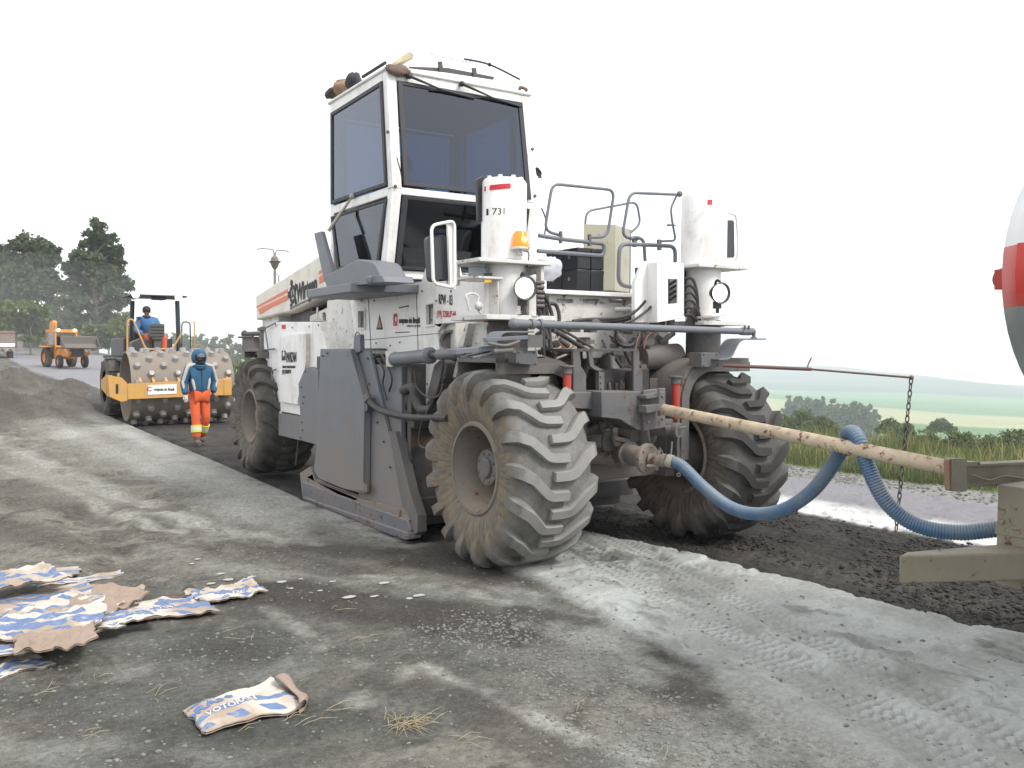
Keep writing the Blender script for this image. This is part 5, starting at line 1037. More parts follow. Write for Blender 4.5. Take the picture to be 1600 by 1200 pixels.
# ================================================================== people
SK = plain('skin', (.22,.115,.075), .6, var=.1)
def hand(root, p, d, side, mat, r=1.):
    """palm with four bent fingers and a thumb, growing from the wrist p along d"""
    p = Vector(p); d = Vector(d).normalized(); u, v_, _ = basis(d); u = Vector((1,0,0))-d*d.x; u.normalize(); w_ = d.cross(u)*side
    V = [(*p, .026*r), (*(p+d*.04), .034*r, .020*r), (*(p+d*.075), .036*r, .020*r)]; E = [(0,1),(1,2)]
    for k in range(4):
        o = (k-1.5)*.019; L = (.062,.072,.068,.052)[k]; b = len(V); q = p+d*.085+u*o
        V += [(*q, .0095*r), (*(q+d*L*.5+w_*.012), .0088*r), (*(q+d*L*.8+w_*.035), .0078*r)]; E += [(2,b),(b,b+1),(b+1,b+2)]
    b = len(V); q = p+d*.035+u*.034*side; V += [(*q, .011*r), (*(q+d*.035+u*.018*side+w_*.012), .0095*r), (*(q+d*.058+u*.016*side+w_*.022), .008*r)]; E += [(1,b),(b,b+1),(b+1,b+2)]
    return skin('hand' if mat is SK else 'glove', V, E, mat, root, 2)
def person(loc, J, label, mats, rz=0, hood=False, cap=None, group=None):
    """J: joints in the person's own frame (x to the figure's left seen from the front = +x, -y forward)"""
    root = empty('person', loc, rz); tag(root, label, 'person', group)
    H = Vector(J['head']); N_ = Vector(J['neck']); C_ = Vector(J['chest']); W = Vector(J['waist']); Pp = Vector(J['pelvis'])
    V = [(*Pp,.13,.11),(*W,.115,.095),(*C_,.135,.10),(*N_,.055),(*(N_+(H-N_)*.45),.052),(*H,.083,.088),(*(H+Vector((0,0,.085))),.065,.07)]; E = chain(7)
    for s in ('l','r'):
        b = len(V); sh, el, wr = J['sh'+s], J['el'+s], J['wr'+s]; V += [(*sh,.055),(*el,.040),(*wr,.026)]; E += [(2,b),(b,b+1),(b+1,b+2)]
        b = len(V); hp, kn, an = J['hip'+s], J['kn'+s], J['an'+s]; to = J['to'+s]; V += [(*hp,.085),(*kn,.055),(*an,.038),(*to,.035,.025)]; E += [(0,b),(b,b+1),(b+1,b+2),(b+2,b+3)]
    body = skin('body', V, E, SK, root)
    f = Vector(J.get('face', (0,-1,0))).normalized(); sd_ = f.cross(Vector((0,0,1)))
    m = MB(); m.ball(H+f*.092+Vector((0,0,-.005)), .014, (1,1.2,1.5), 8, 6); m.build('nose', SK, root, local=True)
    m = MB(); [m.ball(H+f*.078+sd_*(.03*k)+Vector((0,0,.025)), .010, n=8, m=6) for k in (-1,1)]; m.build('eyes', M['ink'], root, local=True)
    m = MB(); [m.ball(H+sd_*(.085*k), .026, (.5,.8,1.2), 8, 6) for k in (-1,1)]; m.build('ears', SK, root, local=True)
    m = MB(); m.ball(H+f*.076+Vector((0,0,-.045)), .022, (1.2,.5,.35), 8, 6); m.build('mouth', plain('lips',(.16,.06,.05)), root, local=True)
    V = [(*(Pp+Vector((0,0,-.03))),.205,.155),(*W,.200,.15),(*C_,.205,.15),(*(N_-Vector((0,0,.03))),.085)]; E = chain(4)
    for s in ('l','r'):
        b = len(V); sh, el, wr = map(Vector, (J['sh'+s], J['el'+s], J['wr'+s])); V += [(*sh,.095),(*(sh.lerp(el,.3)+Vector((0,0,.0))),.088),(*(sh.lerp(el,.65)),.078),(*el,.078),(*(el.lerp(wr,.4)),.066),(*(el.lerp(wr,.7)),.068),(*(wr),.050)]; E += [(2,b)]+[(b+i,b+i+1) for i in range(6)]
    jk = skin('jacket', V, E, mats['jacket'], root, 2)
    V = [(*(Pp+Vector((0,0,-.02))),.155,.125)]; E = []
    for s in ('l','r'):
        b = len(V); hp, kn, an = map(Vector, (J['hip'+s], J['kn'+s], J['an'+s])); V += [(*hp,.105),(*(hp.lerp(kn,.5)),.096),(*kn,.082),(*(kn.lerp(an,.5)),.082),(*(kn.lerp(an,.93)),.078)]; E += [(0,b)]+[(b+i,b+i+1) for i in range(4)]
        m = MB(); a, t_ = Vector(J['an'+s]), Vector(J['to'+s]); d = (t_-a); d.z = 0; d.normalize(); g_ = a.z-.075
        m.cyl((a.x,a.y,a.z-.02), (a.x,a.y,a.z+.08), .055, .06, 14); q = [(a+d*k[0]) for k in ((-.07,),(.0,),(.09,),(.18,),)]
        m.tube([Vector((p_.x,p_.y,g_+h_)) for p_, h_ in zip(q, (.045,.055,.045,.032))], [.042,.05,.05,.034], 12); m.bb((a.x-.001,a.y-.001,g_),(a.x,a.y,g_+.001))
        m.build('boot', mats['boot'], root, local=True)
    tr = skin('trousers', V, E, mats['trousers'], root, 2)
    for s, mt in (('l', mats.get('gl', SK)), ('r', mats.get('gr', SK))):
        wr = Vector(J['wr'+s]); el = Vector(J['el'+s]); hand(root, wr, Vector(J.get('hd'+s, wr-el)), 1 if s == 'l' else -1, mt)
    if mats.get('band'):
        for s in ('l','r'):
            kn, an = Vector(J['kn'+s]), Vector(J['an'+s]); m = MB(); a0, a1 = kn.lerp(an,.30), kn.lerp(an,.62); m.cyl(a0, a0.lerp(a1,.28), .092, .092, 20); m.mat(1); m.cyl(a0.lerp(a1,.28), a0.lerp(a1,.72), .093, .093, 20); m.mat(0); m.cyl(a0.lerp(a1,.72), a1, .092, .092, 20); m.build('reflective_band', [plain('fluo_yellow',(.62,.66,.08)), plain('reflective_silver',(.62,.62,.58))], tr, local=True)
    return root, H, f
JB = NT('jacket_blue_cloth'); JB.bump(JB.noise(14, 4), .5, .02); M['jblue'] = JB.set(JB.mix(JB.noise(9), (.016,.075,.145), (.024,.105,.20)), .8)
M['jcream'] = plain('jacket_cream_cloth', (.48,.46,.42), .85)
M['orangecloth'] = plain('orange_work_cloth', (.62,.105,.03), .85, var=.25, scale=12)
M['redcloth'] = plain('salmon_work_cloth', (.55,.12,.07), .85, scale=12)
M['boot'] = plain('dusty_boot', (.12,.10,.085), .9)
Jw = dict(pelvis=(0,0,.93), waist=(0,0,1.10), chest=(0,.01,1.34), neck=(0,-.01,1.47), head=(.0,-.035,1.58), face=(-.12,-1,-.05),
  shr=(-.19,0,1.39), elr=(-.27,.03,1.12), wrr=(-.285,-.10,.93), hdr=(.02,-.25,-.75), shl=(.19,0,1.39), ell=(.29,.04,1.13), wrl=(.23,-.08,.95), hdl=(-.5,-.25,-.7),
  hipr=(-.09,0,.90), knr=(-.105,-.10,.50), anr=(-.105,-.14,.10), tor=(-.12,-.30,.05), hipl=(.09,0,.90), knl=(.10,-.06,.49), anl=(.085,.16,.12), tol=(.095,.03,.05))
p = at(312, 695, z=-.03)
wk, H, f = person((p.x, p.y, -.035), Jw, 'walking man in blue and cream hooded jacket and orange trousers with reflective bands', dict(jacket=M['jblue'], trousers=M['orangecloth'], boot=M['boot'], gr=plain('white_glove',(.5,.5,.46),.9), gl=plain('dark_glove',(.04,.045,.06),.9), band=1), R_(8))
m = MB(); m.ball(H+Vector((0,.03,.02)), .135, (1,1.05,1.15), 20, 14); vs = m.v; keep = [fc for fc in m.f if not all(((Vector(vs[i])-H).dot(f) > .055 and abs((Vector(vs[i])-H).z) < .10) for i in fc)]; m.f = keep; m.m = [0]*len(keep); hd_ = m.build('hood', M['jblue'], wk, local=True, smooth=60); sd2 = hd_.modifiers.new('thick', 'SOLIDIFY'); sd2.thickness = .015
m = MB(); m.ring(H+Vector((0,.02,-.17)), H+Vector((0,.0,-.09)), .125, .09, 20); m.build('collar', M['jblue'], wk, local=True, bevel=.02)
m = MB(); m.ball(H+f*.02+Vector((0,0,.055)), .088, (1,1.05,.8), 16, 8); m.prism([H+f*.08+Vector((-.075,0,.045)), H+f*.08+Vector((.075,0,.045)), H+f*.16+Vector((.045,0,.035)), H+f*.16+Vector((-.045,0,.035))], (0,0,.012)); m.build('cap', plain('grey_cap',(.14,.15,.17)), wk, local=True)
m = MB(); m.ball(H+f*.045+Vector((0,0,-.075)), .068, (1,.9,.8), 14, 8); m.build('beard', plain('black_beard',(.012,.012,.014),.95), wk, local=True)
for s, sg in (('r',-1),('l',1)):
    sh, el, wr = (Vector(Jw[k+s]) for k in ('sh','el','wr')); m = MB(); o_ = Vector((sg*.035,-.045,.03)); m.tube([sh+Vector((-sg*.10,-.05,.085)), sh+Vector((sg*.03,-.06,.055)), sh.lerp(el,.5)+o_, el+o_*.9, el.lerp(wr,.6)+o_*.6], [.026,.036,.034,.03,.022], 10); m.build('sleeve_stripe', M['jcream'], wk, local=True, smooth=70)
    m = MB(); m.tube([(sg*.155,-.08,1.28),(sg*.15,-.10,1.16),(sg*.12,-.105,1.02)], [.02,.03,.022], 8); m.build('side_panel', M['jcream'], wk, local=True, smooth=70)
m = MB(); m.tube([(0,-.135,.95),(0,-.14,1.2),(0,-.115,1.42)], .006, 6); m.build('zip', M['ink'], wk, local=True)
# ================================================================== roller
ro = empty('soil_compactor', (.72, 17., 0)); tag(ro, 'yellow padfoot roller with studded steel drum behind the walking man', 'road roller')
DC = Vector((.70, 15.6, .84)); DR = .79; DW = 1.12
m = MB(); m.lathe([(-DW,DR-.03),(-DW,DR),(DW,DR),(DW,DR-.03),(DW-.12,DR-.10),(DW-.14,.25),(DW-.2,0)], DC, (1,0,0), 56); m.lathe([(-DW,DR-.03),(-DW+.3,DR-.05),(-DW+.32,.2),(-DW+.2,.19),(-DW+.2,0)], DC, (1,0,0), 56); m.mat(1)
for k in range(8):
    for i in range(13):
        a = 2*math.pi*(i+(.5 if k % 2 else 0))/13+.1; d = Vector((0, math.cos(a), math.sin(a))); b = DC+Vector((-DW+.14+k*(2*DW-.28)/7, 0, 0)); m.cyl(b+d*(DR-.01), b+d*(DR+.10), .085, .058, 10)
m.build('padfoot_drum', [paint('muddy_steel', (.17,.155,.135), amt=.55, dirt=(.24,.205,.165)), paint('pad_steel', (.33,.33,.33), amt=.25, dirt=(.2,.17,.14), metal=.2, rough=.35)], ro, bevel=.006)
YF = 14.62
m = MB(); m.prism(px([(198,600),(362,592),(362,617),(198,624)], y=YF), (0,.16,0)); fr_ = m.build('drum_frame', M['yellow'], ro, bevel=.015)
m = MB(); q = px([(169,586),(190,590),(198,598),(199,626),(190,628),(171,620)], y=YF-.02); m.prism(q, (0,.4,0)); m.prism([(q[0].x,YF+.3,.70),(q[0].x,YF+.3,1.12),(q[0].x,YF+1.0,1.0),(q[0].x,YF+1.0,.8)], (.12,0,0)); m.mat(1); m.prism(px([(181,600),(185,600),(185,615),(181,615)], y=YF-.03), (0,.01,0)); m.build('frame_end', [M['yellow'], M['ink']], ro, bevel=.02)
m = MB(); m.prism(px([(350,592),(362,590),(363,618),(350,619)], y=YF-.02), (0,.4,0)); m.bb((at(356,600,y=YF).x,YF+.3,.78),(at(362,600,y=YF).x,YF+2.6,1.05)); m.build('frame_end', M['yellow'], ro, bevel=.02)
m = MB(); m.bb((-.35,16.9,.7),(1.8,17.2,1.1)); m.bb((.3,17.1,.6),(1.1,18.5,1.1)); m.build('rear_frame', M['yellow'], ro, bevel=.02)
m = MB(); P = px([(231,602),(276,600),(276,615),(231,617)], y=YF-.012); m.prism(P, (0,.01,0)); sg_ = m.build('sign_plate', M['signwhite'], ro, smooth=0)
c = sum(P, Vector())/4+Vector((0,-.004,0)); text_mesh('ompusa do Brasil', .085, 'lettering', M['ink'], sg_, c+Vector((.04,0,0)), (1,0,-.02), (0,0,1), .001, sx=.72, bold=.003); text_mesh('C', .14, 'lettering', M['inkred'], sg_, c+Vector((-.27,0,.01)), (1,0,0), (0,0,1), .001, bold=.004)
m = MB()
for k in range(8):
    for zz in ((at(280,595,y=YF).z,.045),(at(280,620,y=YF).z,-.045)): x_ = -.42+.14+k*.27; m.prism([(x_,YF+.05,zz[0]-.03),(x_+.06,YF+.05,zz[0]-.03),(x_+.05,YF+.2,zz[0]+.05),(x_+.01,YF+.2,zz[0]+.05)], (0,0,.03))
m.build('scraper_tooth', M['yellow'], fr_)
m = MB(); m.mat(0)
for X in (-.34, 1.5): 
    m2 = MB(); m2.lathe([(-.25,.4),(-.27,.62),(-.2,.74),(.2,.74),(.27,.62),(.25,.4)], (X+.12, 18.3, .74), (1,0,0), 40)
    for i in range(22): a = 2*math.pi*i/22; m2.box((X+.12+(-.12 if i % 2 else .12), 18.3+.75*math.cos(a), .74+.75*math.sin(a)), (.26,.06,.06), Matrix.Rotation(a, 3, 'X'))
    w_ = m2.build('wheel', M['tyre3'], ro); m3 = MB(); m3.lathe([(-.15,.42),(-.05,.3),(-.05,0)], (X+.12,18.3,.74), (1,0,0), 24); m3.build('rim', M['yellow'], w_)
Y2 = 17.2
m = MB(); m.bb((-.25,16.7,1.38),(1.35,18.7,1.46)); m.bb((.0,18.4,1.1),(1.2,20.4,1.95)); m.prism(px([(206,535),(222,528),(236,534),(238,560),(205,560)], y=16.9), (0,.4,0)); m.build('engine_deck', plain('dark_grey_panel',(.06,.06,.065),.5), ro, bevel=.02)
m = MB(); m.bb((.02,16.6,1.3),(.5,16.8,1.46)); m.build('deck_front', M['digger'], ro)
m = MB(); t0 = at(207,466,y=18.2); t1 = at(281,466,y=18.2); 
for pxx in ((207,470,204,600),(277,470,280,600)): a = at(pxx[0],pxx[1],y=18.2); b = at(pxx[2],560,y=18.2); m.prism([(a.x-.05,18.15,a.z),(a.x+.05,18.15,a.z),(b.x+.05,18.15,1.4),(b.x-.05,18.15,1.4)], (0,.12,0))
a = at(200,459,y=17.6); b = at(287,466,y=17.6); m.bb((a.x,17.2,b.z),(b.x,18.6,a.z-.02)); m.bb((a.x+.55,17.3,b.z-.07),(a.x+.85,17.7,b.z)); m.build('roll_bar', plain('black_rops',(.03,.035,.05),.5), ro, bevel=.02)
for pc in ((212,461),(279,465)):
    c = at(*pc, y=17.1); m = MB(); m.ball(c, .085, (1,.6,.8), 14, 8); m.build('work_lamp', M['lampwarm'], ro)
m = MB(); m.tube(rounded([at(199,560,y=16.7), at(199,501,y=16.7), at(207,498,y=16.7), at(228,546,y=16.7), at(270,545,y=16.7), at(284,520,y=16.7)], .10, 4, False), .022, 8); m.build('hand_rail', M['yellow'], ro)
m = MB(); m.tube(rounded([at(284,552,y=17), at(284,503,y=17), at(297,503,y=17), at(298,552,y=17)], .10, 5, False), .016, 8); m.build('hand_rail', plain('black_rail',(.03,.03,.03)), ro)
m = MB(); m.tube(rounded([at(304,552,y=18), at(304,504,y=18), at(301,503,y=18)], .05, 5, False), .016, 8); m.build('hand_rail', M['yellow'], ro)
m = MB(); P = rounded(px([(235,506),(257,506),(257,526),(252,530),(240,530),(234,526)], y=16.75), .05, 4); m.prism(P, (0,.22,0)); m.prism(px([(241,530),(252,530),(252,546),(241,546)], y=16.8), (0,.15,0)); m.build('control_console', plain('console_grey',(.085,.085,.08),.7), ro, bevel=.02)
m = MB()
for k in range(4): m.prism(px([(235.5,510+k*5),(256,510+k*5),(256,511.5+k*5),(235.5,511.5+k*5)], y=16.74), (0,.02,0))
m.build('console_rib', M['ink'], ro)
m = MB(); m.bb((.10,17.3,1.75),(.62,17.75,1.87)); m.bb((.12,17.7,1.85),(.60,17.82,2.3)); m.build('driver_seat', plain('seat_black',(.03,.03,.03)), ro, bevel=.04)
h = at(231, 487, y=17.3); px0 = h.x
Jo = dict(pelvis=(.10,.12,.0), waist=(.08,.08,.16), chest=(.03,.02,.40), neck=(-.0,-.02,.53), head=(-.01,-.05,.64), face=(-.25,-1,-.25),
  shr=(-.17,.0,.43), elr=(-.26,-.05,.18), wrr=(-.16,-.28,.10), shl=(.21,.02,.42), ell=(.30,-.06,.20), wrl=(.22,-.30,.14),
  hipr=(.0,.05,.0), knr=(-.06,-.42,.04), anr=(-.02,-.45,-.36), tor=(-.04,-.62,-.42), hipl=(.2,.05,.0), knl=(.32,-.42,.04), anl=(.30,-.45,-.36), tol=(.31,-.62,-.42))
op, H, f = person((px0, 17.45, h.z-.64), Jo, 'seated roller driver in blue shirt, dark cap and salmon trousers', dict(jacket=plain('blue_shirt_cloth',(.06,.17,.36),.85), trousers=M['redcloth'], boot=M['boot']))
m = MB(); m.ball(H+Vector((0,.01,.05)), .10, (1,1.1,.95), 16, 8); m.build('cap', plain('dark_cap',(.02,.022,.03)), op, local=True)
m = MB(); m.ring(H+Vector((0,.03,-.16)), H+Vector((0,.02,-.09)), .10, .07, 16); m.build('scarf', plain('dark_scarf',(.02,.025,.05)), op, local=True, bevel=.02)
dc, H, f = person((sx, 2.42, zB+.56), dict(Jo, face=(-.9,-1,-.1)), 'machine driver in red shirt sitting behind the tinted glass of the tall cab', dict(jacket=plain('red_shirt_cloth',(.42,.04,.04),.85), trousers=M['orangecloth'], boot=M['boot']))
m = MB(); m.ball(H+Vector((0,.02,.045)), .10, (1,1.1,.9), 16, 8); m.build('hair', M['ink'], dc, local=True)
# ================================================================== backhoe loader
bhp = at(100, 571, y=66); bz = gz(bhp.x, 66); bh = empty('backhoe_loader', (bhp.x, 66, bz), R_(12)); tag(bh, 'orange backhoe loader with raised rear arm and wide grey front bucket on the road', 'backhoe loader')
def loc_build(m, name, mat, par, **k): o = m.build(name, mat, None, **k); o.parent = par; return o
m = MB(); m.bb((-.45,-2.6,.75),(.45,-.6,1.45)); m.bb((-.55,-.6,.6),(.55,1.9,1.35)); loc_build(m, 'body', M['digger'], bh, bevel=.06)
m = MB(); m.bb((-.5,-2.75,.8),(.5,-2.6,1.4)); loc_build(m, 'grille', M['dark'], bh, bevel=.03)
m = MB()
for x in (-.7,.7):
    for y in (-.5,1.2): m.bb((x-.05,y-.05,1.3),(x+.05,y+.05,2.55))
m.bb((-.8,-.6,2.5),(.8,1.35,2.72)); cb_ = loc_build(m, 'cab', M['digger'], bh, bevel=.03)
m = MB(); m.bb((-.66,-.52,1.35),(.66,-.50,2.5)); m.bb((-.72,-.46,1.35),(-.70,1.16,2.5)); m.bb((.70,-.46,1.35),(.72,1.16,2.5)); loc_build(m, 'cab_window', glass('light_cab_glass',(.55,.62,.6)), bh, smooth=0)
m = MB(); m.bb((-.3,.3,1.3),(.3,.8,1.8)); m.bb((-.3,.75,1.8),(.3,.9,2.2)); loc_build(m, 'seat', M['black'], bh, bevel=.04)
for x in (-.55,.55): m = MB(); m.ball((x,-.68,2.68), .12, (1,.6,.8), 12, 8); loc_build(m, 'work_lamp', M['lampwarm'], bh)
for x, y, r, w_ in ((-.85,1.0,.72,.42),(.85,1.0,.72,.42),(-.85,-1.7,.46,.3),(.85,-1.7,.46,.3)):
    m = MB(); m.lathe([(-w_/2,r*.55),(-w_/2,r*.85),(-w_/2+.06,r),(w_/2-.06,r),(w_/2,r*.85),(w_/2,r*.55)], (x,y,r), (1,0,0), 28); w1 = loc_build(m, 'wheel', M['tyre2'], bh); m = MB(); m.lathe([(-w_/2+.04,r*.55),(-.05,r*.45),(-.1,0)], (x,y,r), (1,0,0) if x < 0 else (1,0,0), 20); m.lathe([(w_/2-.04,r*.55),(.05,r*.45),(.1,0)], (x,y,r), (1,0,0), 20); r1 = m.build('rim', M['digger']); r1.parent = w1
    if r > .6: m = MB(); m.bb((x-.3,y-.7,1.42),(x+.3,y+.7,1.55)); loc_build(m, 'mudguard', M['digger'], bh, bevel=.08)
for x in (-.62,.62): m = MB(); m.tube([(x,-.4,1.5),(x,-1.8,1.45),(x,-3.0,.95),(x,-3.2,1.1)], .10, 8); loc_build(m, 'loader_arm', M['digger'], bh)
m = MB(); P = [(-1.2,-3.15,1.62),(-1.2,-3.1,1.05),(-1.2,-3.4,.72),(-1.2,-4.05,.80),(-1.2,-4.05,.86),(-1.2,-3.45,.82),(-1.2,-3.2,1.1),(-1.2,-3.25,1.6)]; m.prism(P, (2.4,0,0)); m.prism([(-1.2,-3.15,1.62),(-1.2,-3.1,1.05),(-1.2,-3.4,.72),(-1.2,-4.05,.80)], (.05,0,0)); m.prism([(1.15,-3.15,1.62),(1.15,-3.1,1.05),(1.15,-3.4,.72),(1.15,-4.05,.80)], (.05,0,0)); m.bb((-1.2,-4.07,.78),(1.2,-3.1,.84)); bk = loc_build(m, 'bucket', paint('bucket_steel',(.13,.125,.12), amt=.3), bh, bevel=.01)
bk.location = (0,.1,.62)
m = MB(); m.bb((-.7,1.9,.9),(.7,2.1,1.3)); m.prism([(-.15,2.0,1.0),(-.15,2.5,1.1),(-.15,2.2,3.25),(-.15,1.9,3.4),(-.15,1.75,3.3)], (.3,0,0)); loc_build(m, 'rear_boom', M['digger'], bh, bevel=.03)
m = MB(); m.prism([(-.12,1.9,3.45),(-.12,2.6,3.3),(-.12,2.95,1.4),(-.12,2.75,1.4)], (.24,0,0)); m.prism([(-.3,2.5,1.5),(-.3,3.1,1.5),(-.3,3.0,.8),(-.3,2.6,.9)], (.6,0,0)); loc_build(m, 'dipper_arm', M['digger'], bh, bevel=.03)
m = MB(); m.cyl((0,1.75,1.6),(0,1.7,3.1), .06, n=10); loc_build(m, 'boom_ram', M['steel'], bh)
# truck, cone
tp = at(2, 552, y=84); tz = gz(tp.x, 84); tr2 = empty('dump_truck', (tp.x, 84, tz-.1), R_(4)); tr2.scale = (.85,.85,.85); tag(tr2, 'dusty brown dump truck with white bumper at the left edge on the far road', 'truck')
m = MB(); m.bb((-1.25,0,1.3),(1.25,5,2.75)); m.bb((-1.3,-.05,2.68),(1.3,5,2.78)); loc_build(m, 'cargo_box', paint('brown_box_paint',(.24,.18,.16), amt=.3), tr2, bevel=.03)
m = MB(); m.bb((-1.3,-.09,2.78),(1.3,5,2.92)); loc_build(m, 'box_rim', paint('faded_orange_rim', (.42,.22,.12), amt=.3), tr2)
m = MB(); m.bb((-1.25,-.12,1.30),(1.25,0,1.68)); bp = loc_build(m, 'bumper', M['white'], tr2, bevel=.03)
for x in (-.9,.1,.85): m = MB(); m.bb((x-.16,-.1,.82),(x+.16,-.02,1.1)); loc_build(m, 'tail_lamp', M['dark'], tr2, bevel=.02)
m = MB(); m.bb((-1.2,0,.85),(1.2,7,1.25)); loc_build(m, 'chassis', M['white_low'], tr2)
for x in (-.95,.95): m = MB(); m.lathe([(-.25,.25),(-.25,.45),(-.2,.52),(.2,.52),(.25,.45),(.25,.25)], (x,1.2,.52), (1,0,0), 24); loc_build(m, 'wheel', M['tyre2'], tr2)
m = MB(); m.bb((-1.2,5.3,1.0),(1.2,7.2,2.9)); loc_build(m, 'cab', M['white'], tr2, bevel=.1)
cp = at(11, 552, y=88); cz = gz(cp.x, 88); cn = empty('traffic_cone', (cp.x, 88, cz)); cn.scale = (.65,.65,.65); tag(cn, 'small red traffic cone on the far road beside the truck', 'traffic cone')
m = MB(); m.lathe([(.04,.26),(.05,.2),(.75,.05),(.76,0)], (0,0,0), (0,0,1), 20); loc_build(m, 'cone', plain('cone_red',(.62,.07,.05)), cn); m = MB(); m.bb((-.3,-.3,0),(.3,.3,.045)); loc_build(m, 'base', plain('cone_red_base',(.5,.06,.05)), cn)
# ================================================================== vegetation
def leafmat(name, a, b, sc=.35, tr=.25):
    s = NT(name); n = s.noise(sc, 4, .6); n2 = s.noise(sc*14, 3, .6); c = s.mix(n, a, b); c = s.mix(s.math('MULTIPLY', n2, .5), c, tuple(min(1, x*1.7) for x in b))
    t = s.n.new('ShaderNodeBsdfTranslucent'); s.L(c, t.inputs[0]); mm = s.n.new('ShaderNodeMixShader'); mm.inputs[0].default_value = tr
    s.set(c, .7, Specular_IOR_Level=.2); s.L(s.b.outputs[0], mm.inputs[1]); s.L(t.outputs[0], mm.inputs[2]); s.L(mm.outputs[0], s.out.inputs[0]); return s.m
M['euca'] = leafmat('eucalyptus_leaves', (.042,.060,.036), (.095,.125,.068)); M['euca2'] = leafmat('young_leaves', (.055,.085,.03), (.11,.15,.05)); M['bush'] = leafmat('shrub_leaves', (.06,.085,.03), (.12,.15,.055), .8)
M['bark'] = plain('pale_bark', (.24,.21,.18), .9, var=.4, scale=3); M['grassm'] = leafmat('grass_blades', (.075,.095,.042), (.15,.17,.085), .6, .3)
def leaves(blobs, per, size, droop=.35, seed=0):
    rg = np.random.default_rng(seed); V = []; 
    for (x, y, z, r, rz_) in blobs:
        n = int(per*r*r); sub = max(4, int(n/26)); u = rg.normal(size=(sub, 3)); u /= np.linalg.norm(u, axis=1)[:, None]; cc = np.array([x, y, z])+u*np.array([r, r, rz_])*(rg.random((sub, 1))**.45)
        k = rg.integers(0, sub, n); p = cc[k]+rg.normal(size=(n, 3))*np.array([.26, .26, .17])*min(1.2, r*.7+.15)
        a = rg.normal(size=(n, 3)); a /= np.linalg.norm(a, axis=1)[:, None]; b = rg.normal(size=(n, 3)); b[:, 2] -= droop*2; b -= a*(a*b).sum(1)[:, None]; b /= np.linalg.norm(b, axis=1)[:, None]
        s = size*(.6+.8*rg.random((n, 1))); V.append(np.stack([p-a*s*.5, p-b*s*.2+a*0, p+a*s*.5, p+b*s*.9], 1))
    V = np.concatenate(V).reshape(-1, 3); n = len(V)//4; me = bpy.data.meshes.new('leaves'); me.vertices.add(len(V)); me.vertices.foreach_set('co', V.astype(np.float32).ravel()); me.loops.add(n*4); me.polygons.add(n); me.loops.foreach_set('vertex_index', np.arange(n*4, dtype=np.int32)); me.polygons.foreach_set('loop_start', np.arange(0, n*4, 4, dtype=np.int32)); me.update(calc_edges=True); return me
def tree(name, x, y, h, blobs, label, cat='tree', group=None, mat='euca', per=60, size=.34, tr=.22, seed=1, lean=0, trunk=True):
    zb_ = gz(x, y)-.2; root = empty(name, (x, y, zb_)); tag(root, label, cat, group)
    me = leaves(blobs, per, size, seed=seed); me.materials.append(M[mat]); o = bpy.data.objects.new('crown', me); COL.objects.link(o); o.parent = root; o.matrix_parent_inverse = _inv(root)
    if trunk:
        m = MB(); rg = random.Random(seed); top = Vector((x+lean, y, zb_+h*.93)); P = [Vector((x, y, zb_)).lerp(top, t)+Vector((rg.uniform(-.2,.2)*t, rg.uniform(-.2,.2)*t, 0)) for t in np.linspace(0, 1, 7)]; m.tube(P, [tr*(1-.85*t) for t in np.linspace(0, 1, 7)], 8)
        for b in blobs:
            e = Vector(b[:3]); t = max(.15, min(.9, (e.z-zb_-b[3]*1.2)/h)); i = t*6; a = P[int(i)].lerp(P[min(6, int(i)+1)], i-int(i)); m.tube([a, a.lerp(e, .5)+Vector((0,0,.15*b[3])), e], [tr*.35, tr*.25, tr*.1], 6)
        m.build('trunk', M['bark'], root)
    return root
def pxblobs(L, Y, k=1.):
    out_ = []
    for i, (x, y, r) in enumerate(L):
        yy = Y+((i*37) % 7-3)*.55; p = at(x, y, y=yy); dd = (p-CAM).dot(_F); rm = r*dd/FPX*k; out_.append((p.x, p.y, p.z, rm, rm*.8))
    return out_
G1 = 'tall trees behind the loader'
B = [(151,350,10),(148,366,14),(143,384,17),(160,380,15),(174,372,10),(180,392,14),(166,404,19),(140,408,18),(122,400,13),(112,418,15),(132,430,18),(158,428,20),(184,416,13),(188,438,14),(170,448,19),(200,446,9),(116,448,16),(142,456,17),(196,466,11),(180,470,16),(155,478,17),(126,476,16),(104,470,12),(140,500,15),(170,498,15),(118,505,14)]
tree('eucalyptus_tree', at(150,540,y=100).x, 100, 15.5, pxblobs(B, 100, 1.0), 'tallest dark tree behind the loader with gaps of sky in its crown', 'tree', None, per=640, size=.32, tr=.32, seed=3)
Aa = [(40,378,13),(56,382,12),(25,382,10),(72,388,11),(46,400,15),(68,410,14),(20,410,15),(35,425,18),(60,430,17),(10,430,15),(84,392,8),(88,402,7),(78,432,10),(2,405,12),(40,450,20),(15,460,18),(68,455,15),(90,446,11)]
tree('eucalyptus_tree', at(30,540,y=104).x, 104, 13.5, pxblobs(Aa, 104, 1.15), 'broad leafy tree at the left edge behind the loader', 'tree', None, per=760, size=.34, tr=.3, seed=5, lean=.8)
tree('eucalyptus_tree', at(-20,540,y=108).x, 108, 12, pxblobs([(-6,392,16),(8,398,12),(-25,420,24),(-4,425,20),(0,450,20),(-30,460,25),(2,478,18)], 108), 'tree with pale trunk cut off by the left edge of the photo', 'tree', None, per=620, size=.34, tr=.25, seed=6)
tree('eucalyptus_tree', at(92,545,y=112).x, 112, 10, pxblobs([(88,470,16),(100,455,12),(80,490,18),(104,490,16),(95,512,18),(75,515,15)], 112), 'shorter tree between the two tallest trees behind the loader', 'tree', None, per=400, size=.28, tr=.22, seed=7)
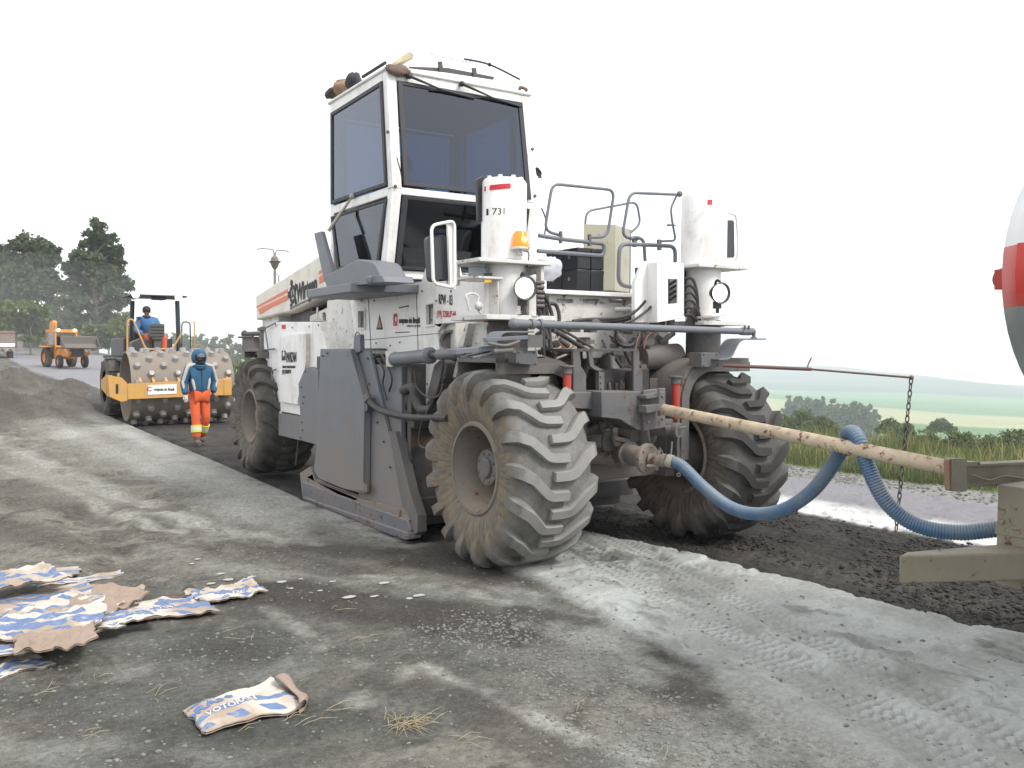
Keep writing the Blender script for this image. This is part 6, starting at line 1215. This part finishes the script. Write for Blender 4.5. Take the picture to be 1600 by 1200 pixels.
for i, (xx, L, lb) in enumerate(((8, [(0,485,20),(20,480,18),(8,505,22),(30,505,18),(-12,510,20)], 'dusty leafy bush mass at the far left under the broad tree'), (48, [(45,480,16),(60,490,18),(40,508,20),(62,515,18),(50,530,12)], 'dusty leafy bush behind the loader arm'), (140, [(120,525,14),(140,520,14),(158,525,15),(150,540,12),(130,540,10)], 'low bushes right behind the grey loader bucket'), (182, [(175,512,15),(192,500,14),(188,522,16),(170,535,13),(200,515,12),(203,535,12)], 'pale green bush just left of the roller roll bar'))):
    tree('roadside_bush', at(xx,545,y=93+i).x, 93+i, 4.5, pxblobs(L, 93+i), lb, 'bush', None, mat='euca2', per=230, size=.40, tr=.12, seed=20+i)
for i in range(7):
    x0 = -10+i*30; L = [(x0+dx, 500+dy+4*math.sin(i*2+dx), 15) for dx, dy in ((0,0),(14,8),(-12,12),(4,24),(18,30),(-8,34))]
    tree('roadside_bush', at(x0,548,y=120+i%2*4).x, 120+i%2*4, 4.5, pxblobs(L, 120+i%2*4), f"{['first','second','third','fourth','fifth','sixth','seventh'][i]} clump from the left in the dark hazy bushes under the tall trees", 'bush', 'dark bushes under the tall trees', mat='euca', per=200, size=.5, tr=.12, seed=120+i)
rg = random.Random(4); sd_n = 0
prev = None
TLP = [(222,520),(240,522),(258,520),(274,519),(290,522),(303,524),(314,519),(324,527),(337,524),(349,529),(360,522),(372,534),(383,530),(395,539)]
pos_words = ['first','second','third','fourth','fifth','sixth','seventh','eighth','ninth','tenth','eleventh','twelfth','thirteenth','fourteenth']
for i, (x, ty) in enumerate(TLP):
    Y = 128+rg.uniform(-6, 6); L = [(x, ty+4, 4), (x-2, ty+12, 7), (x+3, ty+20, 8), (x-3, ty+30, 9), (x+3, ty+42, 10), (x-2, ty+54, 10), (x, ty+66, 10)]
    b = at(x, 560, y=Y); tree('plantation_tree', b.x, Y, at(x, ty, y=Y).z-gz(b.x, Y), pxblobs(L, Y), f'{pos_words[i]} pointed hazy tree from the left in the far row right of the tall trees', 'tree', 'far row of pointed trees behind the roller', mat='euca', per=130, size=.5, tr=.15, seed=40+i)
for i, (x, y, r, Y, lb) in enumerate(((365,575,14,50,'golden green shrub on the verge beside the recycler rear wheel'), (345,585,10,47,'small green shrub on the verge right of the roller'), (388,560,12,58,'shrub behind the recycler rear fender'))):
    p = at(x, 600, y=Y); tree('verge_shrub', p.x, Y, 1.6, pxblobs([(x, y, r), (x+8, y+8, r*.8), (x-9, y+8, r*.8), (x, y+14, r)], Y), lb, 'shrub', None, mat='bush', per=380, size=.13, tr=.04, seed=60+i)
# valley trees on the right
for i, (x, y, r, dd, lb) in enumerate(((1255,662,16,70,'grey green bush beside the right front tyre, beyond the verge'), (1285,668,13,66,'low bush just left of the top of the hose loop, beyond the verge'), (1392,668,9,75,'slim hazy shrub just left of the hanging chain'), (1412,676,12,62,'small hazy tree behind the hanging chain'), (1450,688,14,52,'bush right of the chain, in the valley'), (1472,664,9,110,'distant pale small tree in the valley right of the chain'), (1505,690,17,44,'leafy bush above the tail lamp of the tank truck'), (1545,694,19,42,'wide leafy bush left of the tank truck edge'), (1590,684,19,45,'darkest leafy bush at the right edge of the photo'), (1222,668,12,75,'bush mostly hidden behind the right front tyre'))):
    dd *= 2.1; d = _F+_R*((x-800)/FPX); d.normalize(); c = CAM+d*dd; X, Y = c.x, c.y; p = Vector((X, Y, 1.78-(y-547)/FPX*dd*.88)); rm = r*dd*.88/FPX; zg_ = gz(X, Y)
    bl2 = [(X, Y, p.z, rm, rm*.8), (X+rm*.9, Y-.6*rm, p.z-rm*.5, rm*.8, rm*.6), (X-rm*.9, Y+.6*rm, p.z-rm*.5, rm*.8, rm*.6), (X, Y, p.z-rm*.9, rm*1.1, rm*.7), (X+rm*1.1, Y-rm, p.z-rm*1.3, rm*.9, rm*.6), (X-rm*1.1, Y+rm, p.z-rm*1.3, rm*.9, rm*.6)]
    tree('valley_bush', X, Y, max(1, p.z+rm-zg_), bl2, lb, 'bush', None, mat='bush', per=700/max(.6, rm)**1, size=.10+.0013*dd, tr=.06, seed=80+i)
# grass of the verge
def grass(n, x0, x1, y0, y1, h0, h1, wd, name, label, mat, dens=None, seed=5):
    rg = np.random.default_rng(seed); x = x0+(x1-x0)*rg.random(n)**1.2; y = y0+(y1-y0)*rg.random(n)
    k = zones(x, y)[4] > .5; cl = fbm(x, y, .9, 3, 300); k &= rg.random(n) < np.clip(.65+1.8*cl, .12, 1); x = x[k]; y = y[k]; cl = cl[k]; n = len(x); z = height(x, y)-.02
    h = (h0+(h1-h0)*rg.random(n)**2.2)*(.8+1.0*np.clip(cl, -.3, .4)); a = rg.random(n)*6.283; w_ = wd*(.6+.8*rg.random(n)); ln = h*(.15+.5*rg.random(n)); b = rg.random(n)*6.283
    base = np.stack([x, y, z], 1); du = np.stack([np.cos(a), np.sin(a), 0*a], 1)*w_[:, None]; le = np.stack([np.cos(b), np.sin(b), 0*b], 1)
    mid = base+np.stack([0*x, 0*x, h*.6], 1)+le*(ln*.35)[:, None]; tip = base+np.stack([0*x, 0*x, h], 1)+le*ln[:, None]
    V = np.stack([base-du, base+du, mid+du*.7, mid-du*.7, tip], 1).reshape(-1, 3); me = bpy.data.meshes.new(name); me.vertices.add(n*5); me.vertices.foreach_set('co', V.astype(np.float32).ravel())
    q = np.arange(n)[:, None]*5; idx = np.concatenate([q+[0, 1, 2, 3], q+[3, 2, 4]], 1).astype(np.int32).ravel(); me.loops.add(n*7); me.polygons.add(n*2); me.loops.foreach_set('vertex_index', idx)
    ls = np.stack([np.arange(n)*7, np.arange(n)*7+4], 1).ravel().astype(np.int32); me.polygons.foreach_set('loop_start', ls); me.update(calc_edges=True); me.materials.append(mat)
    o = bpy.data.objects.new(name, me); COL.objects.link(o); tag(o, label, 'grass', kind='stuff'); return o
M['drygrass'] = leafmat('dry_grass', (.22,.20,.07), (.34,.30,.13), .8, .3)
grass(75000, 6.9, 13.5, -4, 14, .10, .36, .006, 'verge_grass', 'green grass on the road verge', M['grassm'], seed=5)
grass(5000, 7.1, 13, -4, 14, .22, .62, .006, 'tall_grass_stalks', 'taller yellowish grass stalks on the verge', M['drygrass'], seed=6)
grass(60000, 6.9, 20, 14, 70, .15, .6, .02, 'far_verge_grass', 'grass along the verge farther up the road', M['grassm'], seed=7)
# distant wood in the valley
bl3 = []
for i in range(70):
    t = rg.random(); x = 1236+t*118; y = np.interp(t, [0, .3, .75, 1], [636, 634, 646, 652])+rg.uniform(0, 6); d = _F+_R*((x-800)/FPX); d = Vector((d.x, d.y, 0)).normalized(); dd = 560+rg.uniform(-18, 30)-60*t; c = CAM+d*dd; z = far_z(np.array([c.x]), np.array([c.y]))[0]; bl3.append((c.x, c.y, z+rg.uniform(2, 14), 7, 6))
me = leaves(bl3, 9., 1.8, seed=99); me.materials.append(M['euca']); me.name = 'distant_wood'; o = bpy.data.objects.new('distant_wood', me); COL.objects.link(o); tag(o, 'far-off dark wood among the valley fields', 'wood', kind='stuff')
# ================================================================== utility poles
M['pconc'] = plain('pole_concrete', (.22,.21,.20), .9)
def upole(pc, Y, h, label, big):
    p = at(pc, 540, y=Y); z = gz(p.x, Y); top = at(pc, h, y=Y); root = empty('utility_pole', (p.x, Y, z)); tag(root, label, 'utility pole', None)
    m = MB(); m.cyl((p.x,Y,z-.2), (p.x,Y,top.z), .16, .10, 10); m.build('pole', M['pconc'], root)
    m = MB(); m.tube(rounded([(p.x,Y,top.z-.4),(p.x-.1,Y,top.z+.3),(p.x-1.1,Y,top.z+.32),(p.x-1.35,Y,top.z+.2)], .2, 4, False), .05, 6); m.build('cross_arm', M['pconc'], root); m = MB(); m.tube(rounded([(p.x,Y,top.z-.4),(p.x+.1,Y,top.z+.25),(p.x+.95,Y,top.z+.25),(p.x+1.1,Y,top.z+.15)], .2, 4, False), .05, 6); m.build('cross_arm', M['pconc'], root)
    if big: m = MB(); m.lathe([(-1.1,.08),(-.95,.2),(-.6,.34),(-.45,.5),(-.4,.3),(-.2,.28),(0,.1),(.02,0)], (p.x,Y,top.z-.15), (0,0,1), 14); m.build('transformer', plain('rusty_transformer',(.20,.16,.14),.7), root)
upole(430, 62, 396, 'tall pole with two arms and a transformer seen over the recycler hood', True)
upole(436, 118, 432, 'far small pole just above the recycler hood line', False)
# ================================================================== paper sacks
def bagmat(name, seed, flat=False):
    s = NT(name); u = s.n.new('ShaderNodeAttribute'); u.attribute_name = 'uvw'; x, y, _ = s.xyz(u.outputs['Vector']); n = s.noise(7, 4, .6)
    base = s.mix(s.ramp(s.noise(3.2, 5), [(.40, 0), (.60, 1)]), (.35,.275,.21), (.56,.52,.46)); blue = s.mix(s.noise(30, 3), (.085,.14,.27), (.17,.23,.37))
    def band(v, a, b): return s.math('MULTIPLY', s.math('GREATER_THAN', v, a), s.math('LESS_THAN', v, b))
    yy = s.math('MULTIPLY_ADD', s.noise(5, 3), .04 if flat else .22, s.math('SUBTRACT', y, .02 if flat else .11))
    b = s.math('MAXIMUM', band(yy, .30, .43 if flat else .52), s.math('MULTIPLY', band(yy, .62, .86), s.math('GREATER_THAN', s.noise(3.5, 2), .54)) if not flat else band(yy, 2, 3)); b = s.math('MAXIMUM', b, s.math('MULTIPLY', band(yy, .05, .19), s.math('GREATER_THAN', s.math('SINE', s.math('MULTIPLY_ADD', y, 9., s.math('MULTIPLY', x, 19.+4*seed))), .1)))
    return s.set(s.mix(s.math('MULTIPLY', b, s.ramp(s.noise(18, 4), [(.30, .25), (.45, 1)])), base, blue), .85)
BM = [bagmat('printed_sack_paper', 0), bagmat('printed_sack_paper_worn', 1), bagmat('printed_sack_paper_flat', 0, True), None]
BM[3:] = []; M['kraft'] = plain('plain_kraft_paper', (.30,.23,.18), .9, var=.25, scale=6)
def sack_surface(c, ang, L, W, hgt, seed, curl, corner=(0,0), rough=1.):
    ca, sa = math.cos(ang), math.sin(ang); rg = np.random.default_rng(seed); f = [(rg.uniform(2,6), rg.uniform(-5,5), rg.uniform(0,6), rg.uniform(.3,1)) for _ in range(5)]
    def S(u, v, layer=1):
        u = np.asarray(u, float); v = np.asarray(v, float); e = np.sin(np.pi*np.clip(u, 0, 1))**.6*np.sin(np.pi*np.clip(v, 0, 1))**.6
        z = 0
        for a, b, p_, w_ in f: z = z+w_*np.abs(((a*u+b*v+p_) % 1)-.5)*.5
        z = z*hgt*.8*rough; z = z+fbm(u*1.0+seed, v*1.0, 7, 4, seed)*hgt*.9*rough
        if layer: z = z+hgt*e*(.9 if rough < 1 else .25)
        z = z+curl*hgt*2.2*np.clip(u-.72, 0, 1)**1.2*3+corner[0]*np.clip(u+v-1.45, 0, 1)*hgt*3+corner[1]*np.clip(.25-u, 0, 1)*hgt*2
        x = (u-.5)*L*(1-.05*np.sin(3*v+seed)); y = (v-.5)*W*(1+.08*np.sin(2.5*u+seed)); x = x-curl*.10*np.clip(u-.8, 0, 1)*L; y = y+.018*np.sin(7*u+seed*2)+.012*np.sin(15*u+seed)
        z = np.maximum(z, .002)+(.012 if layer else .004)
        return c[0]+x*ca-y*sa, c[1]+x*sa+y*ca, c[2]+z
    return S
def sheet(S, layer, n1, n2, name, mat, parent, th=.0025):
    U, V = np.meshgrid(np.linspace(0, 1, n1), np.linspace(0, 1, n2)); U2 = U+.03*(vnoise(V*9, V*0+3., 4)-.5)*(np.abs(U-.5)*2)**8; X, Y, Z = S(U2, V, layer); j, i = np.meshgrid(np.arange(n2-1), np.arange(n1-1), indexing='ij'); a = (j*n1+i).ravel()
    me = bpy.data.meshes.new(name); me.from_pydata(np.stack([X, Y, Z], -1).reshape(-1, 3).tolist(), [], np.stack([a, a+1, a+n1+1, a+n1], 1).tolist()); at_ = me.attributes.new('uvw', 'FLOAT_VECTOR', 'POINT'); at_.data.foreach_set('vector', np.stack([U, V, 0*U], -1).astype(np.float32).ravel()); me.shade_smooth(); me.materials.append(mat)
    o = bpy.data.objects.new(name, me); COL.objects.link(o); o.parent = parent; o.matrix_parent_inverse = _inv(parent); s = o.modifiers.new('t', 'SOLIDIFY'); s.thickness = th; return o
def sack(pc, ang, L, W, hgt, seed, label, curl=0, corner=(0,0), lift=0, words=None, group='empty cement sacks lying in a heap', mat=0, rough=1.):
    p = at(*pc, z=.02); p.z = gz(p.x, p.y)+lift; root = empty('paper_sack', p); tag(root, label, 'paper sack', group); S = sack_surface(p, R_(ang), L, W, hgt, seed, curl, corner, rough)
    top = sheet(S, 1, 70, 50, 'upper_sheet', M['kraft'] if mat == 3 else BM[mat], root); sheet(S, 0, 30, 22, 'lower_sheet', M['kraft'], root)
    for (t_, u0, v0, sz, mt, bd, ro_) in (words or []):
        def warp(x, y, u0=u0, v0=v0, ro_=ro_):
            du = (x*math.cos(ro_)-y*math.sin(ro_))/L; dv = (x*math.sin(ro_)+y*math.cos(ro_))/W; u = np.clip(u0+du, 0, 1); v = np.clip(v0+dv, 0, 1); v = v-.035*math.sin(5*u)/1. if 0 else v; X, Y, Z = S(u, v, 1); return Vector((float(X), float(Y), float(Z)+.0025))
        text_mesh(t_, sz, 'lettering', mt, top, None, None, None, warp=warp, bold=bd, sub=2)
    return root
blue_ = plain('blue_print', (.10,.17,.38), .8); white_ = plain('unprinted_paper', (.60,.53,.45), .85)
sack((378,1103), 8, .50, .34, .055, 12, 'single torn cement sack lying alone in the foreground with its end curled up', curl=.25, corner=(.3,.1), group=None, rough=.35, mat=2,
     words=[('VOTORAN', .36, .355, .052, white_, .001, .0), ('ORAN', .16, .62, .095, blue_, .004, .0), ('CIMENTO', .17, .87, .036, blue_, .001, .0)])
sk0 = [o for o in bpy.data.objects if o.get('category') == 'paper sack'][0]
p = at(452, 1092, z=.02); p.z = gz(p.x, p.y); V = []; nn = 14; mm2 = 10
for j in range(mm2+1):
    v = j/mm2
    for i in range(nn+1):
        t = i/nn; a = -1.9+t*3.9; r = .032+.022*v+.005*math.sin(v*9); V.append((p.x+.01+r*math.cos(a)*1.1+.02*math.sin(v*5), p.y-.15+.30*v+.02*math.sin(t*4), p.z+r+r*math.sin(a)+.01*math.sin(v*7+t*3)))
m = MB(); m.add(V, [(j*(nn+1)+i, j*(nn+1)+i+1, (j+1)*(nn+1)+i+1, (j+1)*(nn+1)+i) for j in range(mm2) for i in range(nn)]); o = m.build('curled_flap', M['kraft'], sk0, smooth=80); sm = o.modifiers.new('t', 'SOLIDIFY'); sm.thickness = .003
hs = [((20,905),4,.9,.30,.02,21,'long flat sack strip, farthest at the upper left of the heap',0),((120,903),-3,.62,.16,.025,22,'narrow dark-edged sack at the far edge of the heap',1),
 ((60,935),6,.75,.42,.035,23,'broad blue striped sack at the far left of the heap',0),((15,960),-8,.6,.4,.04,24,'sack with blue squares cut off by the left edge',1),((95,962),12,.66,.42,.045,25,'crumpled sack in the middle of the heap',0),
 ((150,955),35,.6,.40,.06,26,'plain brown upturned sack right of the heap middle',3),((30,990),3,.62,.36,.04,27,'sack in the second row at the left edge',1),((110,1000),8,.55,.30,.03,28,'flat sack at the near right of the heap',0),
 ((40,1022),-6,.5,.30,.03,29,'blue banded sack at the near side of the heap',0),((5,1040),20,.42,.26,.03,30,'small crumpled sack nearest the camera at the left edge',1),((190,985),10,.42,.24,.03,33,'small flat sack poking out of the heap at the right',1),((60,1003),-12,.7,.5,.07,35,'wide creased sack on the near slope of the heap',0),((150,940),-20,.6,.45,.08,36,'steep folded sack at the top right of the heap',0),((20,930),15,.6,.45,.07,37,'pale torn sack in the upper left of the heap',1),((88,1030),-4,.42,.3,.05,38,'brown inside-out sack at the near edge of the heap',3)]
for k, (pc, ang, L, W, hh, sd3, lb, mt) in enumerate(hs): sack(pc, ang, L, W, hh, sd3, lb, curl=.15*(k % 3), lift=.008*k*(k % 3 != 0), mat=mt, corner=(.3*(k % 2), 0))
sack((250,952), -4, .66, .44, .035, 31, 'blue banded cement sack between the heap and the small crumpled one', corner=(0,.9), words=[('VOTORAN', .55, .36, .05, white_, .002, .05)])
sack((355,928), 6, .50, .30, .05, 32, 'small crumpled cement sack, rightmost of the row at the far side', corner=(.5,.3), words=[('CIM', .6, .3, .04, white_, .002, .0)])
# straws
def straw(name, items, label, kind=None, cat=None):
    m = MB()
    for (x, y, L, a) in items:
        p = at(x, y, z=.02); z = gz(p.x, p.y)+.006; q = p.copy(); q.z = z; r = Vector((math.cos(a)*L, math.sin(a)*L, random.uniform(0,.02))); m.tube([q, q+r*.5+Vector((random.uniform(-.01,.01), random.uniform(-.01,.01), random.uniform(0,.018))), q+r], [.0011,.0018,.0007], 4)
    o = m.build(name, M['straw']); tag(o, label, cat, kind=kind); return o
M['straw'] = plain('straw', (.33,.28,.18), .8, var=.5)
random.seed(3)
straw('straw_tuft', [(random.gauss(632,17), random.gauss(1120,4.5), random.uniform(.03,.16), random.gauss(-.5,.9)) for _ in range(60)], 'small tuft of dry straw on the dirt, right of the single sack', cat='straw tuft')
it = []
for (x, y, n) in ((445,1118,3),(515,1105,4),(240,1082,4),(395,1000,2),(560,1000,3),(520,950,2),(1050,1175,3),(1290,1190,2),(130,1150,3),(340,985,3),(400,1092,2),(470,1128,3),(370,1130,2),(210,905,2),(600,890,2),(150,1055,2),(60,1075,3),(720,1150,4),(900,1100,2)): it += [(x+random.gauss(0,10), y+random.gauss(0,4), random.uniform(.05,.17), random.gauss(-.4,.8)) for _ in range(n)]
straw('scattered_straw', it, 'single dry straws scattered over the dirt', 'stuff', 'straw')
m = MB(); random.seed(8)
for (x, y) in [(308,870),(300,878),(345,893),(358,902),(393,898),(440,905),(470,902),(585,925),(330,908),(500,918),(520,905),(545,930),(600,905),(640,930),(655,925),(455,915),(372,910)]:
    p = at(x, y, z=.03); z = gz(p.x, p.y)+.006; r = random.uniform(.012,.035); m.prism([(p.x+r*1.5*math.cos(t)*random.uniform(.6,1.2), p.y+r*math.sin(t)*random.uniform(.6,1.2), z) for t in np.linspace(0, 6.28, 8)[:-1]], (0,0,.004))
o = m.build('lime_flakes', plain('white_flakes', (.40,.40,.38), .9, var=.3)); tag(o, 'pale dried cement flakes scattered on the dirt', 'cement flakes', kind='stuff')
# ================================================================== air
m = MB(); m.bb((-2400,-500,-175),(3500,3000,45)); hz = m.build('haze', NT('haze_air').m, smooth=0); tag(hz, 'pale haze of the damp air over the valley', 'haze', kind='stuff')
hm = hz.data.materials[0]; t = hm.node_tree; t.nodes.clear(); o_ = t.nodes.new('ShaderNodeOutputMaterial'); pv = t.nodes.new('ShaderNodeVolumePrincipled'); pv.inputs['Color'].default_value = (.90,.95,1,1); pv.inputs['Density'].default_value = .00048; pv.inputs['Anisotropy'].default_value = .1; t.links.new(pv.outputs[0], o_.inputs['Volume'])

m = MB(); m.ball((0,0,0), 1, (34,30,11), 32, 16); dc_ = m.build('dust_cloud', NT('dust_air').m, smooth=80, loc=(-2,108,1)); tag(dc_, 'pale dust hanging over the far road round the loader', 'dust', kind='stuff')
t = dc_.data.materials[0].node_tree; t.nodes.clear(); o_ = t.nodes.new('ShaderNodeOutputMaterial'); pv = t.nodes.new('ShaderNodeVolumePrincipled'); pv.inputs['Color'].default_value = (.96,.95,.93,1); pv.inputs['Density'].default_value = .0055; t.links.new(pv.outputs[0], o_.inputs['Volume'])
